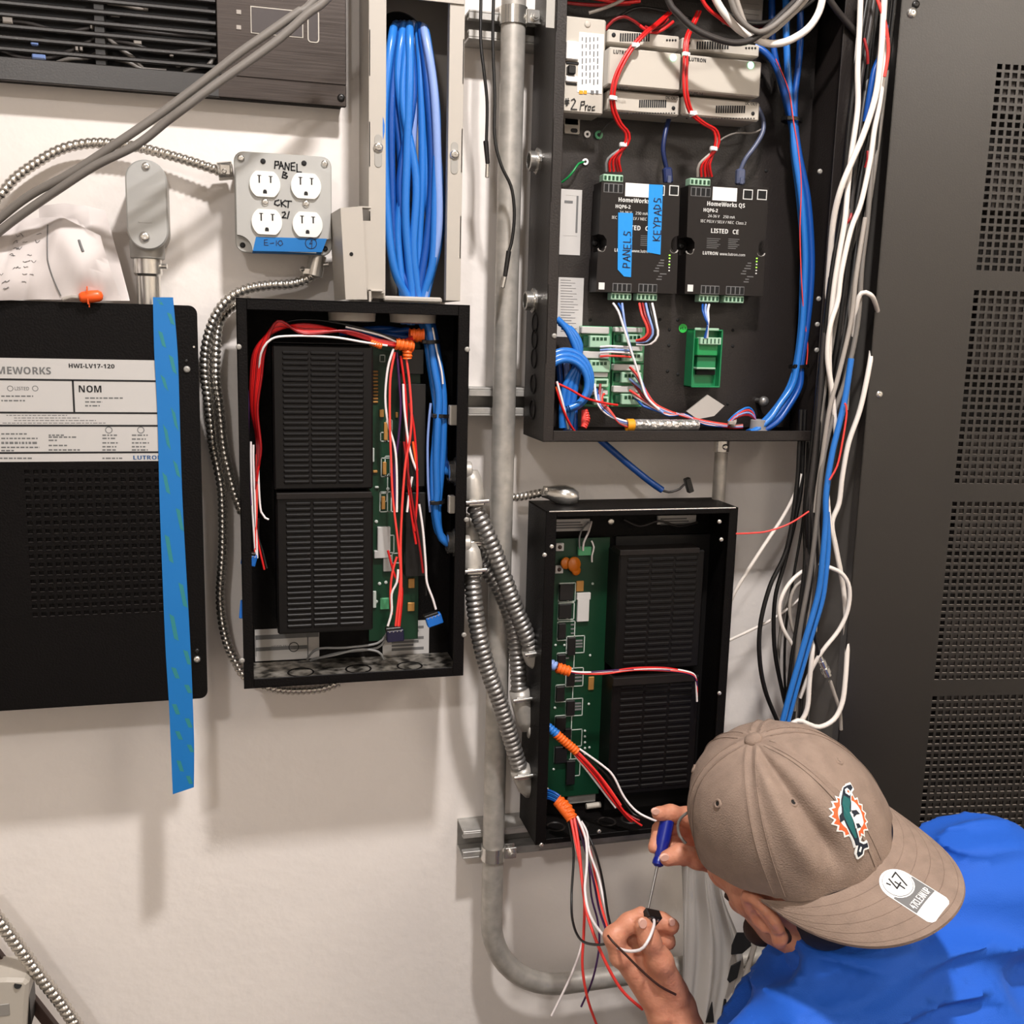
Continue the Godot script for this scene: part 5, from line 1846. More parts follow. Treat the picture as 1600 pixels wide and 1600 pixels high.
func breaker_unit() -> void:
	var t := thing("breaker_unit", "narrow grey breaker unit marked by pen at the enclosure's upper left", "breaker", P(912, 100, 54))
	var b := B.new()
	var r := R(884, 24, 942, 180, 92)
	b.slab(r, 0.054, 0.092, 0.002)
	put("housing", b, M["supply grey"], t)
	b = B.new()
	b.slab(R(905, 50, 940, 147, 92), 0.0918, 0.0926)
	var lb := put("paper_label", b, M["bright white"], t)
	b = B.new()
	for k in 5:
		for j in 7:
			b.slab(R(909 + k * 6, 58 + j * 11, 910.6 + k * 6, 64 + j * 11 + (k * 3 + j) % 4, 92.7), 0.0924, 0.0928)
	put("small_print", b, M["print grey"], lb).set_meta("kind", "stuff")
	for q in [[905, 141, 911, 147, "yellow plastic"], [912, 141, 917, 147, "yellow plastic"], [923, 141, 928, 147, "print grey"], [931, 141, 935, 147, "print grey"]]:
		b = B.new()
		b.slab(R(q[0], q[1], q[2], q[3], 92.8), 0.0925, 0.0929)
		put("printed_square", b, M[q[4]], lb)
	b = B.new()
	b.slab(R(886, 63, 904, 94, 97), 0.09, 0.097, 0.0012)
	put("upper_block", b, M["bright white"], t)
	b = B.new()
	b.slab(R(885, 95, 905, 101, 94), 0.09, 0.0935, 0.0005)
	b.slab(R(885, 129, 902, 133, 94), 0.09, 0.0935, 0.0005)
	put("switch_slot", b, M["ink"], t)
	b = B.new()
	b.slab(R(888, 101, 900, 116, 99), 0.09, 0.099, 0.0012)
	put("switch_lever", b, M["black plastic"], t)
	b = B.new()
	b.slab(R(885, 117, 903, 129, 96), 0.09, 0.0955, 0.001)
	put("lower_block", b, M["bright white"], t)
	b = B.new()
	b.prism(round_rect(0.02, 0.021, 0.002), at_x(P(893, 196, 54)), 0.003, 0.0005)
	b.slab(R(882, 180, 904, 196, 58), 0.054, 0.057, 0.0005)
	put("mounting_tab", b, M["supply grey"], t)
	b = B.new()
	b.prism(round_rect(0.009, 0.005, 0.0024), at_x(P(897, 204, 57)), 0.0005)
	put("tab_slot", b, M["ink"], t)
	dots(t, [918, 38], 0.092, 0.004, M["supply grey"], "embossed_mark")
	pen(t, M["ink"], 0.0012, P(883, 152, 93), Vector2(0.00066, 0.00066), [[2, 2, 3, 14], [6, 1, 5, 13], [0, 6, 8, 5], [0, 10, 8, 9], [12, 4, 17, 1, 20, 5, 12, 19, 23, 19], [31, 5, 29, 19], [31, 5, 37, 4, 37, 9, 31, 11], [39, 11, 39, 19, 39, 13, 43, 10], [45, 12, 44, 18, 48, 18, 49, 12, 45, 12], [57, 11, 52, 13, 52, 18, 57, 17]])


func power_supply(label: String, u0: float, v0: float, u1: float, v1: float, n: int) -> void:
	var t := thing("power_supply", label, "power supply", P((u0 + u1) / 2, (v0 + v1) / 2, 54))
	var b := B.new()
	var h := v1 - v0
	b.slab(R(u0, v0, u1, v0 + h * 0.24, 96), 0.054, 0.096, 0.0015)
	put("upper_step", b, M["supply grey"], t)
	b = B.new()
	b.slab(R(u0 + 2, v0 + h * 0.2, u1 + 1, v0 + h * 0.71, 110), 0.054, 0.11, 0.0015)
	put("front_cover", b, M["supply grey"], t)
	b = B.new()
	var low := R(u0, v0 + h * 0.69, u1, v1, 98)
	b.slab(low, 0.054, 0.098, 0.002)
	put("lower_step", b, M["supply grey"], t)
	for k in 13:
		b = B.new()
		var u := lerpf(u0, u1, 0.17 + k * 0.033 + n * 0.02)
		b.slab(R(u, v0 + h * 0.05, u + 1.9, v0 + h * 0.145, 96.2), 0.0957, 0.0963)
		put("vent_slot", b, M["ink"], t)
		b = B.new()
		u = lerpf(u0, u1, 0.44 + k * 0.03)
		b.slab(R(u, v0 + h * 0.81, u + 1.9, v0 + h * 0.9, 98.2), 0.0977, 0.0983)
		put("vent_slot", b, M["ink"], t)
	for k in 24:
		b = B.new()
		var u := lerpf(u0, u1, 0.05 + k * 0.038)
		b.slab(R(u, v0 + h * 0.955, u + 2.4, v0 + h * 0.968, 98.2), 0.0977, 0.0983)
		put("vent_slot", b, M["ink"], t)
	var pts := []
	for k in 4:
		pts.append_array([lerpf(u0, u1, 0.83 + k * 0.04), v0 + h * 0.13])
	dots(t, pts, 0.0961, 0.0013, M["ink"], "terminal_hole")
	dots(t, [lerpf(u0, u1, 0.92), v0 + h * 0.905], 0.0981, 0.0024, M["ink"], "terminal_hole")
	dots(t, [lerpf(u0, u1, 0.08), v0 + h * 0.07], 0.0961, 0.0026, M["ink"], "terminal_hole")
	var c := P(1052 if n == 0 else 1173, 90 if n == 0 else 102, 110)
	b = B.new()
	b.lathe(Transform3D(Basis(Vector3(1, 0, 0), Vector3(0, 0, 1), Vector3(0, -1, 0)), c), [Vector2(0.0042, 0), Vector2(0.0036, 0.0012), Vector2(0, 0.0018)], 14, true)
	put("green_light", b, M["led green"], t)
	text(t, "LUTRON", P(lerpf(u0, u1, 0.2), v0 + h * 0.27, 110.4), 0.0042, M["ink"], Basis(), true)
	text(t, "LUT-PS-24", P(lerpf(u0, u1, 0.16), v0 + h * 0.67, 110.4), 0.0022, M["ink"])
	text(t, "DC OUT", P(lerpf(u0, u1, 0.9), v0 + h * 0.79, 98.4), 0.0018, M["ink"])


func processor(label: String, a: Array, d: Array, e: Array, f: Array, taped: bool) -> void:
	var z := 88.0
	var t := thing("control_module", label, "control module", P((a[0] + f[0]) / 2.0, (a[1] + f[1]) / 2.0, 54))
	var q := func(s: float, w: float) -> Vector3:
		var p := P(a[0], a[1], z).lerp(P(d[0], d[1], z), s)
		var o := P(e[0], e[1], z).lerp(P(f[0], f[1], z), s)
		return p.lerp(o, w)
	var poly := PackedVector2Array()
	var out := [[0, 0], [1, 0], [1, 0.47], [0.95, 0.48], [0.91, 0.52], [0.91, 0.58], [0.95, 0.62], [1, 0.63], [1, 1], [0, 1], [0, 0.63], [0.06, 0.62], [0.1, 0.58], [0.1, 0.52], [0.06, 0.48], [0, 0.47]]
	for s in out:
		var p: Vector3 = q.call(float(s[0]), float(s[1]))
		poly.append(Vector2(p.x, p.y))
	var b := B.new()
	b.prism(poly, at_x(Vector3(0, 0, 0.06)), 0.028, 0.0015)
	put("housing", b, M["module black"], t)
	b = B.new()
	var r := PackedVector2Array()
	for s in [[0.02, 0.01], [0.98, 0.01], [0.98, 0.99], [0.02, 0.99]]:
		var p: Vector3 = q.call(s[0], s[1])
		r.append(Vector2(p.x, p.y))
	b.prism(r, at_x(Vector3(0, 0, 0.054)), 0.007)
	put("base_plate", b, M["module black"], t)
	for s in [0.045, 0.955]:
		var p: Vector3 = q.call(s, 0.54)
		screw(t, Vector3(p.x, p.y, 0.0615), 0.0042, M["black plastic"])
	for s in [[0.0, 0.1], [0.9, 1.0]]:
		b = B.new()
		var pp := PackedVector3Array()
		for k in 7:
			var w := PI * k / 6.0
			var o: Vector3 = q.call(lerpf(s[0], s[1], 0.5 - 0.5 * cos(w)), 0.6 + 0.03 * sin(w) - (0.02 if s[0] < 0.5 and k > 4 else 0.0))
			pp.append(Vector3(o.x, o.y, 0.087))
		b.tube(pp, 0.0011, 6, 0.003)
		put("notch_lip", b, M["cast grey"], t)
	# print
	var o := func(s: float, w: float, dz := 0.0004) -> Vector3:
		var p: Vector3 = q.call(s, w)
		return Vector3(p.x, p.y, 0.088 + dz)
	text(t, "HomeWorks QS", (o as Callable).call(0.47, 0.165, 0.0004), 0.0052, M["print white"], Basis(), true)
	text(t, "HQP6-2", (o as Callable).call(0.28, 0.22, 0.0004), 0.0042, M["print white"], Basis(), true)
	text(t, "24-36 V    250 mA", (o as Callable).call(0.42, 0.275, 0.0004), 0.003, M["print white"])
	text(t, "IEC PELV / SELV / NEC  Class 2", (o as Callable).call(0.45, 0.325, 0.0004), 0.0024, M["print white"])
	text(t, "LISTED   CE", (o as Callable).call(0.47, 0.41, 0.0004), 0.0055, M["print white"], Basis(), true)
	text(t, "LUTRON", (o as Callable).call(0.3, 0.615, 0.0004), 0.004, M["print white"], Basis(), true)
	text(t, "www.lutron.com", (o as Callable).call(0.58, 0.62, 0.0004), 0.0024, M["print white"])
	b = B.new()
	for k in 6:
		for s in [[0.25, 0.42], [0.52, 0.66]]:
			var p0: Vector3 = q.call(s[0], 0.475 + k * 0.017)
			var p1: Vector3 = q.call(s[1] - 0.02 * (k % 3), 0.483 + k * 0.017)
			b.slab(Rect2(p0.x, p1.y, p1.x - p0.x, p0.y - p1.y), 0.0879, 0.0884)
	for k in 8:
		var p0: Vector3 = q.call(0.78 - 0.02 * (k % 5), 0.7 + k * 0.025)
		b.slab(Rect2(p0.x, p0.y, 0.005 + 0.002 * (k % 3), 0.0012), 0.0879, 0.0884)
	put("small_print", b, M["print grey"], t).set_meta("kind", "stuff")
	for k in 6:
		b = B.new()
		var p: Vector3 = q.call(0.895, 0.65 + k * 0.028)
		b.box(Vector3(p.x, p.y, 0.0882), Vector3(0.002, 0.0016, 0.0012), 0.0003)
		put("status_light", b, M["led small"] if k in [0, 1, 3] else M["print white"], t)
	# white patch and sockets along the top edge
	b = B.new()
	var p0: Vector3 = q.call(0.3, 0.005)
	var p1: Vector3 = q.call(0.6, 0.135)
	b.slab(Rect2(p0.x, p1.y, p1.x - p0.x, p0.y - p1.y), 0.0879, 0.0885)
	put("white_label", b, M["bright white"], t)
	for s in [[0.68, 0.82], [0.86, 1.0]]:
		b = B.new()
		p0 = q.call(s[0], 0.02)
		p1 = q.call(s[1] - 0.02, 0.115)
		b.slab(Rect2(p0.x, p1.y, p1.x - p0.x, p0.y - p1.y), 0.0879, 0.0884)
		put("socket_outline", b, M["print white"], t)
		b = B.new()
		b.slab(Rect2(p0.x, p1.y, p1.x - p0.x, p0.y - p1.y).grow(-0.0012), 0.088, 0.0887)
		put("socket_hole", b, M["dark"], t)
	for s in [[0.03, 0.27, 0.01, 0.1], [0.2, 0.43, 0.915, 0.995], [0.52, 0.75, 0.915, 0.995]]:
		b = B.new()
		p0 = q.call(s[0], s[2])
		p1 = q.call(s[1], s[3])
		b.slab(Rect2(p0.x, p1.y, p1.x - p0.x, p0.y - p1.y), 0.0879, 0.0884)
		put("terminal_outline", b, M["print grey"], t)
		for k in 4:
			b = B.new()
			var w := (p1.x - p0.x) / 4.0
			b.slab(Rect2(p0.x + w * k + 0.0009, p1.y + 0.0009, w - 0.0016, p0.y - p1.y - 0.0018), 0.088, 0.0888)
			put("terminal_window", b, M["dark"], t)
	b = B.new()
	var wm: Vector3 = q.call(0.065, 0.945)
	b.slab(Rect2(wm.x - 0.0038, wm.y - 0.0042, 0.0076, 0.0084), 0.0879, 0.0885)
	put("white_label", b, M["print white"], t)
	# green plug-in connectors
	for s in [[0.03, 0.28, -0.075, 0.0], [0.2, 0.45, 1.0, 1.07], [0.52, 0.77, 1.0, 1.07]]:
		p0 = q.call(s[0], s[2])
		p1 = q.call(s[1], s[3])
		var g := thing("terminal_plug", "%s green terminal plug on the %s edge of the %s control module" % ["left" if s[0] < 0.5 else "right", "top" if s[2] < 0.5 else "bottom", "taped" if taped else "untaped"], "terminal plug", Vector3(p0.x, p1.y, 0.07))
		b = B.new()
		b.slab(Rect2(p0.x, p1.y, p1.x - p0.x, p0.y - p1.y), 0.07, 0.085, 0.0008)
		put("plug_body", b, M["terminal pale"], g)
		for k in 5:
			b = B.new()
			var w := (p1.x - p0.x) / 5.0
			b.box(Vector3(p0.x + w * (k + 0.5), (p0.y + p1.y) / 2, 0.0852), Vector3(w * 0.55, (p0.y - p1.y) * 0.55, 0.0012), 0.0003, Transform3D())
			put("plug_screw", b, M["circuit green"] if k % 2 else M["relay deep"], g)
	if not taped:
		return
	for s in [["blue tape label reading KEYPADS on the taped control module", [[1014, 288], [1036, 289], [1032, 398], [1011, 394]], 0], ["blue tape label reading PANELS on the taped control module", [[966, 332], [989, 333], [986, 433], [975, 432], [965, 421]], 1]]:
		var g := thing("tape_label", s[0], "tape", P(s[1][0][0], s[1][0][1], 89))
		b = B.new()
		var pts := []
		for k in s[1]:
			pts.append(P(k[0], k[1], 88.9))
		b.face(pts, Vector3(0, 0, 1))
		put("tape_strip", b, M["tape light"], g)
		# upright pen letters turned to read bottom to top
		var base := P(1031, 376, 89.3) if s[2] == 0 else P(983, 418, 89.3)
		var tip := P(1033, 308, 89.3) if s[2] == 0 else P(986, 360, 89.3)
		var ux := (tip - base).normalized()
		var bas := Basis(ux, Vector3(0, 0, 1).cross(ux), Vector3(0, 0, 1))
		var sc: float = (tip - base).length() / (70.0 if s[2] == 0 else 60.0)
		var letters := {"K": [[0, 0, 0, 10], [7, 0, 0, 5, 7, 10]], "E": [[6, 0, 0, 0, 0, 10, 6, 10], [0, 5, 5, 5]], "Y": [[0, 0, 4, 5, 8, 0], [4, 5, 3, 10]], "P": [[0, 10, 0, 0, 6, 1, 6, 5, 0, 6]], "A": [[0, 10, 4, 0, 8, 10], [1, 6, 7, 6]], "D": [[0, 0, 0, 10, 6, 7, 6, 3, 0, 0]], "S": [[7, 1, 2, 0, 1, 4, 6, 6, 6, 9, 0, 10]], "N": [[0, 10, 0, 0, 7, 10, 7, 0]], "L": [[0, 0, 0, 10, 6, 10]]}
		var lines := []
		var x := 0.0
		for ch in ("KEYPADS" if s[2] == 0 else "PANELS"):
			for l in letters[ch]:
				var ln := []
				for i in range(0, l.size(), 2):
					ln.append_array([x + l[i], l[i + 1] + (1.0 if ch in "EPA" else 0.0) - 10.0])
				lines.append(ln)
			x += 10.2
		pen(g, M["connector navy"], 0.0012, base, Vector2(sc, sc * 1.25), lines, bas)


func terminal_boards() -> void:
	var list := [
		["green terminal board with a pale top, left column, upper", 908, 509, 954, 586], ["green terminal board with a pale top, left column, lower", 914, 580, 952, 636],
		["green terminal board with a pale top, right column, upper", 960, 510, 1006, 568], ["green terminal board, right column, lower, with leads fanning out", 958, 568, 1003, 636]]
	for q in list:
		var t := thing("terminal_board", q[0], "terminal block", P((q[1] + q[3]) / 2.0, (q[2] + q[4]) / 2.0, 60))
		var b := B.new()
		b.slab(R(q[1], q[2], q[3], q[4], 62), 0.054, 0.062, 0.0008)
		put("board_base", b, M["terminal green"], t)
		var n := 2
		for k in n:
			var v0: float = lerpf(q[2], q[4], k / float(n))
			var v1: float = lerpf(q[2], q[4], (k + 0.34) / float(n))
			b = B.new()
			b.slab(R(q[1] + 1, v0 + 1, q[3] - 2, v1, 70), 0.06, 0.07, 0.001)
			put("marker_strip", b, M["label white"], t)
			b = B.new()
			var v2: float = lerpf(q[2], q[4], (k + 0.9) / float(n))
			b.slab(R(q[1] + 14, v1 + 2, q[3] - 1, v2, 74), 0.06, 0.074, 0.001)
			put("terminal_strip", b, M["terminal pale"], t)
			for i in 4:
				b = B.new()
				var u: float = q[1] + 18.0 + i * (q[3] - q[1] - 22.0) / 4.0
				b.slab(R(u, v1 + 5, u + 4, v1 + 10, 74.5), 0.0735, 0.0745)
				put("wire_hole", b, M["relay deep"], t)
			b = B.new()
			b.slab(R(q[1] + 3, v1 + 3, q[1] + 12, v2 - 2, 68), 0.06, 0.068, 0.001)
			put("relay_block", b, M["relay deep"], t)


func relay_module() -> void:
	var t := thing("relay_module", "single green translucent relay module with a pale terminal, on its own", "relay module", P(1100, 560, 54))
	var b := B.new()
	var r := R(1085, 514, 1125, 606, 78)
	for s in [Rect2(r.position.x, r.position.y, 0.002, r.size.y), Rect2(r.end.x - 0.002, r.position.y, 0.002, r.size.y), Rect2(r.position.x, r.position.y, r.size.x, 0.002), Rect2(r.position.x, r.end.y - 0.002, r.size.x, 0.002)]:
		b.slab(s, 0.054, 0.078, 0.0005)
	put("carrier_rim", b, M["relay clear"], t)
	b = B.new()
	b.slab(r.grow(-0.001), 0.054, 0.066)
	put("carrier_base", b, M["relay clear"], t)
	b = B.new()
	b.slab(R(1091, 528, 1121, 556, 84), 0.064, 0.084, 0.0008)
	put("relay_block", b, M["relay bright"], t)
	b = B.new()
	b.slab(R(1090, 557, 1118, 575, 78), 0.064, 0.078, 0.0008)
	put("relay_block", b, M["relay clear"], t)
	b = B.new()
	b.slab(R(1089, 574, 1118, 577, 80), 0.064, 0.08, 0.0004)
	put("pale_edge", b, M["terminal pale"], t)
	b = B.new()
	b.slab(R(1089, 578, 1118, 586, 72), 0.064, 0.071, 0.0004)
	put("dark_slot", b, M["dark"], t)
	b = B.new()
	b.slab(R(1095, 527, 1127, 539, 90), 0.078, 0.09, 0.0008)
	put("terminal_strip", b, M["terminal pale"], t)
	for k in 5:
		b = B.new()
		b.box(P(1099 + k * 6, 533, 90), Vector3(0.0016, 0.006, 0.0012), 0.0003, Transform3D())
		put("terminal_screw", b, M["relay deep"], t)
	b = B.new()
	b.slab(R(1086, 512, 1123, 517, 78), 0.076, 0.079, 0.0006)
	put("pale_edge", b, M["terminal pale"], t)


func enclosure_bits() -> void:
	var b := B.new()
	var c := P(1067, 513, 54.6)
	b.lathe(Transform3D(Basis(Vector3(1, 0, 0), Vector3(0, 0, 1), Vector3(0, -1, 0)), c), [Vector2(0.0058, -0.0003), Vector2(0.0058, 0.0002), Vector2(0, 0.0002)], 24)
	var t := thing("round_sticker", "small round green sticker left of the relay module", "sticker", c)
	put("sticker_disc", b, M["sticker green"], t)
	text(t, "v1.1", c + Vector3(0, 0, 0.0004), 0.0028, M["relay deep"], Basis(), true)
	t = thing("plastic_scrap", "folded scrap of clear grey plastic behind the leads", "plastic scrap", P(1100, 635, 80))
	b = B.new()
	var pts := [P(1073, 643, 96), P(1106, 617, 84), P(1132, 634, 86), P(1116, 650, 98), P(1090, 655, 100)]
	b.face(pts)
	b.face([pts[0], pts[1], pts[1] + Vector3(0, 0, -0.003), pts[0] + Vector3(0, 0, -0.003)])
	b.face([pts[1], pts[2], pts[2] + Vector3(0, 0, -0.003), pts[1] + Vector3(0, 0, -0.003)])
	b.face([pts[2], pts[3], pts[3] + Vector3(0, 0, -0.003), pts[2] + Vector3(0, 0, -0.003)])
	put("folded_film", b, M["clear film"], t)
	# foil wrapped tube with a yellow end
	t = thing("foil_tube", "silver wrapped tube with a yellow end lying on the enclosure floor", "tube", P(1035, 662, 110))
	b = B.new()
	var a := P(990, 664, 112)
	var e := P(1090, 664, 112)
	b.lathe(B.aim(a, e - a), [Vector2(0.0055, 0.0), Vector2(0.0072, 0.0005), Vector2(0.0074, 0.02), Vector2(0.0068, 0.022), Vector2(0.0074, 0.025), Vector2(0.0072, 0.048), Vector2(0.0066, 0.05), Vector2(0.0072, 0.052), Vector2(0.007, (e - a).length()), Vector2(0, (e - a).length())], 20)
	put("foil_sleeve", b, M["foil"], t)
	b = B.new()
	b.lathe(B.aim(P(979, 664, 112), e - a), [Vector2(0.0055, 0.004), Vector2(0.0058, 0.0), Vector2(0.0078, 0.0), Vector2(0.0078, 0.009), Vector2(0.006, 0.01)], 20)
	put("yellow_end", b, M["yellow plastic"], t)
	# bushing, dark ball
	t = thing("floor_bushing", "grey plastic bushing on the enclosure floor under the blue cables", "bushing", P(1184, 672, 105))
	b = B.new()
	c = P(1184, 673, 105)
	b.lathe(at_x(c), [Vector2(0.0125, 0), Vector2(0.0125, 0.0015), Vector2(0.0108, 0.002), Vector2(0.0105, 0.014), Vector2(0.0085, 0.0148), Vector2(0.008, 0.004), Vector2(0, 0.004)], 24)
	put("bushing_body", b, M["bushing grey"], t)
	t = thing("plate_bolt", "dark domed bolt above the grey floor bushing", "bolt", P(1184, 625, 58))
	b = B.new()
	c = P(1184, 626, 56)
	b.lathe(Transform3D(Basis(Vector3(1, 0, 0), Vector3(0, 0, 1), Vector3(0, -1, 0)), c), [Vector2(0.0035, -0.002), Vector2(0.0035, 0.014), Vector2(0.0072, 0.015), Vector2(0.0068, 0.019), Vector2(0.004, 0.022), Vector2(0, 0.0226)], 18, true)
	put("bolt_head", b, M["hose steel"], t)
	# grey module half hidden at the very top
	t = thing("upper_module", "grey-brown module cut by the top edge behind the cable loops", "control module", P(1170, 10, 54))
	b = B.new()
	b.slab(R(1148, -60, 1192, 34, 84), 0.054, 0.084, 0.002)
	put("housing", b, M["cable grey"], t)
	b = B.new()
	for k in 4:
		b.slab(R(1152, -4 + k * 8, 1186, 0 + k * 8, 84.4), 0.0838, 0.085, 0.0004)
	put("housing_rib", b, M["cable grey"], t)


func enclosure_wiring() -> void:
	# red lead bundles to the control modules
	for n in 2:
		var base: Array = [[1046, 20, 84, 1028, 36, 100, 1008, 52, 112, 985, 78, 116, 966, 112, 118, 958, 140, 118, 958, 168, 112, 968, 193, 104, 980, 208, 98, 978, 226, 94], [1092, 18, 84, 1084, 36, 96, 1073, 62, 112, 1071, 100, 116, 1071, 140, 116, 1079, 174, 110, 1098, 192, 104, 1118, 205, 98, 1119, 230, 94]][n]
		var ends: Array = [[947, 268], [953, 268], [959, 268], [965, 268], [970, 268]] if n == 0 else [[1090, 276], [1096, 276], [1102, 276], [1107, 276], [1112, 276]]
		for k in 5:
			var f := base.duplicate()
			for i in range(0, f.size(), 3):
				f[i] += [0, 2.5, -2.5, 1.5, -1.5][k]
				f[i + 2] += [0, 2, 2, -2, -2][k] * 1.0
			var m := "red wire"
			if k == 0:
				m = "grey wire" if n == 0 else "cable grey light"
			elif k == 3:
				m = "red dark"
			f.append_array([ends[k][0] + (k - 2) * -1.5, 248 + n * 8, 90, ends[k][0], ends[k][1], 84])
			cable("module_lead", "%s lead in the bundle running down to the %s control module" % [hue(m), ["taped", "untaped"][n]], "red leads of the %s control module" % ["taped", "untaped"][n], 1.7, M[m], f, "wire")
	for q in [["white tie high on the left red lead bundle", 993, 72, 116, 0.6], ["white tie in the middle of the left red lead bundle", 958, 154, 116, 0.0], ["white tie at the bottom of the left red lead bundle", 974, 227, 93, 0.2], ["white tie high on the right red lead bundle", 1072, 86, 114, 0.0], ["white tie at the bottom of the right red lead bundle", 1115, 233, 94, 0.0], ["white tie in the middle of the right red lead bundle", 1083, 178, 109, 0.4]]:
		tie(q[0], P(q[1], q[2], q[3]), 0.0042, q[4], "bright white")
	# network patch cords with boots
	for q in [["dark blue patch cord plugged into the taped control module", [1048, 176, 72, 1040, 205, 84, 1036, 235, 86, 1041, 262, 82], [1042, 262, 1044, 287], "patch blue"], ["slate patch cord plugged into the untaped control module", [1184, 168, 72, 1192, 186, 78, 1192, 206, 82, 1180, 228, 84, 1165, 248, 84, 1157, 266, 82], [1157, 264, 1156, 289], "patch slate"]]:
		var t := thing("patch_cord", q[0], "cable", P(q[1][0], q[1][1], q[1][2]))
		wire(t, "cord", 3.0, M[q[3]], q[1])
		var b := B.new()
		var a := P(q[2][0], q[2][1], 82)
		var e := P(q[2][2], q[2][3], 82)
		b.box(Vector3.ZERO, Vector3(0.0115, (e - a).length(), 0.009), 0.002, Transform3D(B.aim((a + e) / 2, a - e).basis, (a + e) / 2))
		put("plug_boot", b, M[q[3]], t)
		b = B.new()
		b.box((a + e * 2) / 3 + Vector3(0, -0.002, 0.0055), Vector3(0.005, 0.009, 0.002), 0.0008)
		put("plug_latch", b, M["patch slate"], t)
	cable("ground_lead", "short green lead with a ring end on the mounting plate", "", 1.4, M["green wire"], [878, 285, 58, 888, 277, 64, 897, 266, 66, 904, 256, 62, 912, 253, 58], "wire")
	cable("ground_lead", "thin grey lead with a teal ring end below the breaker unit", "", 1.0, M["cable dark"], [936, 212, 60, 944, 200, 64, 955, 190, 66, 962, 184, 64], "wire")
	for q in [["ring terminal ending the short green lead", 914, 253, 0.004, "bright white"], ["pale ring terminal left of the teal one", 917, 210, 0.0042, "bright white"], ["teal ring terminal below the breaker unit", 935, 211, 0.0052, "terminal green"]]:
		var t := thing("ring_terminal", q[0], "terminal", P(q[1], q[2], 56))
		var b := B.new()
		b.lathe(Transform3D(Basis(Vector3(1, 0, 0), Vector3(0, 0, 1), Vector3(0, -1, 0)), P(q[1], q[2], 54.5)), [Vector2(q[3], 0), Vector2(q[3], 0.002), Vector2(q[3] * 0.45, 0.0022), Vector2(q[3] * 0.4, 0.0008)], 14)
		put("ring", b, M[q[4]], t)
		screw(t, P(q[1], q[2], 55.5), q[3] * 0.4, M["ink"])
	cable("thin_grey_lead", "thin grey lead branching off the right red lead bundle", "", 1.2, M["cable grey"], [1116, 228, 92, 1130, 216, 88, 1150, 208, 84, 1175, 208, 82, 1190, 202, 80], "wire")

	# blue cable bundle on the right
	var off := [[-6, 0], [0, 5], [6, 0], [0, -6], [-3, 8], [7, 6]]
	for k in 6:
		var o: Array = off[k]
		var f := [1180, 72, 74, 1196, 82, 80, 1212, 104, 84, 1228, 150, 86, 1238, 190, 88, 1244 + o[0] * 0.6, 240, 90, 1255 + o[0], 310, 92, 1261 + o[0], 390, 92, 1260 + o[0], 450, 92, 1256 + o[0] * 0.7, 510, 92, 1248 + o[0] * 0.6, 568, 92, 1241 + o[0] * 1.2, 604, 94, 1226 + o[0] * 1.4 - k, 634 + o[0] * 0.5, 98, 1206 + o[0], 656 + o[0] * 0.6, 102, 1184 + o[0] * 0.5, 672 + o[0] * 0.3, 104, 1168 + k, 676, 106]
		if k > 2:
			f = f.slice(12)
			f = [1206 + (k - 3) * 22, -40, 76, 1208 + (k - 3) * 21, 70, 78, 1226 + (k - 3) * 8, 150, 82, 1236 + (k - 3) * 3, 192, 86] + f.slice(3)
		for i in range(2, f.size(), 3):
			f[i] += o[1]
		cable("blue_cable", "%s data cable in the tied bundle at the enclosure's right side" % hue("cable blue" if k in [0, 2, 4] else "cable blue deep"), "blue cables down the enclosure's right side", 4.3, M["cable blue" if k in [0, 2, 4] else "cable blue deep"], f)
	cable("striped_lead", "thin orange-red lead winding along the blue bundle on the right", "", 0.75, M["coral wire"], [1212, 92, 96, 1232, 140, 98, 1240, 190, 100, 1248, 240, 102, 1252, 290, 104, 1250, 360, 104, 1252, 430, 104, 1256, 490, 102, 1262, 540, 100, 1260, 570, 100], "wire")
	tie("dark tie high on the enclosure's right blue bundle", P(1237, 188, 88), 0.0125, -0.1)
	tie("dark tie low on the enclosure's right blue bundle", P(1248, 572, 92), 0.0125, 0.1)
	# blue coil in the lower left corner
	for k in 3:
		cable("blue_coil", "blue data cable curling down in the enclosure's lower left corner", "blue cables curling in the lower left corner", 4.2, M["cable blue"], [870 + k * 4, 498 + k * 6, 78, 886 + k * 3, 515, 82, 900 + k * 3, 545 - k * 3, 84, 905 - k * 2, 570, 82, 900 - k * 8, 600, 80, 894 - k * 8, 640, 78, 890 - k * 6, 668, 76])
	for k in 3:
		var pts := []
		for i in 11:
			var w := PI * (0.9 - 1.35 * i / 10.0) - k * 0.1
			pts.append_array([884 + (34 + k * 3) * cos(w), 600 - (38 + k * 4) * sin(w) - k * 3, 96 - k * 5])
		cable("blue_coil", "looped blue data cable at the enclosure's left bottom", "blue loop at the enclosure's lower left", 4.2, M["cable blue"], pts)
	for k in 3:
		cable("blue_coil", "%s data cable standing behind the loop at lower left" % hue("cable pale" if k == 1 else "cable blue deep"), "blue cables behind the lower left loop", 4.0, M["cable pale" if k == 1 else "cable blue deep"], [872 + k * 12, 560, 66, 876 + k * 11, 600, 68, 880 + k * 9, 640, 70, 884 + k * 7, 672, 72])
	for q in [["red wire", [868, 598, 100, 890, 608, 104, 915, 622, 106, 945, 630, 104, 965, 633, 100]], ["orange cap", [869, 604, 100, 876, 630, 102, 886, 655, 100, 896, 672, 96]], ["red wire", [870, 610, 102, 880, 640, 103, 890, 662, 100, 898, 674, 96]], ["white wire", [870, 596, 102, 878, 625, 104, 884, 650, 100, 888, 670, 94]]]:
		cable("loose_lead", "thin %s lead in front of the blue loop, lower left of the enclosure" % hue(q[0]), "loose leads before the blue loop", 1.5, M[q[0]], q[1], "wire")
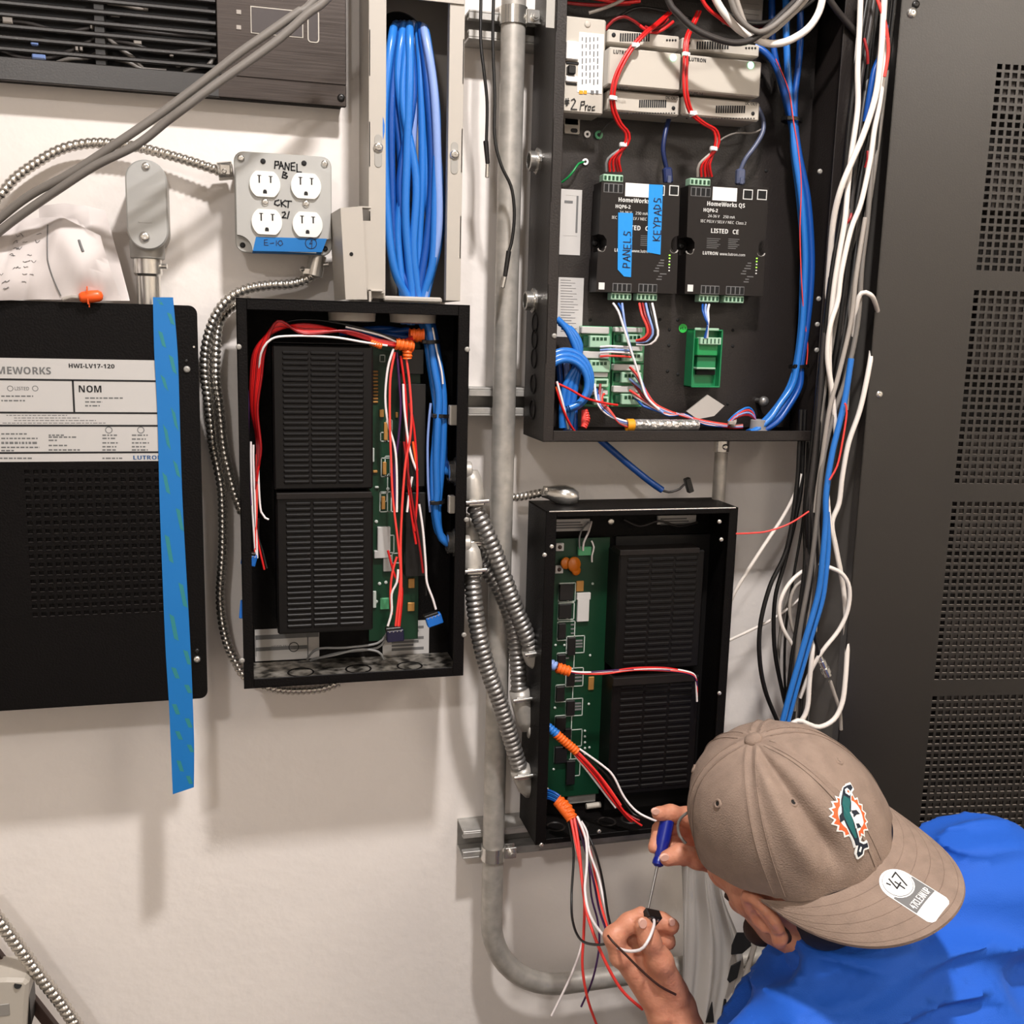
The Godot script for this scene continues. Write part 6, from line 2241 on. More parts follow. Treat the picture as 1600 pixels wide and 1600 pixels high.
	wind("small orange-red wire coil beside the blue loop on the enclosure floor", [913, 640, 80, 917, 655, 82, 912, 668, 84], 0.0045, "coral wire")
	# leads from the modules to the boards and along the floor
	for q in [["white wire", [958, 474, 82, 966, 486, 90, 974, 510, 94, 985, 545, 96, 1000, 590, 98, 1010, 620, 100, 1030, 640, 104]], ["cable pale", [972, 474, 82, 974, 490, 90, 978, 515, 92, 990, 560, 94, 1004, 600, 96, 1014, 625, 100, 1036, 645, 104]], ["cable blue deep", [966, 474, 82, 973, 488, 86, 976, 508, 88, 986, 552, 92]]]:
		cable("signal_lead", "thin %s lead running from the taped control module to the foil tube" % hue(q[0]), "leads from the taped module to the tube", 1.5, M[q[0]], q[1], "wire")
	for q in [["coral wire", 0], ["red dark", 1], ["cable pale", 2], ["black wire", 3], ["white wire", 4]]:
		var k: int = q[1]
		cable("signal_lead", "curved %s lead hooking from the taped module to the terminal boards" % hue(q[0]), "hooked leads right of the terminal boards", 1.6, M[q[0]], [999 + k * 5, 474, 82, 1003 + k * 5, 492, 92, 1010 + k * 4, 508, 96, 1012 + k * 4, 520 + k, 96, 1005 + k * 3, 529 + k * 2, 92, 994, 532 + k * 1.5, 84], "wire")
	for q in [["white wire", 541], ["cable pale", 546], ["coral wire", 556], ["white wire", 550]]:
		cable("signal_lead", "short %s lead bridging the two columns of terminal boards" % hue(q[0]), "leads bridging the terminal boards", 1.4, M[q[0]], [938, q[1] + 1, 78, 955, q[1], 86, 975, q[1] + 1, 84, 985, q[1] + 2, 78], "wire")
	var cols := ["coral wire", "white wire", "cable blue deep", "cable pale", "red dark", "grey wire"]
	for k in 9:
		cable("signal_lead", "thin %s lead fanning from the right terminal boards to the floor" % hue(cols[k % 6]), "leads fanning out of the terminal boards", 1.7, M[cols[k % 6]], [984 + (k % 3) * 4, 574 + k * 6, 78, 994 + (k % 3) * 2, 584 + k * 5.4, 86, 1006 + (k % 4) * 2, 606 + k * 3.6, 94, 1022 + k, 630 + k * 1.6, 100, 1046, 643 + k * 0.8, 104, 1062 + k, 648, 105, 1100, 658 + k * 0.6, 105, 1140, 664 + (k % 5), 104, 1160, 664 + (k % 5), 102], "wire")
	for k in 6:
		cable("signal_lead", "thin %s lead dropping from the left terminal boards into the tube" % hue(cols[(k + 1) % 6]), "leads dropping into the yellow tube end", 1.7, M[cols[(k + 1) % 6]], [929 + k * 3, 600 + (k % 3) * 8, 78, 931 + k * 2, 618, 84, 936 + k, 634 - k, 92, 950, 648 - k * 2, 102, 968, 656 + k, 108, 984, 660 + k * 1.4, 112], "wire")
	for k in 4:
		cable("signal_lead", "thin %s lead curling up by the grey floor bushing" % hue(["cable blue", "coral wire", "cable pale", "red dark"][k]), "leads curling by the floor bushing", 1.5, M[["cable blue", "coral wire", "cable pale", "red dark"][k]], [1138, 658 + k * 3, 106, 1148, 648 + k * 2, 110, 1160, 640 + k * 3, 110, 1170, 637 + k * 4, 106, 1177, 644 + k * 3, 102, 1180, 656, 100], "wire")
	tie("clear tie round the leads left of the floor bushing", P(1144, 660, 105), 0.006, 1.2, "cable grey light", Vector3.UP)
	for k in 3:
		cable("signal_lead", "%s lead from the untaped control module to the relay module" % hue(["cable blue deep", "cable pale", "white wire"][k]), "leads to the relay module", 1.5, M[["cable blue deep", "cable pale", "white wire"][k]], [1098 + k * 5, 476, 82, 1098 + k * 4, 486, 90, 1103 + k * 2, 500, 94, 1106, 508, 94, 1101 + k * 2, 528, 90], "wire")
	# cables above the supplies and the big loops at the top
	for q in [["red dark", [946, 46, 80, 958, 32, 84, 975, 26, 86, 992, 34, 84, 1004, 44, 80]], ["cable grey light", [920, 20, 86, 940, 14, 90, 965, 4, 92, 990, -12, 90]], ["red wire", [890, -10, 80, 930, -2, 84, 970, 4, 86, 1000, 2, 84]], ["red dark", [1008, 42, 84, 1020, 46, 90, 1034, 40, 92, 1044, 30, 90]], ["red wire", [1000, 40, 82, 1018, 52, 92, 1036, 46, 94, 1052, 34, 92]], ["black wire", [950, 40, 76, 990, 14, 80, 1030, 16, 80, 1080, 30, 80]], ["red dark", [880, 4, 80, 930, 8, 82, 985, 6, 82]]]:
		cable("upper_lead", "%s lead crossing above the power supplies at the enclosure top" % hue(q[0]), "leads above the power supplies", 2.0, M[q[0]], q[1], "wire")
	var loops := [
		["large dark cable loop hanging before the right power supply", "cable dark", 3.9, [1026, -60, 150, 1045, 2, 152, 1060, 22, 154, 1085, 45, 156, 1117, 60, 158, 1147, 67, 158, 1172, 63, 158, 1194, 48, 158, 1222, 22, 156, 1252, -10, 152, 1270, -50, 150]],
		["thick white cable loop hanging lowest, right of the supplies", "cable white", 4.4, [1095, -50, 150, 1121, 4, 150, 1136, 26, 150, 1153, 45, 150, 1175, 58, 150, 1196, 67, 150, 1215, 68, 150, 1236, 62, 150, 1262, 45, 150, 1279, 20, 150, 1286, -10, 150, 1288, -50, 150]],
		["thin black loop inside the white cable loop", "black wire", 3.2, [1104, -40, 146, 1128, 10, 146, 1145, 26, 146, 1162, 34, 146, 1182, 37, 146, 1206, 34, 146, 1236, 22, 146, 1264, 4, 146, 1290, -20, 146]],
		["grey cable loop running beside the dark loop at the top", "cable grey", 3.4, [1128, -50, 160, 1150, 20, 162, 1178, 48, 164, 1200, 46, 164, 1226, 26, 164, 1250, 2, 162, 1270, -30, 160]],
		["light grey cable loop just right of the dark loop", "cable grey light", 3.2, [1138, -40, 156, 1165, 40, 152, 1186, 58, 152, 1206, 50, 152, 1234, 26, 152, 1262, -4, 152, 1280, -40, 152]],
		["thin red loop behind the white cable loop", "red wire", 2.2, [1084, -30, 142, 1102, 8, 142, 1122, 26, 142, 1146, 42, 142, 1172, 48, 142, 1192, 46, 142, 1212, 36, 142, 1240, 20, 142]]]
	for q in loops:
		cable("cable_loop", q[0], "", q[2], M[q[1]], q[3], "cable", 10)
	cable("dark_cable", "dark cable slanting into the enclosure's right edge near the top", "", 4.0, M["cable dark"], [1290, -10, 150, 1306, 14, 146, 1326, 38, 142, 1348, 62, 140, 1370, 84, 142])
	var b := B.new()
	b.slab(R(855, -30, 866, 44, 150), 0.149, 0.15)
	var t := thing("hang_tag", "pale flat tag hanging beside the enclosure's upper left corner", "tag", P(860, 10, 150))
	put("tag_strip", b, M["cast grey"], t)
	# black probe leads with metal tips left of the enclosure
	for q in [["black probe lead with a metal tip hanging left of the conduit", [752, -30, 70, 751, 60, 74, 756, 110, 76, 761, 160, 76, 760, 220, 76], [759, 220, 762, 256], [762, 256, 761, 278]], ["longer black probe lead with a metal tip hanging before the conduit", [772, -30, 84, 770, 60, 86, 773, 150, 88, 773, 215, 90, 783, 258, 92, 798, 290, 92, 803, 320, 92, 803, 350, 92, 799, 380, 92, 795, 392, 92], [795, 392, 789, 432], [789, 432, 785, 450]]]:
		var g := thing("probe_lead", q[0], "sensor lead", P(q[1][12], q[1][13], 80))
		wire(g, "lead_wire", 2.0, M["black wire"], q[1])
		var z: float = q[1][q[1].size() - 1]
		b = B.new()
		b.cyl(P(q[2][0], q[2][1], z), P(q[2][2], q[2][3], z), 0.0032, 0.0027, 10, 0.0006)
		put("probe_sleeve", b, M["black plastic"], g)
		b = B.new()
		b.cyl(P(q[3][0], q[3][1], z), P(q[3][2], q[3][3], z), 0.0026, -1, 12, 0.0006)
		put("probe_tip", b, M["zinc"], g)


# ---------------------------------------------------------------- hanging cables between enclosure and rack
func side_cables() -> void:
	var list := [
		["white cable nearest the enclosure, hanging from the top", "cable white", 4.0, [1346, -40, 168, 1343, 40, 168, 1340, 110, 168, 1340, 170, 166, 1330, 244, 166, 1325, 290, 166, 1320, 345, 166, 1310, 405, 164, 1302, 460, 162, 1296, 530, 160, 1296, 580, 158, 1299, 620, 156, 1294, 660, 154, 1288, 700, 152]],
		["white cable crossing from right to left near the top", "cable white", 4.4, [1384, -40, 176, 1380, 30, 176, 1376, 90, 176, 1368, 150, 176, 1350, 208, 176, 1330, 255, 176, 1314, 295, 172, 1303, 340, 160, 1297, 400, 146, 1292, 480, 132, 1290, 600, 122, 1282, 720, 118]],
		["white cable curving in beside the rack and down along the enclosure", "cable white", 3.8, [1386, 60, 166, 1376, 150, 168, 1366, 205, 170, 1359, 255, 170, 1345, 318, 170, 1330, 358, 170, 1315, 424, 170, 1309, 470, 170, 1297, 510, 170, 1293, 560, 168, 1300, 610, 166, 1306, 680, 160]],
		["short white cable hooking to the right at mid height", "cable white", 3.6, [1322, 640, 122, 1330, 540, 146, 1338, 480, 164, 1346, 458, 170, 1359, 460, 172, 1367, 472, 164, 1372, 500, 140, 1370, 580, 118]],
		["grey cable hanging in the middle of the cable run", "cable grey", 3.8, [1372, 120, 160, 1364, 230, 162, 1356, 337, 164, 1347, 412, 164, 1340, 506, 164, 1322, 590, 164, 1300, 655, 162, 1284, 733, 160, 1276, 814, 158, 1266, 895, 154, 1248, 1000, 150, 1240, 1110, 146]],
		["light grey cable winding down beside the grey one", "cable grey light", 3.4, [1352, 340, 172, 1338, 430, 174, 1330, 500, 172, 1312, 580, 170, 1296, 640, 168, 1284, 720, 160, 1272, 800, 150]],
		["pale cable with a kink beside the rack at chest height", "cable white", 4.0, [1378, 380, 118, 1372, 460, 126, 1364, 530, 140, 1358, 574, 150, 1344, 639, 150, 1326, 692, 148, 1316, 745, 146, 1311, 786, 144, 1300, 818, 142, 1307, 860, 142, 1319, 928, 142, 1321, 997, 140, 1313, 1078, 138, 1310, 1130, 136]],
		["second pale cable leaving the kink downwards", "cable white", 3.4, [1290, 720, 140, 1294, 790, 148, 1297, 818, 150, 1304, 850, 148, 1312, 890, 146, 1319, 930, 140, 1322, 980, 130]],
		["bright blue cable coming down out of the dark cables", "cable blue", 4.6, [1330, 560, 168, 1321, 620, 168, 1311, 664, 168, 1300, 710, 168, 1291, 770, 168, 1290, 815, 168, 1285, 875, 168, 1278, 930, 166, 1258, 1000, 164, 1238, 1070, 162, 1222, 1130, 160]],
		["second blue cable close beside the bright blue one", "cable blue", 4.4, [1292, 800, 160, 1294, 850, 160, 1290, 900, 160, 1284, 940, 160, 1266, 1000, 158, 1246, 1070, 156, 1230, 1130, 154]],
		["short dark blue cable seen between the white cables at the top", "cable blue deep", 4.2, [1384, 40, 154, 1376, 84, 154, 1366, 110, 154, 1360, 140, 154, 1352, 190, 150]],
		["thin red wire curving over the dark cables by the rack", "coral wire", 1.5, [1320, 630, 176, 1323, 645, 176, 1316, 692, 176, 1308, 728, 176, 1296, 750, 174]],
		["thin red wire reaching out to the lower panel's edge", "coral wire", 1.4, [1150, 834, 136, 1175, 833, 140, 1200, 830, 144, 1234, 818, 150, 1264, 799, 156]],
		["red wire running down beside the white cables at the top", "coral wire", 2.4, [1364, -20, 170, 1374, 8, 174, 1384, 40, 178, 1388, 80, 178, 1382, 120, 178]],
		["off-white cable slanting from the enclosure towards the lower panel", "cable white", 3.0, [1252, 740, 120, 1242, 772, 118, 1222, 810, 114, 1190, 858, 110, 1152, 918, 100, 1138, 948, 90]],
		["thin pale cable slanting across low behind the cable loops", "cable white", 2.4, [1136, 1002, 90, 1170, 986, 100, 1206, 968, 110, 1242, 942, 118, 1275, 908, 124]],
		["white cable loop bulging right near the bottom of the run", "cable white", 3.4, [1280, 880, 156, 1295, 886, 160, 1315, 896, 162, 1327, 918, 162, 1325, 952, 160, 1311, 984, 158, 1286, 1016, 156, 1268, 1046, 148, 1250, 1090, 140]],
		["white cable loop bulging left near the bottom of the run", "cable white", 3.2, [1276, 884, 130, 1252, 894, 132, 1230, 916, 134, 1218, 946, 134, 1222, 978, 134, 1240, 1010, 134, 1260, 1040, 132]],
		["inner white loop near the bottom of the cable run", "cable grey light", 2.8, [1270, 900, 128, 1244, 915, 130, 1234, 945, 130, 1238, 980, 130, 1252, 1012, 128]],
		["white cable dropping behind the cap", "cable white", 4.0, [1286, 900, 120, 1276, 960, 132, 1270, 1010, 150, 1265, 1062, 150, 1261, 1108, 150, 1248, 1132, 148, 1236, 1150, 146]],
		["white cable loop just above the cap", "cable white", 4.0, [1222, 1142, 150, 1246, 1126, 156, 1260, 1130, 158, 1280, 1136, 160, 1303, 1124, 160, 1316, 1098, 158, 1321, 1060, 154, 1324, 1010, 148, 1326, 950, 140]],
		["pale cable below the coaxial plug", "cable grey light", 3.0, [1297, 1064, 152, 1304, 1085, 152, 1312, 1110, 152, 1314, 1140, 150]],
		["black cable bowing out left, nearest the lower panel", "black wire", 3.6, [1252, 640, 128, 1249, 700, 128, 1245, 760, 128, 1230, 855, 128, 1203, 916, 128, 1188, 976, 128, 1187, 1030, 128, 1196, 1080, 128, 1216, 1130, 126]],
		["second black cable bowing out left", "black wire", 3.4, [1258, 640, 120, 1255, 700, 120, 1250, 775, 120, 1227, 875, 120, 1211, 936, 120, 1210, 1010, 120, 1222, 1078, 120, 1236, 1130, 118]],
		["thin black cable hanging between the bowed cables", "black wire", 2.2, [1262, 690, 116, 1256, 800, 116, 1240, 900, 116, 1228, 980, 116, 1226, 1060, 116, 1232, 1120, 114]],
		["grey cable at the back of the bowed cables", "cable grey", 3.0, [1240, 900, 108, 1224, 960, 108, 1216, 1030, 108, 1222, 1080, 108, 1232, 1120, 108]]]
	for q in list:
		cable("hanging_cable", q[0], "", q[2] * 0.84, M[q[1]], q[3], "cable", 9)
	var rg := RandomNumberGenerator.new()
	rg.seed = 21
	for k in 17:
		var s := k / 16.0
		var f := []
		var j := rg.randf_range(-1.0, 1.0)
		for v in [-40, 60, 150, 240, 330, 420, 520, 610, 700, 790]:
			var w: float = (v + 40) / 830.0
			var lo := lerpf(1352, 1256, w)
			var hi := lerpf(1402, 1290 + 20 * (1.0 - w), w)
			f.append_array([lerpf(lo, hi, clampf(s + 0.14 * sin(v * 0.008 + k * 1.7) + j * 0.05, 0.02, 1.0)), v + 6.0 * j, 128 + 24.0 * absf(sin(k * 2.1 + v * 0.004))])
		var u0 := lerpf(1262, 1292, s)
		f.append_array([u0 - 4, 880, 136, u0 - 14, 960, 136, u0 - 26, 1040, 136, u0 - 34, 1130, 134])
		cable("dark_cable", "%s cable in the thick bunch hanging between enclosure and rack" % hue(["black wire", "cable dark", "black wire", "cable grey"][k % 4]), "dark cables between enclosure and rack", rg.randf_range(2.4, 3.8), M[["black wire", "cable dark", "black wire", "cable grey"][k % 4]], f)
	for q in [[1356, 236, 1352, 262], [1330, 334, 1322, 350], [1350, 60, 1356, 100]]:
		cable("red_mark", "short dark red wire peeping out between the hanging cables", "red wires among the hanging cables", 1.8, M["red dark"], [q[0], q[1], 166, (q[0] + q[2]) / 2.0 + 2, (q[1] + q[3]) / 2.0, 168, q[2], q[3], 166], "wire")
	var t := thing("coax_plug", "silver coaxial plug hanging above the cap", "plug", P(1290, 1045, 154))
	var a := P(1281, 1026, 154)
	var e := P(1299, 1068, 154)
	var b := B.new()
	b.lathe(B.aim(a, e - a), [Vector2(0, 0), Vector2(0.0035, 0), Vector2(0.0038, 0.006), Vector2(0.0052, 0.0065), Vector2(0.0052, 0.014), Vector2(0.0042, 0.0145), Vector2(0.0042, 0.018), Vector2(0.0062, 0.0185), Vector2(0.0062, 0.026), Vector2(0.0048, 0.0265), Vector2(0.0048, 0.0315), Vector2(0, 0.0315)], 16)
	put("plug_shell", b, M["zinc"], t)
	b = B.new()
	b.tube(path([1272, 985, 152, 1277, 1010, 153, 1281, 1027, 154]), 0.003, 8)
	put("plug_lead", b, M["black wire"], t)


# ---------------------------------------------------------------- equipment rack, right
func equipment_rack() -> void:
	var e0 := P(1357, 600, 150)
	var ang := deg_to_rad(8.0)
	var rx := Vector3(cos(ang), 0, sin(ang))
	var nz := Vector3(-sin(ang), 0, cos(ang))
	var org := Vector3(e0.x, 0, e0.z)
	var hit := func(u: float, v: float) -> Vector2:
		var w := AX * (u - 800.0) + AY * (800.0 - v) - AZ * 1600.0
		var k := (org - EYE).dot(nz) / w.dot(nz)
		var p := EYE + w * k
		return Vector2((p - org).dot(rx), p.y)
	var t := thing("equipment_rack", "tall dark equipment rack with square-hole perforated front at the right", "equipment rack", Vector3(org.x, -1.42, 0.1))
	var fr := Transform3D(Basis(rx, Vector3.UP, nz), org)
	var y0 := -1.41
	var y1 := 0.7
	var wid := 0.56
	var px := 0.0
	for q in [[1555, 98], [1525, 420], [1490, 757], [1457, 1058]]:
		px += ((hit as Callable).call(q[0], q[1]) as Vector2).x / 4.0
	var p_end := wid - 0.06
	var bands := []
	for q in [[1556, 97, 1526, 424], [1521, 451, 1490, 757], [1487, 782, 1458, 1064], [1454, 1086, 1428, 1372]]:
		bands.append(Vector2(((hit as Callable).call(q[2], q[3]) as Vector2).y, ((hit as Callable).call(q[0], q[1]) as Vector2).y))
	var b := B.new()
	var th := 0.0016
	var plate := func(x0: float, ya: float, x1: float, yb: float) -> void:
		b.box(Vector3((x0 + x1) / 2, (ya + yb) / 2, -th / 2), Vector3(x1 - x0, yb - ya, th), 0.0, fr)
	(plate as Callable).call(0.0, y0, px, y1)
	(plate as Callable).call(p_end, y0, wid, y1)
	var low: float = y0
	for k in range(3, -1, -1):
		(plate as Callable).call(px, low, p_end, bands[k].x)
		low = bands[k].y
	(plate as Callable).call(px, low, p_end, y1)
	b.box(Vector3(0.0008, (y0 + y1) / 2, -0.009), Vector3(0.0016, y1 - y0, 0.018), 0.0, fr)
	put("door_frame", b, M["rack coat"], t)
	for k in 4:
		b = B.new()
		var h: float = bands[k].y - bands[k].x
		var nv := 26
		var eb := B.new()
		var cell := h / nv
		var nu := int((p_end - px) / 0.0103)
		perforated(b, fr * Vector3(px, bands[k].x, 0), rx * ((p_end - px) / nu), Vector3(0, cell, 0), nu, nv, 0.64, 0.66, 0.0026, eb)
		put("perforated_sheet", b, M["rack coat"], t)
		put("painted_lit_edge", eb, M["lit edge tone"], t, "lower hole edges coloured paler as if lit from above").set_meta("kind", "stuff")  # lower ledges coloured brighter for the light they would catch
	b = B.new()
	b.box(Vector3(0.016, (y0 + y1) / 2, -0.075), Vector3(0.002, y1 - y0, 0.11), 0.0, fr)
	put("side_panel", b, M["rack side"], t)
	b = B.new()
	b.box(Vector3(wid - 0.002, (y0 + y1) / 2, -0.09), Vector3(0.002, y1 - y0, 0.17), 0.0, fr)
	put("side_panel", b, M["rack side"], t)
	b = B.new()
	b.box(Vector3(wid / 2, y1 - 0.001, -0.07), Vector3(wid - 0.03, 0.002, 0.12), 0.0, fr)
	put("top_panel", b, M["rack side"], t)
	b = B.new()
	b.box(Vector3(0.03 + (wid - 0.04) / 2, (y0 + y1) / 2, -0.06), Vector3(wid - 0.04, y1 - y0 - 0.02, 0.004), 0.0, fr)
	put("inner_panel", b, M["rack inside"], t)
	# gear faces behind the holes
	for q in [[0.33, 0.25, 0.09], [0.2, 0.1, 0.07], [0.02, 0.17, 0.12], [-0.2, 0.19, 0.16], [-0.45, 0.2, 0.16], [-0.7, 0.2, 0.14]]:
		b = B.new()
		b.box(Vector3(px + 0.012 + q[1] / 2 + 0.06, q[0], -0.035), Vector3(q[1] + 0.1, q[2], 0.03), 0.003, fr)
		put("inner_unit", b, M["rack gear"], t)
	for q in [[1425, 20, 0.0062, "zinc"], [1431, 7, 0.0048, "black plastic"], [1374, 616, 0.0046, "zinc"]]:
		var h2: Vector2 = hit.call(q[0], q[1])
		b = B.new()
		var c := fr * Vector3(h2.x, h2.y, 0)
		b.lathe(Transform3D(Basis(rx, nz, rx.cross(nz)), c), [Vector2(q[2], 0), Vector2(q[2] * 0.9, q[2] * 0.35), Vector2(q[2] * 0.3, q[2] * 0.5), Vector2(0, q[2] * 0.4)], 16, true)
		put("screw", b, M[q[3]], t)
	var s := thing("red_sticker", "small red sticker on the rack's left side", "sticker", Vector3.ZERO)
	b = B.new()
	var sy := P(1341, 756, 140).y
	b.box(Vector3(0.0148, sy, -0.036), Vector3(0.0008, 0.02, 0.018), 0.0, fr)
	put("sticker_face", b, M["red dark"], s)
	s.position = Vector3.ZERO


# ---------------------------------------------------------------- smooth bodies
# tapered capsules and ellipsoids joined with a smooth minimum, meshed as surface nets
class Sdf:
	var ca := PackedVector3Array()
	var cd := PackedVector3Array()
	var cl := PackedFloat32Array()
	var r0 := PackedFloat32Array()
	var r1 := PackedFloat32Array()
	var ec := PackedVector3Array()
	var eb: Array[Basis] = []
	var er := PackedVector3Array()
	var sc := PackedVector3Array()
	var sb: Array[Basis] = []
	var sr := PackedVector3Array()
	var k := 0.02
	var ks := 0.006
	var noise: FastNoiseLite
	var amp := 0.0
	var squeeze := Vector3.ONE
	var cuts: Array[Plane] = []

	func cap(a: Vector3, b: Vector3, ra: float, rb: float) -> void:
		ca.append(a)
		cd.append(b - a)
		cl.append(maxf((b - a).length_squared(), 1e-8))
		r0.append(ra)
		r1.append(rb)

	func chain(pts: Array) -> void:
		for i in pts.size() - 1:
			cap(pts[i][0], pts[i + 1][0], pts[i][1], pts[i + 1][1])

	func ell(c: Vector3, x: Basis, r: Vector3) -> void:
		ec.append(c)
		eb.append(x.inverse())
		er.append(r)

	func cut(c: Vector3, x: Basis, r: Vector3) -> void:
		sc.append(c)
		sb.append(x.inverse())
		sr.append(r)

	func d(p: Vector3) -> float:
		var o := 10.0
		for i in ca.size():
			var q := p - ca[i]
			var h := clampf(q.dot(cd[i]) / cl[i], 0.0, 1.0)
			var e := (q - cd[i] * h).length() - lerpf(r0[i], r1[i], h)
			var m := maxf(k - absf(o - e), 0.0)
			o = minf(o, e) - m * m / (4.0 * k)
		for i in ec.size():
			var q: Vector3 = eb[i] * (p - ec[i])
			var r := er[i]
			var g0 := (q / r).length()
			var g1 := (q / (r * r)).length()
			var e := g0 * (g0 - 1.0) / maxf(g1, 1e-5)
			var m := maxf(k - absf(o - e), 0.0)
			o = minf(o, e) - m * m / (4.0 * k)
		for i in sc.size():
			var q: Vector3 = sb[i] * (p - sc[i])
			var r := sr[i]
			var g0 := (q / r).length()
			var g1 := (q / (r * r)).length()
			var e := -(g0 * (g0 - 1.0) / maxf(g1, 1e-5))
			var m := maxf(ks - absf(o - e), 0.0)
			o = maxf(o, e) + m * m / (4.0 * ks)
		for c in cuts:
			o = maxf(o, c.distance_to(p))
		if noise and absf(o) < 0.03:
			o += amp * (absf(noise.get_noise_3dv(p * squeeze)) * 2.2 - 0.5)
		return o

	func mesh_into(b: B, lo: Vector3, hi: Vector3, cell: float) -> void:
		var bl := 4
		var nx := int(ceil((hi.x - lo.x) / cell / bl)) * bl
		var ny := int(ceil((hi.y - lo.y) / cell / bl)) * bl
		var nz := int(ceil((hi.z - lo.z) / cell / bl)) * bl
		var sx := 1
		var sy := nx + 1
		var sz := (nx + 1) * (ny + 1)
		var g := PackedFloat32Array()
		g.resize(sz * (nz + 1))
		g.fill(99.0)
		var cells := PackedInt32Array()
		var reach := cell * bl * 0.87 + 0.012
		for bz in range(0, nz, bl):
			for by in range(0, ny, bl):
				for bx in range(0, nx, bl):
					var c := lo + Vector3(bx + bl * 0.5, by + bl * 0.5, bz + bl * 0.5) * cell
					if absf(d(c)) > reach:
						continue
					for z in range(bz, bz + bl + 1):
						for y in range(by, by + bl + 1):
							for x in range(bx, bx + bl + 1):
								var id := x + y * sy + z * sz
								if g[id] > 98.0:
									g[id] = d(lo + Vector3(x, y, z) * cell)
					for z in range(bz, bz + bl):
						for y in range(by, by + bl):
							for x in range(bx, bx + bl):
								cells.append(x + y * sy + z * sz)
		var at := {}
		var co := [0, sx, sy, sx + sy, sz, sz + sx, sz + sy, sz + sx + sy]
		for id in cells:
			var s := 0
			for q in co:
				if g[id + q] < 0.0:
					s += 1
			if s == 0 or s == 8:
				continue
			var sum := Vector3.ZERO
			var n := 0
			var grad := Vector3.ZERO
			for q in 8:
				var o := Vector3(q & 1, (q >> 1) & 1, q >> 2)
				var vq := g[id + co[q]]
				grad += (o * 2.0 - Vector3.ONE) * vq
				for ax in 3:
					var bit := 1 << ax
					if q & bit:
						continue
					var ve := g[id + co[q | bit]]
					if (vq < 0.0) != (ve < 0.0):
						var e := o
						e[ax] += vq / (vq - ve)
						sum += e
						n += 1
			var z := id / sz
			var y := (id - z * sz) / sy
			var x := id - z * sz - y * sy
			at[id] = b.vert(lo + (Vector3(x, y, z) + sum / n) * cell, grad.normalized())
		for id in cells:
			if not at.has(id):
				continue
			var va := g[id]
			for ax in 3:
				var st: int = [sx, sy, sz][ax]
				var s1: int = [sy, sz, sx][ax]
				var s2: int = [sz, sx, sy][ax]
				if (va < 0.0) == (g[id + st] < 0.0):
					continue
				if at.has(id - s1) and at.has(id - s2) and at.has(id - s1 - s2):
					b.tri(at[id], at[id - s1], at[id - s1 - s2])
					b.tri(at[id], at[id - s1 - s2], at[id - s2])


# ---------------------------------------------------------------- head frame
const HC := Vector3(0.545, -0.510, 0.4392)
const CB := Vector3(0.30177, 0.14192, 0.94276)
const CU := Vector3(-0.43132, 0.90220, 0.00225)
const CS := Vector3(-0.85023, -0.40731, 0.33347)
const CAP_SCALE := 1.05


func crown(phi: float, t: float, lift := 0.0) -> Vector3:
	var w := t * PI / 2.0
	var rr := pow(maxf(cos(w), 0.0), 0.85)
	var hh := pow(sin(w), 0.9)
	var f := 0.1032 * CAP_SCALE
	var s := 0.0885 * CAP_SCALE
	# soft folds of the cloth and the six seams
	var seam := fposmod(phi + PI / 6.0, PI / 3.0) - PI / 6.0
	var ridge := 0.0009 * (exp(-pow((absf(seam) * rr - 0.055) / 0.02, 2.0)) - exp(-pow(seam * rr / 0.02, 2.0)))
	var fold := 0.0
	fold += -0.012 * exp(-pow((phi - 0.36 - 0.25 * t) / 0.12, 2.0)) * smoothstep(0.02, 0.3, t) * (1.0 - smoothstep(0.75, 0.98, t))
	fold += 0.007 * exp(-pow((phi - 0.62 - 0.25 * t) / 0.13, 2.0)) * smoothstep(0.0, 0.3, t) * (1.0 - smoothstep(0.75, 0.98, t))
	fold += -0.008 * exp(-pow((phi + 0.2 - 0.1 * t) / 0.09, 2.0)) * smoothstep(0.35, 0.6, t) * (1.0 - smoothstep(0.8, 0.98, t))
	fold += -0.007 * exp(-pow((phi + 0.62 + 0.1 * t) / 0.1, 2.0)) * smoothstep(0.0, 0.3, t) * (1.0 - smoothstep(0.6, 0.9, t))
	fold += 0.0026 * sin(phi * 9.0 + 3.0 * t) * sin(t * 7.0 + phi * 2.0) * (1.0 - t)
	var o := 1.0 + (fold + ridge + lift) / 0.1
	var arch := 0.0125 * exp(-pow((phi - 1.75) / 0.75, 2.0)) * pow(1.0 - t, 1.5)
	return HC + CU * arch + CB * (f * cos(phi) * rr * o) + CU * (0.1156 * CAP_SCALE * hh * (1.0 + (fold * 0.4 + ridge + lift) / 0.12)) + CS * (s * sin(phi) * rr * o)


# brim: across -1..1 from one joint to the other, out 0..1 from crown to edge
func brim(across: float, out_: float, lift := 0.0) -> Vector3:
	var am := deg_to_rad(74.0)
	var a := across * am
	var reach := 0.0685 * pow(maxf(1.0 - across * across, 0.0), 0.4) * out_
	var bend := maxf(1.0 - across * across, 0.0)
	var s := sin(a)
	var drop := -0.36 * reach - 0.018 * out_ * s * s * sqrt(bend) + lift
	return HC + (CB * (0.1032 * cos(a) + reach) + CU * drop + CS * (0.087 * s)) * CAP_SCALE


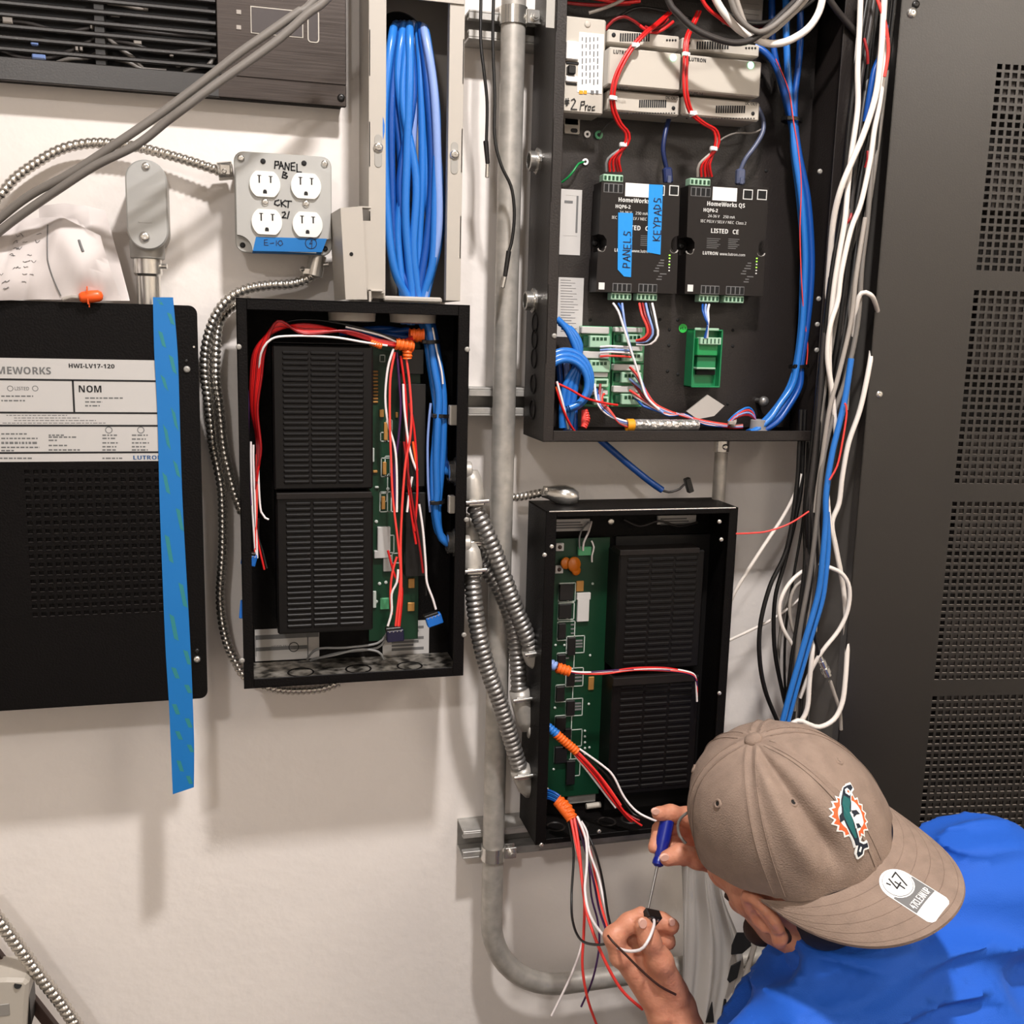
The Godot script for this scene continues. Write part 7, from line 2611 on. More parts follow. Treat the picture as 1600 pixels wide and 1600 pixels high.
# a flat outline (metres) cut into small cells and laid on a curved surface
func lay(b: B, poly: PackedVector2Array, f: Callable, cell := 0.004) -> void:
	var lo := poly[0]
	var hi := poly[0]
	for p in poly:
		lo = lo.min(p)
		hi = hi.max(p)
	for i in range(int(floor(lo.x / cell)), int(ceil(hi.x / cell))):
		for j in range(int(floor(lo.y / cell)), int(ceil(hi.y / cell))):
			var sq := PackedVector2Array([Vector2(i, j) * cell, Vector2(i + 1, j) * cell, Vector2(i + 1, j + 1) * cell, Vector2(i, j + 1) * cell])
			for piece in Geometry2D.intersect_polygons(poly, sq):
				var ids := Geometry2D.triangulate_polygon(piece)
				var base := b.v.size()
				for p in piece:
					var c: Vector3 = f.call(p)
					var e := 0.0015
					var du: Vector3 = f.call(p + Vector2(e, 0)) - f.call(p - Vector2(e, 0))
					var dv: Vector3 = f.call(p + Vector2(0, e)) - f.call(p - Vector2(0, e))
					b.vert(c, du.cross(dv).normalized(), p)
				for k in range(0, ids.size(), 3):
					b.tri(base + ids[k], base + ids[k + 1], base + ids[k + 2])


func ribbon(pts: Array, w: float) -> Array:
	# outlines of a pen line, one rectangle per stretch
	var o := []
	for i in pts.size() - 1:
		var a: Vector2 = pts[i]
		var e: Vector2 = pts[i + 1]
		var g := (e - a).normalized() * w * 0.5
		var s := Vector2(-g.y, g.x)
		o.append(PackedVector2Array([a - g - s, e + g - s, e + g + s, a - g + s]))
	return o


func tapered(sp: Array, grow: float) -> PackedVector2Array:
	var l := PackedVector2Array()
	var r := PackedVector2Array()
	for i in sp.size():
		var p := Vector2(sp[i][0], sp[i][1]) * 0.001
		var a := Vector2(sp[maxi(i - 1, 0)][0], sp[maxi(i - 1, 0)][1])
		var e := Vector2(sp[mini(i + 1, sp.size() - 1)][0], sp[mini(i + 1, sp.size() - 1)][1])
		var g := (e - a).normalized()
		var s: Vector2 = Vector2(-g.y, g.x) * (sp[i][2] * 0.0005 + grow)
		if i == 0:
			p -= g * grow
		if i == sp.size() - 1:
			p += g * grow
		l.append(p + s)
		r.append(p - s)
	r.reverse()
	l.append_array(r)
	return l


func star(n: int, ro: float, ri: float, turn := 0.0) -> PackedVector2Array:
	var o := PackedVector2Array()
	for k in n * 2:
		var w := TAU * k / (n * 2) + turn
		o.append(Vector2(cos(w), sin(w)) * (ro if k % 2 == 0 else ri) * 0.001)
	return o


func cap_parts(t: Node3D) -> void:
	var b := B.new()
	b.grid(func(s: float, q: float) -> Vector3: return crown(s * TAU, q * 0.9999), 132, 30)
	var cp := put("cap", b, M["cap cloth"], t, "faded taupe cap worn backwards")
	b = B.new()
	for side in 2:
		b.grid(func(s: float, q: float) -> Vector3: return brim((s * 2.0 - 1.0) * 0.9999, q, 0.0016 if side == 0 else -0.0012), 44, 12)
	b.grid(func(s: float, q: float) -> Vector3: return brim((s * 2.0 - 1.0) * 0.9999, 1.0, lerpf(-0.0012, 0.0016, q)), 44, 2)
	put("brim", b, M["cap cloth"], cp)
	b = B.new()
	for k in 5:
		var pp := PackedVector3Array()
		for i in 41:
			pp.append(brim((i / 20.0 - 1.0) * 0.97, 0.16 + 0.19 * k, 0.0017))
		b.tube(pp, 0.00028, 4, 0.0)
	put("brim_stitching", b, M["cap cloth"], cp)
	b = B.new()
	var top := crown(0.0, 0.9999)
	b.lathe(B.aim(top - CU * 0.002, CU), [Vector2(0.0088, -0.001), Vector2(0.0094, 0.0028), Vector2(0.0085, 0.0055), Vector2(0.005, 0.0075), Vector2(0, 0.008)], 20, true)
	put("button", b, M["cap cloth"], cp)
	for k in 6:
		var phi := deg_to_rad(-150.0 + 60.0 * k)
		var c := crown(phi, 0.5)
		var nn := (crown(phi + 0.02, 0.5) - crown(phi - 0.02, 0.5)).cross(crown(phi, 0.52) - crown(phi, 0.48)).normalized()
		if nn.dot(c - HC) < 0.0:
			nn = -nn
		b = B.new()
		b.lathe(B.aim(c, nn), [Vector2(0.005, -0.0005), Vector2(0.0044, 0.0014), Vector2(0.0026, 0.0012), Vector2(0.0023, 0.0004)], 16, true)
		var e := put("eyelet", b, M["cap cloth"], cp)
		b = B.new()
		b.lathe(B.aim(c, nn), [Vector2(0.0025, 0.0006), Vector2(0.0, 0.0006)], 12)
		b.v[0] += Vector3.ZERO
		put("eyelet_hole", b, M["dark"], cp)
	for k in 6:
		b = B.new()
		for side in [-1.0, 1.0]:
			var pp := PackedVector3Array()
			for i in 26:
				var tt := 0.02 + 0.9 * i / 25.0
				pp.append(crown(deg_to_rad(60.0 * k) + side * 0.055 / maxf(pow(cos(tt * PI / 2), 0.85), 0.2), tt, 0.0002))
			b.tube(pp, 0.00045, 4, 0.0)
		put("seam_stitching", b, M["cap cloth"], cp)
	# strap loop at the far side
	b = B.new()
	b.tube(path([1074, 1270, 376, 1064, 1278, 372, 1059, 1290, 370, 1062, 1306, 372, 1072, 1318, 378]), 0.0016, 8)
	put("strap_loop", b, M["cable grey"], cp)

	# emblem on the front panel: sunburst with a leaping dolphin
	var on := func(p: Vector2, lift: float) -> Vector3:
		p = p.rotated(-0.16) * 0.74 + Vector2(-0.002, 0.0)
		var tt := clampf(0.3 + p.y / 0.155, 0.0, 0.95)
		return crown(-p.x / (0.088 * pow(cos(tt * PI / 2.0), 0.85)) - 0.01, tt, lift)
	var spine := [[24, 27, 2.4], [19, 28, 5], [14, 27.5, 8.5], [8, 23, 11], [2, 14, 12], [-2, 3, 11.5], [-4, -8, 9], [-6, -18, 7], [-8, -27, 5], [-11, -34, 3.6]]
	for q in spine:
		q[0] *= 1.1
		q[1] *= 0.84
		q[2] *= 0.95
		q[0] -= 6.0 * (1.0 - pow(q[1] / 30.0, 2.0)) - 2.0
	var fluke := PackedVector2Array()
	for q in [[-9, -32], [-5, -37], [1, -38], [-1, -43], [-7, -42], [-10, -47], [-16, -49], [-16, -44], [-13, -38]]:
		fluke.append(Vector2(q[0] * 1.1 + 2.0, q[1] * 0.84) * 0.001)
	var dorsal := PackedVector2Array()
	for q in [[-8, 9], [-15, 6], [-18, -1], [-11, 0]]:
		dorsal.append(Vector2(q[0], q[1]) * 0.001)
	var fin := PackedVector2Array()
	for q in [[2, 5], [9, 2], [12, -4], [6, -2], [1, -3]]:
		fin.append(Vector2(q[0], q[1]) * 0.001)
	var fin2 := PackedVector2Array()
	for q in [[-3, -8], [4, -11], [5, -16], [-1, -14], [-6, -13]]:
		fin2.append(Vector2(q[0], q[1]) * 0.001)
	var grown := func(p: PackedVector2Array, g: float) -> PackedVector2Array:
		var o := Geometry2D.offset_polygon(p, g)
		return o[0] if o.size() else p
	var layers := [
		["emblem_sunburst", "logo white", 0.0012, [star(18, 27.5, 22.5), tapered(spine, 0.0032), grown.call(fluke, 0.0022), grown.call(dorsal, 0.002)]],
		["emblem_sunburst", "logo orange", 0.0016, [star(18, 24.5, 20)]],
		["emblem_sunburst", "logo white", 0.002, [star(24, 17, 17)]],
		["emblem_dolphin", "logo white", 0.0024, [tapered(spine, 0.0022), grown.call(fluke, 0.0018), grown.call(fin, 0.0018)]],
		["emblem_dolphin", "logo navy", 0.0028, [tapered(spine, 0.0009), fluke, dorsal, fin, fin2]],
		["emblem_dolphin", "logo teal", 0.0032, [tapered(spine.slice(3, 9), -0.0009)]],
		["emblem_dolphin", "logo white", 0.0036, [tapered([[18, 23, 5], [14, 22, 8], [10.5, 20, 6]], -0.0002), tapered([[0, 4, 2], [-2, -5, 2.6], [-4.5, -13, 1.6]], 0.0), tapered([[-8, -32, 2], [-12, -36, 2.4]], 0.0)]],
		["emblem_dolphin", "logo orange", 0.0039, [tapered([[16, 22.6, 2], [13.5, 21, 3]], 0.0)]]]
	for l in layers:
		b = B.new()
		var lift: float = l[2]
		for p in l[3]:
			lay(b, p, func(v: Vector2) -> Vector3: return on.call(v, lift * 0.55))
		put(l[0], b, M[l[1]], cp)

	# round-ended sticker on the brim
	var at := func(p: Vector2, lift: float) -> Vector3:
		# p.x to the right when read, p.y towards the crown
		p = p * 1.12 + Vector2(0.0, 0.005)
		var s: float = -(p.x - 0.005) / 0.087
		var across := asin(clampf(s, -0.95, 0.95)) / deg_to_rad(74.0)
		var full := 0.0685 * pow(maxf(1.0 - across * across, 0.0), 0.4)
		var x := 0.1032 + 0.0265 - p.y - 0.1032 * cos(across * deg_to_rad(74.0))
		return brim(across, clampf(x / full, 0.0, 1.05), 0.0017 + lift)
	var base := PackedVector2Array()
	for k in 17:
		var w := PI * k / 16.0
		base.append(Vector2(cos(w) * 0.0135, sin(w) * 0.0135))
	for q in [[-13.5, -31], [-12, -34], [-9.5, -35.5], [9.5, -35.5], [12, -34], [13.5, -31]]:
		base.append(Vector2(q[0], q[1]) * 0.001)
	var ringo := PackedVector2Array()
	for k in 24:
		ringo.append(Vector2(cos(TAU * k / 24), sin(TAU * k / 24)) * 0.0122)
	var ringi := PackedVector2Array()
	for k in 24:
		ringi.append(Vector2(cos(TAU * k / 24), sin(TAU * k / 24)) * 0.0113)
	var band := PackedVector2Array([Vector2(-0.0128, -0.004), Vector2(0.0128, -0.004), Vector2(0.0128, -0.0225), Vector2(-0.0128, -0.0225)])
	var letters := {"C": [[5, 1, 2, 0, 0, 3, 0, 7, 2, 10, 5, 9]], "L": [[0, 0, 0, 10, 5, 10]], "E": [[5, 0, 0, 0, 0, 10, 5, 10], [0, 5, 4, 5]], "A": [[0, 10, 2.5, 0, 5, 10], [1, 6, 4, 6]], "N": [[0, 10, 0, 0, 5, 10, 5, 0]], "U": [[0, 0, 0, 8, 2.5, 10, 5, 8, 5, 0]], "P": [[0, 10, 0, 0, 5, 1, 5, 5, 0, 6]], "4": [[3, 0, 0, 6, 5, 6], [4, 3, 4, 10]], "7": [[0, 0, 5, 0, 2, 10]]}
	var words := []
	var x0 := -10.6
	for ch in "47CLEAN UP":
		if ch == " ":
			x0 += 1.0
			continue
		for l in letters[ch]:
			var pts := []
			for i in range(0, l.size(), 2):
				pts.append(Vector2(x0 + l[i] * 0.31, -15.6 - l[i + 1] * 0.52) * 0.001)
			words.append_array(ribbon(pts, 0.0006))
		x0 += 2.3
	var num := []
	for l in [[-5.5, 5.5, -5.0, 3.2], [-1.2, 6.2, -4.4, -2.2, 1.6, -1.6], [-0.4, 1.6, -0.8, -6.2], [1.8, 5.4, 7.2, 6.0, 2.6, -6.0]]:
		var pts := []
		for i in range(0, l.size(), 2):
			pts.append(Vector2(l[i], l[i + 1]) * 0.001)
		num.append_array(ribbon(pts, 0.0012))
	for l in [["sticker", "bright white", 0.0003, [base]], ["sticker_band", "print grey", 0.0006, [band]], ["sticker_disc", "bright white", 0.0009, [ringo]], ["sticker_ring", "print grey", 0.0011, [ringi]], ["sticker_disc", "bright white", 0.0013, [(grown as Callable).call(ringi, -0.0004)]], ["sticker_number", "ink", 0.0016, num], ["sticker_word", "bright white", 0.0009, words]]:
		b = B.new()
		var lift: float = l[2]
		for p in l[3]:
			lay(b, p, func(v: Vector2) -> Vector3: return at.call(v, lift))
		put(l[0], b, M[l[1]], cp)


# ---------------------------------------------------------------- the man
func person() -> void:
	var t := thing("person", "man in backwards taupe cap and blue shirt bending to the lower panel with screwdriver", "person", Vector3(0.6, -1.42, 0.62))
	var d5 := deg_to_rad(5.0)
	var fh := (-CB * cos(d5) - CU * sin(d5)).normalized()
	var uh := (CU * cos(d5) - CB * sin(d5)).normalized()
	var sh := fh.cross(uh) * -1.0
	if sh.dot(CS) < 0.0:
		sh = -sh
	var turn := deg_to_rad(19.0)
	var f0 := fh
	fh = f0 * cos(turn) + sh * sin(turn)
	sh = sh * cos(turn) - f0 * sin(turn)
	var hx := Basis(fh, uh, sh)
	var H := func(f: float, u: float, s: float) -> Vector3: return HC + Vector3(0.003, -0.004, 0.0) + fh * f + uh * u + sh * s
	var b := B.new()
	# head and neck
	var s := Sdf.new()
	s.k = 0.022
	s.ell((H as Callable).call(-0.004, 0.012, 0.0), hx, Vector3(0.083, 0.096, 0.076))
	s.ell((H as Callable).call(0.03, -0.055, 0.0), hx, Vector3(0.064, 0.07, 0.058))
	s.cap((H as Callable).call(0.012, -0.088, 0.044), (H as Callable).call(0.074, -0.112, 0.012), 0.016, 0.016)
	s.cap((H as Callable).call(0.012, -0.088, -0.044), (H as Callable).call(0.074, -0.112, -0.012), 0.016, 0.016)
	s.cap((H as Callable).call(0.05, -0.036, 0.046), (H as Callable).call(0.05, -0.036, -0.046), 0.02, 0.02)
	s.cap((H as Callable).call(0.092, -0.005, 0.0), (H as Callable).call(0.113, -0.042, 0.0), 0.008, 0.011)
	s.cap((H as Callable).call(0.104, -0.046, 0.012), (H as Callable).call(0.104, -0.046, -0.012), 0.008, 0.008)
	s.cap((H as Callable).call(0.08, 0.002, 0.03), (H as Callable).call(0.08, 0.002, -0.03), 0.011, 0.011)
	s.cap((H as Callable).call(0.094, -0.074, 0.018), (H as Callable).call(0.094, -0.074, -0.018), 0.008, 0.008)
	s.cap((H as Callable).call(0.086, -0.112, 0.0), (H as Callable).call(0.088, -0.11, 0.0), 0.016, 0.016)
	for q in [1.0, -1.0]:
		s.cut((H as Callable).call(0.098, -0.014, 0.033 * q), hx, Vector3(0.014, 0.009, 0.015))
		s.ell((H as Callable).call(0.079, -0.014, 0.032 * q), hx, Vector3(0.013, 0.0115, 0.0125))
	var nb := P(1335, 1505, 480)
	s.cap((H as Callable).call(-0.018, -0.075, 0.0), nb, 0.056, 0.06)
	s.cuts = [Plane((nb - (H as Callable).call(-0.018, -0.075, 0.0)).normalized(), nb)]
	s.mesh_into(b, HC - Vector3(0.19, 0.2, 0.2), HC + Vector3(0.17, 0.16, 0.2), 0.004)
	# ears on a finer grid
	for q in [1.0, -1.0]:
		var e := Sdf.new()
		e.k = 0.006
		e.ks = 0.003
		var c: Vector3 = H.call(0.012, -0.03, 0.0805 * q)
		var ex := Basis(fh.rotated(uh, -0.35 * q), uh, sh.rotated(uh, -0.35 * q) * 1.0).orthonormalized()
		ex = ex.rotated(sh, 0.18 * q)
		e.ell(c, ex, Vector3(0.0165, 0.028, 0.0065))
		var rim := []
		for k in 11:
			var w := lerpf(-0.55, PI * 1.12, k / 10.0)
			rim.append([c + ex * Vector3(cos(w) * 0.0155 if cos(w) > 0 else cos(w) * 0.0175, sin(w) * 0.029, 0.0045 * q), 0.0042])
		e.chain(rim)
		e.cap(c + ex * Vector3(0.002, -0.029, 0.003 * q), c + ex * Vector3(-0.002, -0.025, 0.003 * q), 0.0075, 0.008)
		e.cap(c + ex * Vector3(-0.008, -0.012, 0.004 * q), c + ex * Vector3(-0.005, 0.012, 0.005 * q), 0.0038, 0.0038)
		e.cut(c + ex * Vector3(0.004, -0.002, 0.0085 * q), ex, Vector3(0.0082, 0.0135, 0.0075))
		e.cap(c + ex * Vector3(0.012, -0.006, 0.003 * q), c + ex * Vector3(0.011, -0.001, 0.004 * q), 0.004, 0.004)
		e.mesh_into(b, c - Vector3(0.045, 0.045, 0.045), c + Vector3(0.045, 0.045, 0.045), 0.0022)
	# left hand, holding the terminal block towards the viewer
	var h := Sdf.new()
	h.k = 0.009
	h.chain([[P(1092, 1690, 392), 0.036], [P(1058, 1592, 366), 0.0245]])
	h.chain([[P(1078, 1672, 388), 0.034], [P(1044, 1590, 366), 0.0225]])
	h.cap(P(1040, 1582, 364), P(974, 1494, 354), 0.0195, 0.0125)
	h.cap(P(1050, 1574, 362), P(998, 1490, 350), 0.02, 0.0135)
	h.cap(P(1060, 1570, 362), P(1020, 1500, 356), 0.0185, 0.0135)
	h.chain([[P(1052, 1552, 368), 0.0165], [P(1031, 1502, 374), 0.0135], [P(1014, 1468, 374), 0.0108], [P(1006, 1447, 371), 0.0098]])
	h.chain([[P(968, 1494, 358), 0.0118], [P(959, 1463, 354), 0.0104], [P(982, 1442, 352), 0.0094], [P(1002, 1428, 350), 0.0084]])
	h.chain([[P(982, 1488, 344), 0.0115], [P(998, 1450, 330), 0.0102], [P(1032, 1440, 330), 0.0095], [P(1049, 1447, 342), 0.0092]])
	h.chain([[P(996, 1494, 340), 0.011], [P(1014, 1466, 326), 0.0098], [P(1036, 1464, 328), 0.0092], [P(1044, 1472, 340), 0.0088]])
	h.chain([[P(1008, 1502, 338), 0.0105], [P(1022, 1484, 326), 0.009], [P(1034, 1486, 330), 0.0085]])
	var lo := h.ca[0]
	var hi := h.ca[0]
	for p in h.ca:
		lo = lo.min(p)
		hi = hi.max(p)
	h.mesh_into(b, lo - Vector3.ONE * 0.05, hi + Vector3.ONE * 0.05, 0.003)
	# right hand, round the screwdriver
	h = Sdf.new()
	h.k = 0.008
	h.chain([[P(1205, 1372, 318), 0.03], [P(1168, 1345, 292), 0.026], [P(1116, 1318, 284), 0.02]])
	h.cap(P(1160, 1352, 300), P(1108, 1336, 300), 0.022, 0.015)
	h.chain([[P(1106, 1300, 284), 0.0125], [P(1074, 1276, 288), 0.0104], [P(1048, 1271, 295), 0.0092], [P(1029, 1271, 298), 0.0083]])
	h.chain([[P(1108, 1312, 276), 0.012], [P(1062, 1288, 274), 0.0098], [P(1032, 1296, 290), 0.0085], [P(1022, 1324, 308), 0.0074]])
	h.chain([[P(1110, 1324, 272), 0.0115], [P(1068, 1310, 268), 0.0095], [P(1046, 1320, 284), 0.0085], [P(1044, 1334, 298), 0.0078]])
	h.chain([[P(1116, 1336, 270), 0.0105], [P(1086, 1330, 268), 0.0088], [P(1070, 1336, 280), 0.008], [P(1068, 1344, 290), 0.0074]])
	h.chain([[P(1128, 1352, 312), 0.014], [P(1090, 1341, 326), 0.0115], [P(1062, 1334, 328), 0.0102], [P(1043, 1341, 327), 0.0092]])
	lo = h.ca[0]
	hi = h.ca[0]
	for p in h.ca:
		lo = lo.min(p)
		hi = hi.max(p)
	h.mesh_into(b, lo - Vector3.ONE * 0.05, hi + Vector3.ONE * 0.05, 0.003)
	# trunk, arms and legs
	var rs := P(1530, 1395, 425)
	var ls := P(1240, 1680, 500)
	var pelvis := nb + Vector3(0.13, -0.43, 0.25)
	var re := Vector3(0.79, -0.74, 0.42)
	var rw := P(1195, 1366, 312)
	var le := Vector3(0.40, -0.92, 0.62)
	var lw := P(1085, 1676, 398)
	var trunk := Sdf.new()
	trunk.k = 0.05
	var chest := (rs + ls) * 0.5 * 0.6 + nb * 0.4 + Vector3(0.04, -0.15, 0.03)
	trunk.cap(rs, ls, 0.048, 0.048)
	trunk.cap(nb, rs.lerp(nb, 0.25), 0.044, 0.046)
	trunk.cap(nb, ls.lerp(nb, 0.25), 0.044, 0.046)
	var side := (rs - ls).normalized()
	var down := (pelvis - nb).normalized()
	var outw := side.cross(down).normalized()
	var tb := Basis(side, down, outw).orthonormalized()
	trunk.ell(chest, tb, Vector3(0.165, 0.185, 0.098))
	trunk.ell(pelvis - down * 0.1, tb, Vector3(0.15, 0.18, 0.11))
	trunk.chain([[rs, 0.05], [re, 0.043]])
	trunk.chain([[ls, 0.05], [le, 0.044]])
	trunk.chain([[re, 0.04], [rw, 0.027]])
	trunk.chain([[le, 0.041], [lw, 0.033]])
	var hl := pelvis + Vector3(-0.09, -0.03, 0.02)
	var hr := pelvis + Vector3(0.09, -0.03, -0.01)
	var kl := Vector3(0.42, -1.0, 0.46)
	var kr := Vector3(0.8, -1.34, 0.5)
	var fl := Vector3(0.44, -1.37, 0.62)
	var frt := Vector3(0.88, -1.36, 0.88)
	var legs := Sdf.new()
	legs.k = 0.04
	legs.ell(pelvis, tb, Vector3(0.155, 0.12, 0.125))
	legs.chain([[hl, 0.088], [kl, 0.06], [fl, 0.045]])
	legs.chain([[hr, 0.088], [kr, 0.062], [frt, 0.045]])
	trunk.mesh_into(b, Vector3(0.28, -1.16, 0.22), Vector3(1.06, -0.36, 1.0), 0.013)
	put("body", b, M["skin"], t)
	# shirt: the trunk and upper arms, a little larger, with folds
	var shirt := Sdf.new()
	shirt.k = 0.04
	var nf := FastNoiseLite.new()
	nf.seed = 9
	nf.frequency = 9.0
	nf.fractal_octaves = 1
	shirt.noise = nf
	shirt.amp = 0.014
	shirt.squeeze = Vector3(0.55, 1.5, 0.9)
	shirt.cap(rs, ls, 0.074, 0.074)
	shirt.cap(nb, rs.lerp(nb, 0.25), 0.064, 0.068)
	shirt.cap(nb, ls.lerp(nb, 0.25), 0.064, 0.068)
	shirt.ell(chest, tb, Vector3(0.195, 0.215, 0.13))
	shirt.ell(pelvis - down * 0.1, tb, Vector3(0.17, 0.2, 0.128))
	shirt.chain([[rs, 0.073], [rs.lerp(re, 0.75), 0.066]])
	shirt.chain([[ls, 0.073], [ls.lerp(le, 0.72), 0.068]])
	b = B.new()
	shirt.mesh_into(b, Vector3(0.26, -1.16, 0.24), Vector3(1.08, -0.34, 1.02), 0.0095)
	var sm := put("shirt", b, M["shirt"], t)
	# collar round the neck
	b = B.new()
	var na: Vector3 = H.call(-0.018, -0.075, 0.0)
	var ndir := (nb - na).normalized()
	var cc := na.lerp(nb, 0.66)
	b.lathe(B.aim(cc, ndir), [Vector2(0.0625, -0.012), Vector2(0.0645, -0.0135), Vector2(0.068, 0.0), Vector2(0.0715, 0.022)], 40, true)
	put("collar", b, M["shirt"], sm)
	b = B.new()
	legs.mesh_into(b, Vector3(0.25, -1.43, 0.36), Vector3(1.06, -0.84, 1.06), 0.016)
	put("trousers", b, M["jeans"], t)
	for q in [[fl, Vector3(-0.05, 0, -0.13)], [frt, Vector3(0.03, 0, 0.1)]]:
		var sd := Sdf.new()
		sd.k = 0.03
		sd.cap(q[0] + Vector3(0, -0.01, 0), q[0] + q[1] + Vector3(0, -0.016, 0), 0.038, 0.034)
		b = B.new()
		sd.mesh_into(b, q[0] - Vector3.ONE * 0.2, q[0] + Vector3.ONE * 0.2, 0.012)
		put("shoe", b, M["shoe"], t)
	# hair below the cap and the short beard along the jaw
	var hs := Sdf.new()
	hs.k = 0.012
	hs.ell((H as Callable).call(-0.008, 0.004, 0.0), hx, Vector3(0.0925, 0.095, 0.079))
	hs.cap((H as Callable).call(-0.06, -0.045, 0.03), (H as Callable).call(-0.06, -0.045, -0.03), 0.034, 0.034)
	hs.cap((H as Callable).call(-0.03, -0.052, 0.05), (H as Callable).call(-0.07, -0.05, 0.02), 0.034, 0.036)
	hs.cap((H as Callable).call(-0.03, -0.052, -0.05), (H as Callable).call(-0.07, -0.05, -0.02), 0.034, 0.036)
	hs.cuts = [Plane(fh, (H as Callable).call(-0.012, 0, 0)), Plane(-uh, (H as Callable).call(0, -0.092, 0))]
	b = B.new()
	hs.mesh_into(b, HC - Vector3.ONE * 0.17, HC + Vector3.ONE * 0.17, 0.005)
	put("hair", b, M["hair"], t)
	var bs := Sdf.new()
	bs.k = 0.012
	for q in [1.0, -1.0]:
		bs.chain([[(H as Callable).call(0.02, -0.035, 0.0655 * q), 0.004], [(H as Callable).call(0.018, -0.072, 0.056 * q), 0.0085], [(H as Callable).call(0.024, -0.088, 0.044 * q), 0.0132], [(H as Callable).call(0.076, -0.112, 0.012 * q), 0.0165]])
	bs.cap((H as Callable).call(0.086, -0.112, 0.014), (H as Callable).call(0.086, -0.112, -0.014), 0.0175, 0.0175)
	bs.cap((H as Callable).call(0.098, -0.062, 0.02), (H as Callable).call(0.098, -0.062, -0.02), 0.0065, 0.0065)
	b = B.new()
	bs.mesh_into(b, HC - Vector3.ONE * 0.18, HC + Vector3.ONE * 0.16, 0.004)
	put("beard", b, M["beard"], t)
	# nails
	for q in [[1005, 1444, 381.5, 0.0058, 0.0075, 0.35], [1025, 1269, 305.5, 0.005, 0.0062, 1.2], [1039, 1341, 335.5, 0.0055, 0.007, 1.5], [1051, 1442, 350.5, 0.0045, 0.006, 0.3]]:
		b = B.new()
		var c := P(q[0], q[1], q[2])
		var x := Basis(Vector3(0, 0, 1), q[5])
		var oval := PackedVector2Array()
		for k in 16:
			oval.append(Vector2(cos(TAU * k / 16) * q[3], sin(TAU * k / 16) * q[4]) * 0.85)
		b.prism(oval, Transform3D(x, c - Vector3(0, 0, 0.003)), 0.0026, 0.0008)
		put("nail", b, M["nail"], t)
	cap_parts(t)


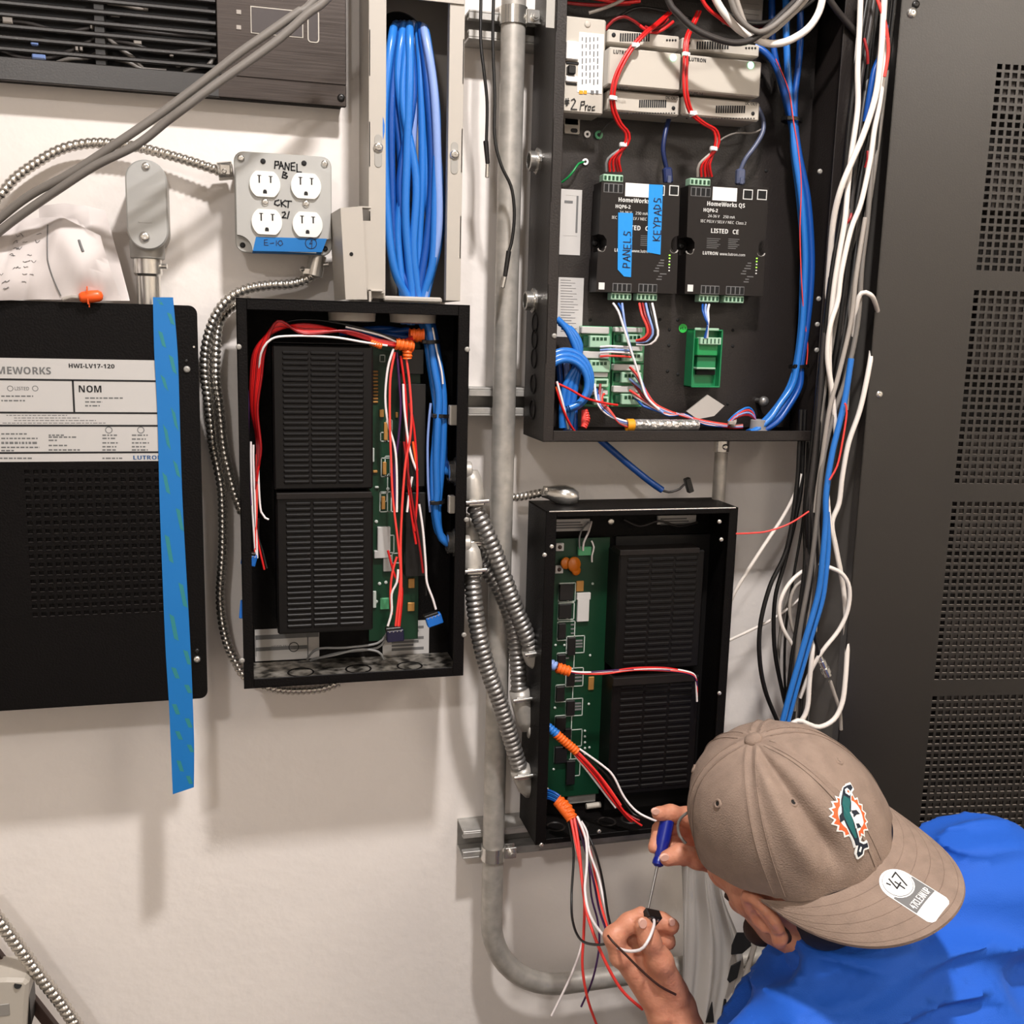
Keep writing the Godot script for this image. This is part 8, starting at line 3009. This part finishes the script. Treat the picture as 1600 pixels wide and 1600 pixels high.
func held_things() -> void:
	var t := thing("screwdriver", "small blue-handled screwdriver held upright in the man's right hand", "screwdriver", P(1035, 1320, 306))
	var a := P(1044, 1276, 296)
	var e := P(1027, 1354, 322)
	var l := (e - a).length()
	var b := B.new()
	b.lathe(B.aim(a, e - a), [Vector2(0, 0), Vector2(0.006, 0.0004), Vector2(0.0082, 0.004), Vector2(0.0084, l * 0.5), Vector2(0.007, l * 0.68), Vector2(0.0055, l * 0.82), Vector2(0.0066, l * 0.9), Vector2(0.0066, l * 0.96), Vector2(0.0035, l), Vector2(0, l)], 12, false)
	put("handle", b, M["driver blue"], t)
	b = B.new()
	var tip := P(1012, 1423, 344)
	b.cyl(e, tip, 0.0017, 0.0013, 10)
	put("shaft", b, M["hose steel"], t)
	t = thing("held_terminal_block", "small black terminal block held between the left thumb and fingers", "terminal block", P(1016, 1434, 346))
	b = B.new()
	var c := P(1017, 1433, 358)
	var x := Transform3D(Basis(Vector3(0, 0, 1), -0.42).rotated(Vector3(1, 0, 0), 0.35), c)
	b.box(Vector3.ZERO, Vector3(0.0195, 0.0145, 0.011), 0.0008, x)
	put("block_body", b, M["black plastic"], t)
	for k in 3:
		b = B.new()
		b.lathe(Transform3D(x.basis * Basis(Vector3(1, 0, 0), Vector3(0, 0, 1), Vector3(0, -1, 0)), x * Vector3(-0.0062 + k * 0.0062, 0.0025, 0.0055)), [Vector2(0.0021, 0), Vector2(0.0021, 0.0005), Vector2(0, 0.0006)], 12)
		put("block_screw", b, M["zinc"], t)
	# loose plastic bag with black print behind the man's hands
	t = thing("plastic_bag", "pale plastic bag with black print hanging behind the man's hands", "bag", P(1110, 1480, 90))
	b = B.new()
	var ta := path([1066, 1330, 95, 1090, 1326, 100, 1108, 1330, 96, 1122, 1345, 90])
	var ba := path([1066, 1640, 95, 1095, 1640, 112, 1118, 1640, 100, 1136, 1640, 92])
	var sheet := func(u: float, w: float) -> Vector3:
		var k := minf(u * 3.0, 2.999)
		var i := int(k)
		var p := ta[i].lerp(ta[i + 1], k - i).lerp(ba[i].lerp(ba[i + 1], k - i), w)
		p.x += 0.018 * smoothstep(0.1, 0.5, w) * (1.0 - smoothstep(0.55, 1.0, w)) * u * 1.6
		return p + Vector3(0, 0, 0.006 * sin(u * 17.0 + w * 2.0) + 0.003 * sin(u * 31.0 + w * 5.0) + 0.01 * u)
	b.grid(sheet, 48, 24)
	b.grid(func(u: float, w: float) -> Vector3: return (sheet as Callable).call(u, w) + Vector3(0, 0, -0.004), 24, 12)
	put("bag_film", b, M["bag film"], t)
	for q in [[[1144, 1478], [1152, 1458], [1172, 1458], [1174, 1478], [1160, 1490], [1143, 1492]], [[1143, 1510], [1158, 1502], [1152, 1528], [1140, 1536], [1137, 1532]], [[1103, 1598], [1113, 1566], [1116, 1598]], [[1127, 1592], [1132, 1562], [1135, 1562], [1136, 1580], [1129, 1594]]]:
		b = B.new()
		var poly := PackedVector2Array()
		for k in q:
			var p := P(k[0], k[1], 124)
			poly.append(Vector2(p.x, p.y))
		b.prism(poly, at_x(Vector3(0, 0, 0.122)), 0.002)
		put("black_print", b, M["ink"], t)
	b = B.new()
	b.tube(path([1182, 1466, 110, 1166, 1520, 112, 1150, 1572, 114, 1136, 1630, 116]), 0.004, 8)
	solo("pale_rod", b, M["cable grey light"], "thin pale rod slanting behind the man's neck", "rod")


func _ready() -> void:
	materials()
	camera_and_light()
	room()
	wall_hardware()
	grille_unit()
	covered_panel()
	masking_tape()
	papers_and_fittings()
	socket_box()
	hoses_left()
	trough()
	middle_panel()
	lower_panel()
	ribbed_hoses()
	upper_enclosure()
	side_cables()
	equipment_rack()
	person()
	held_things()
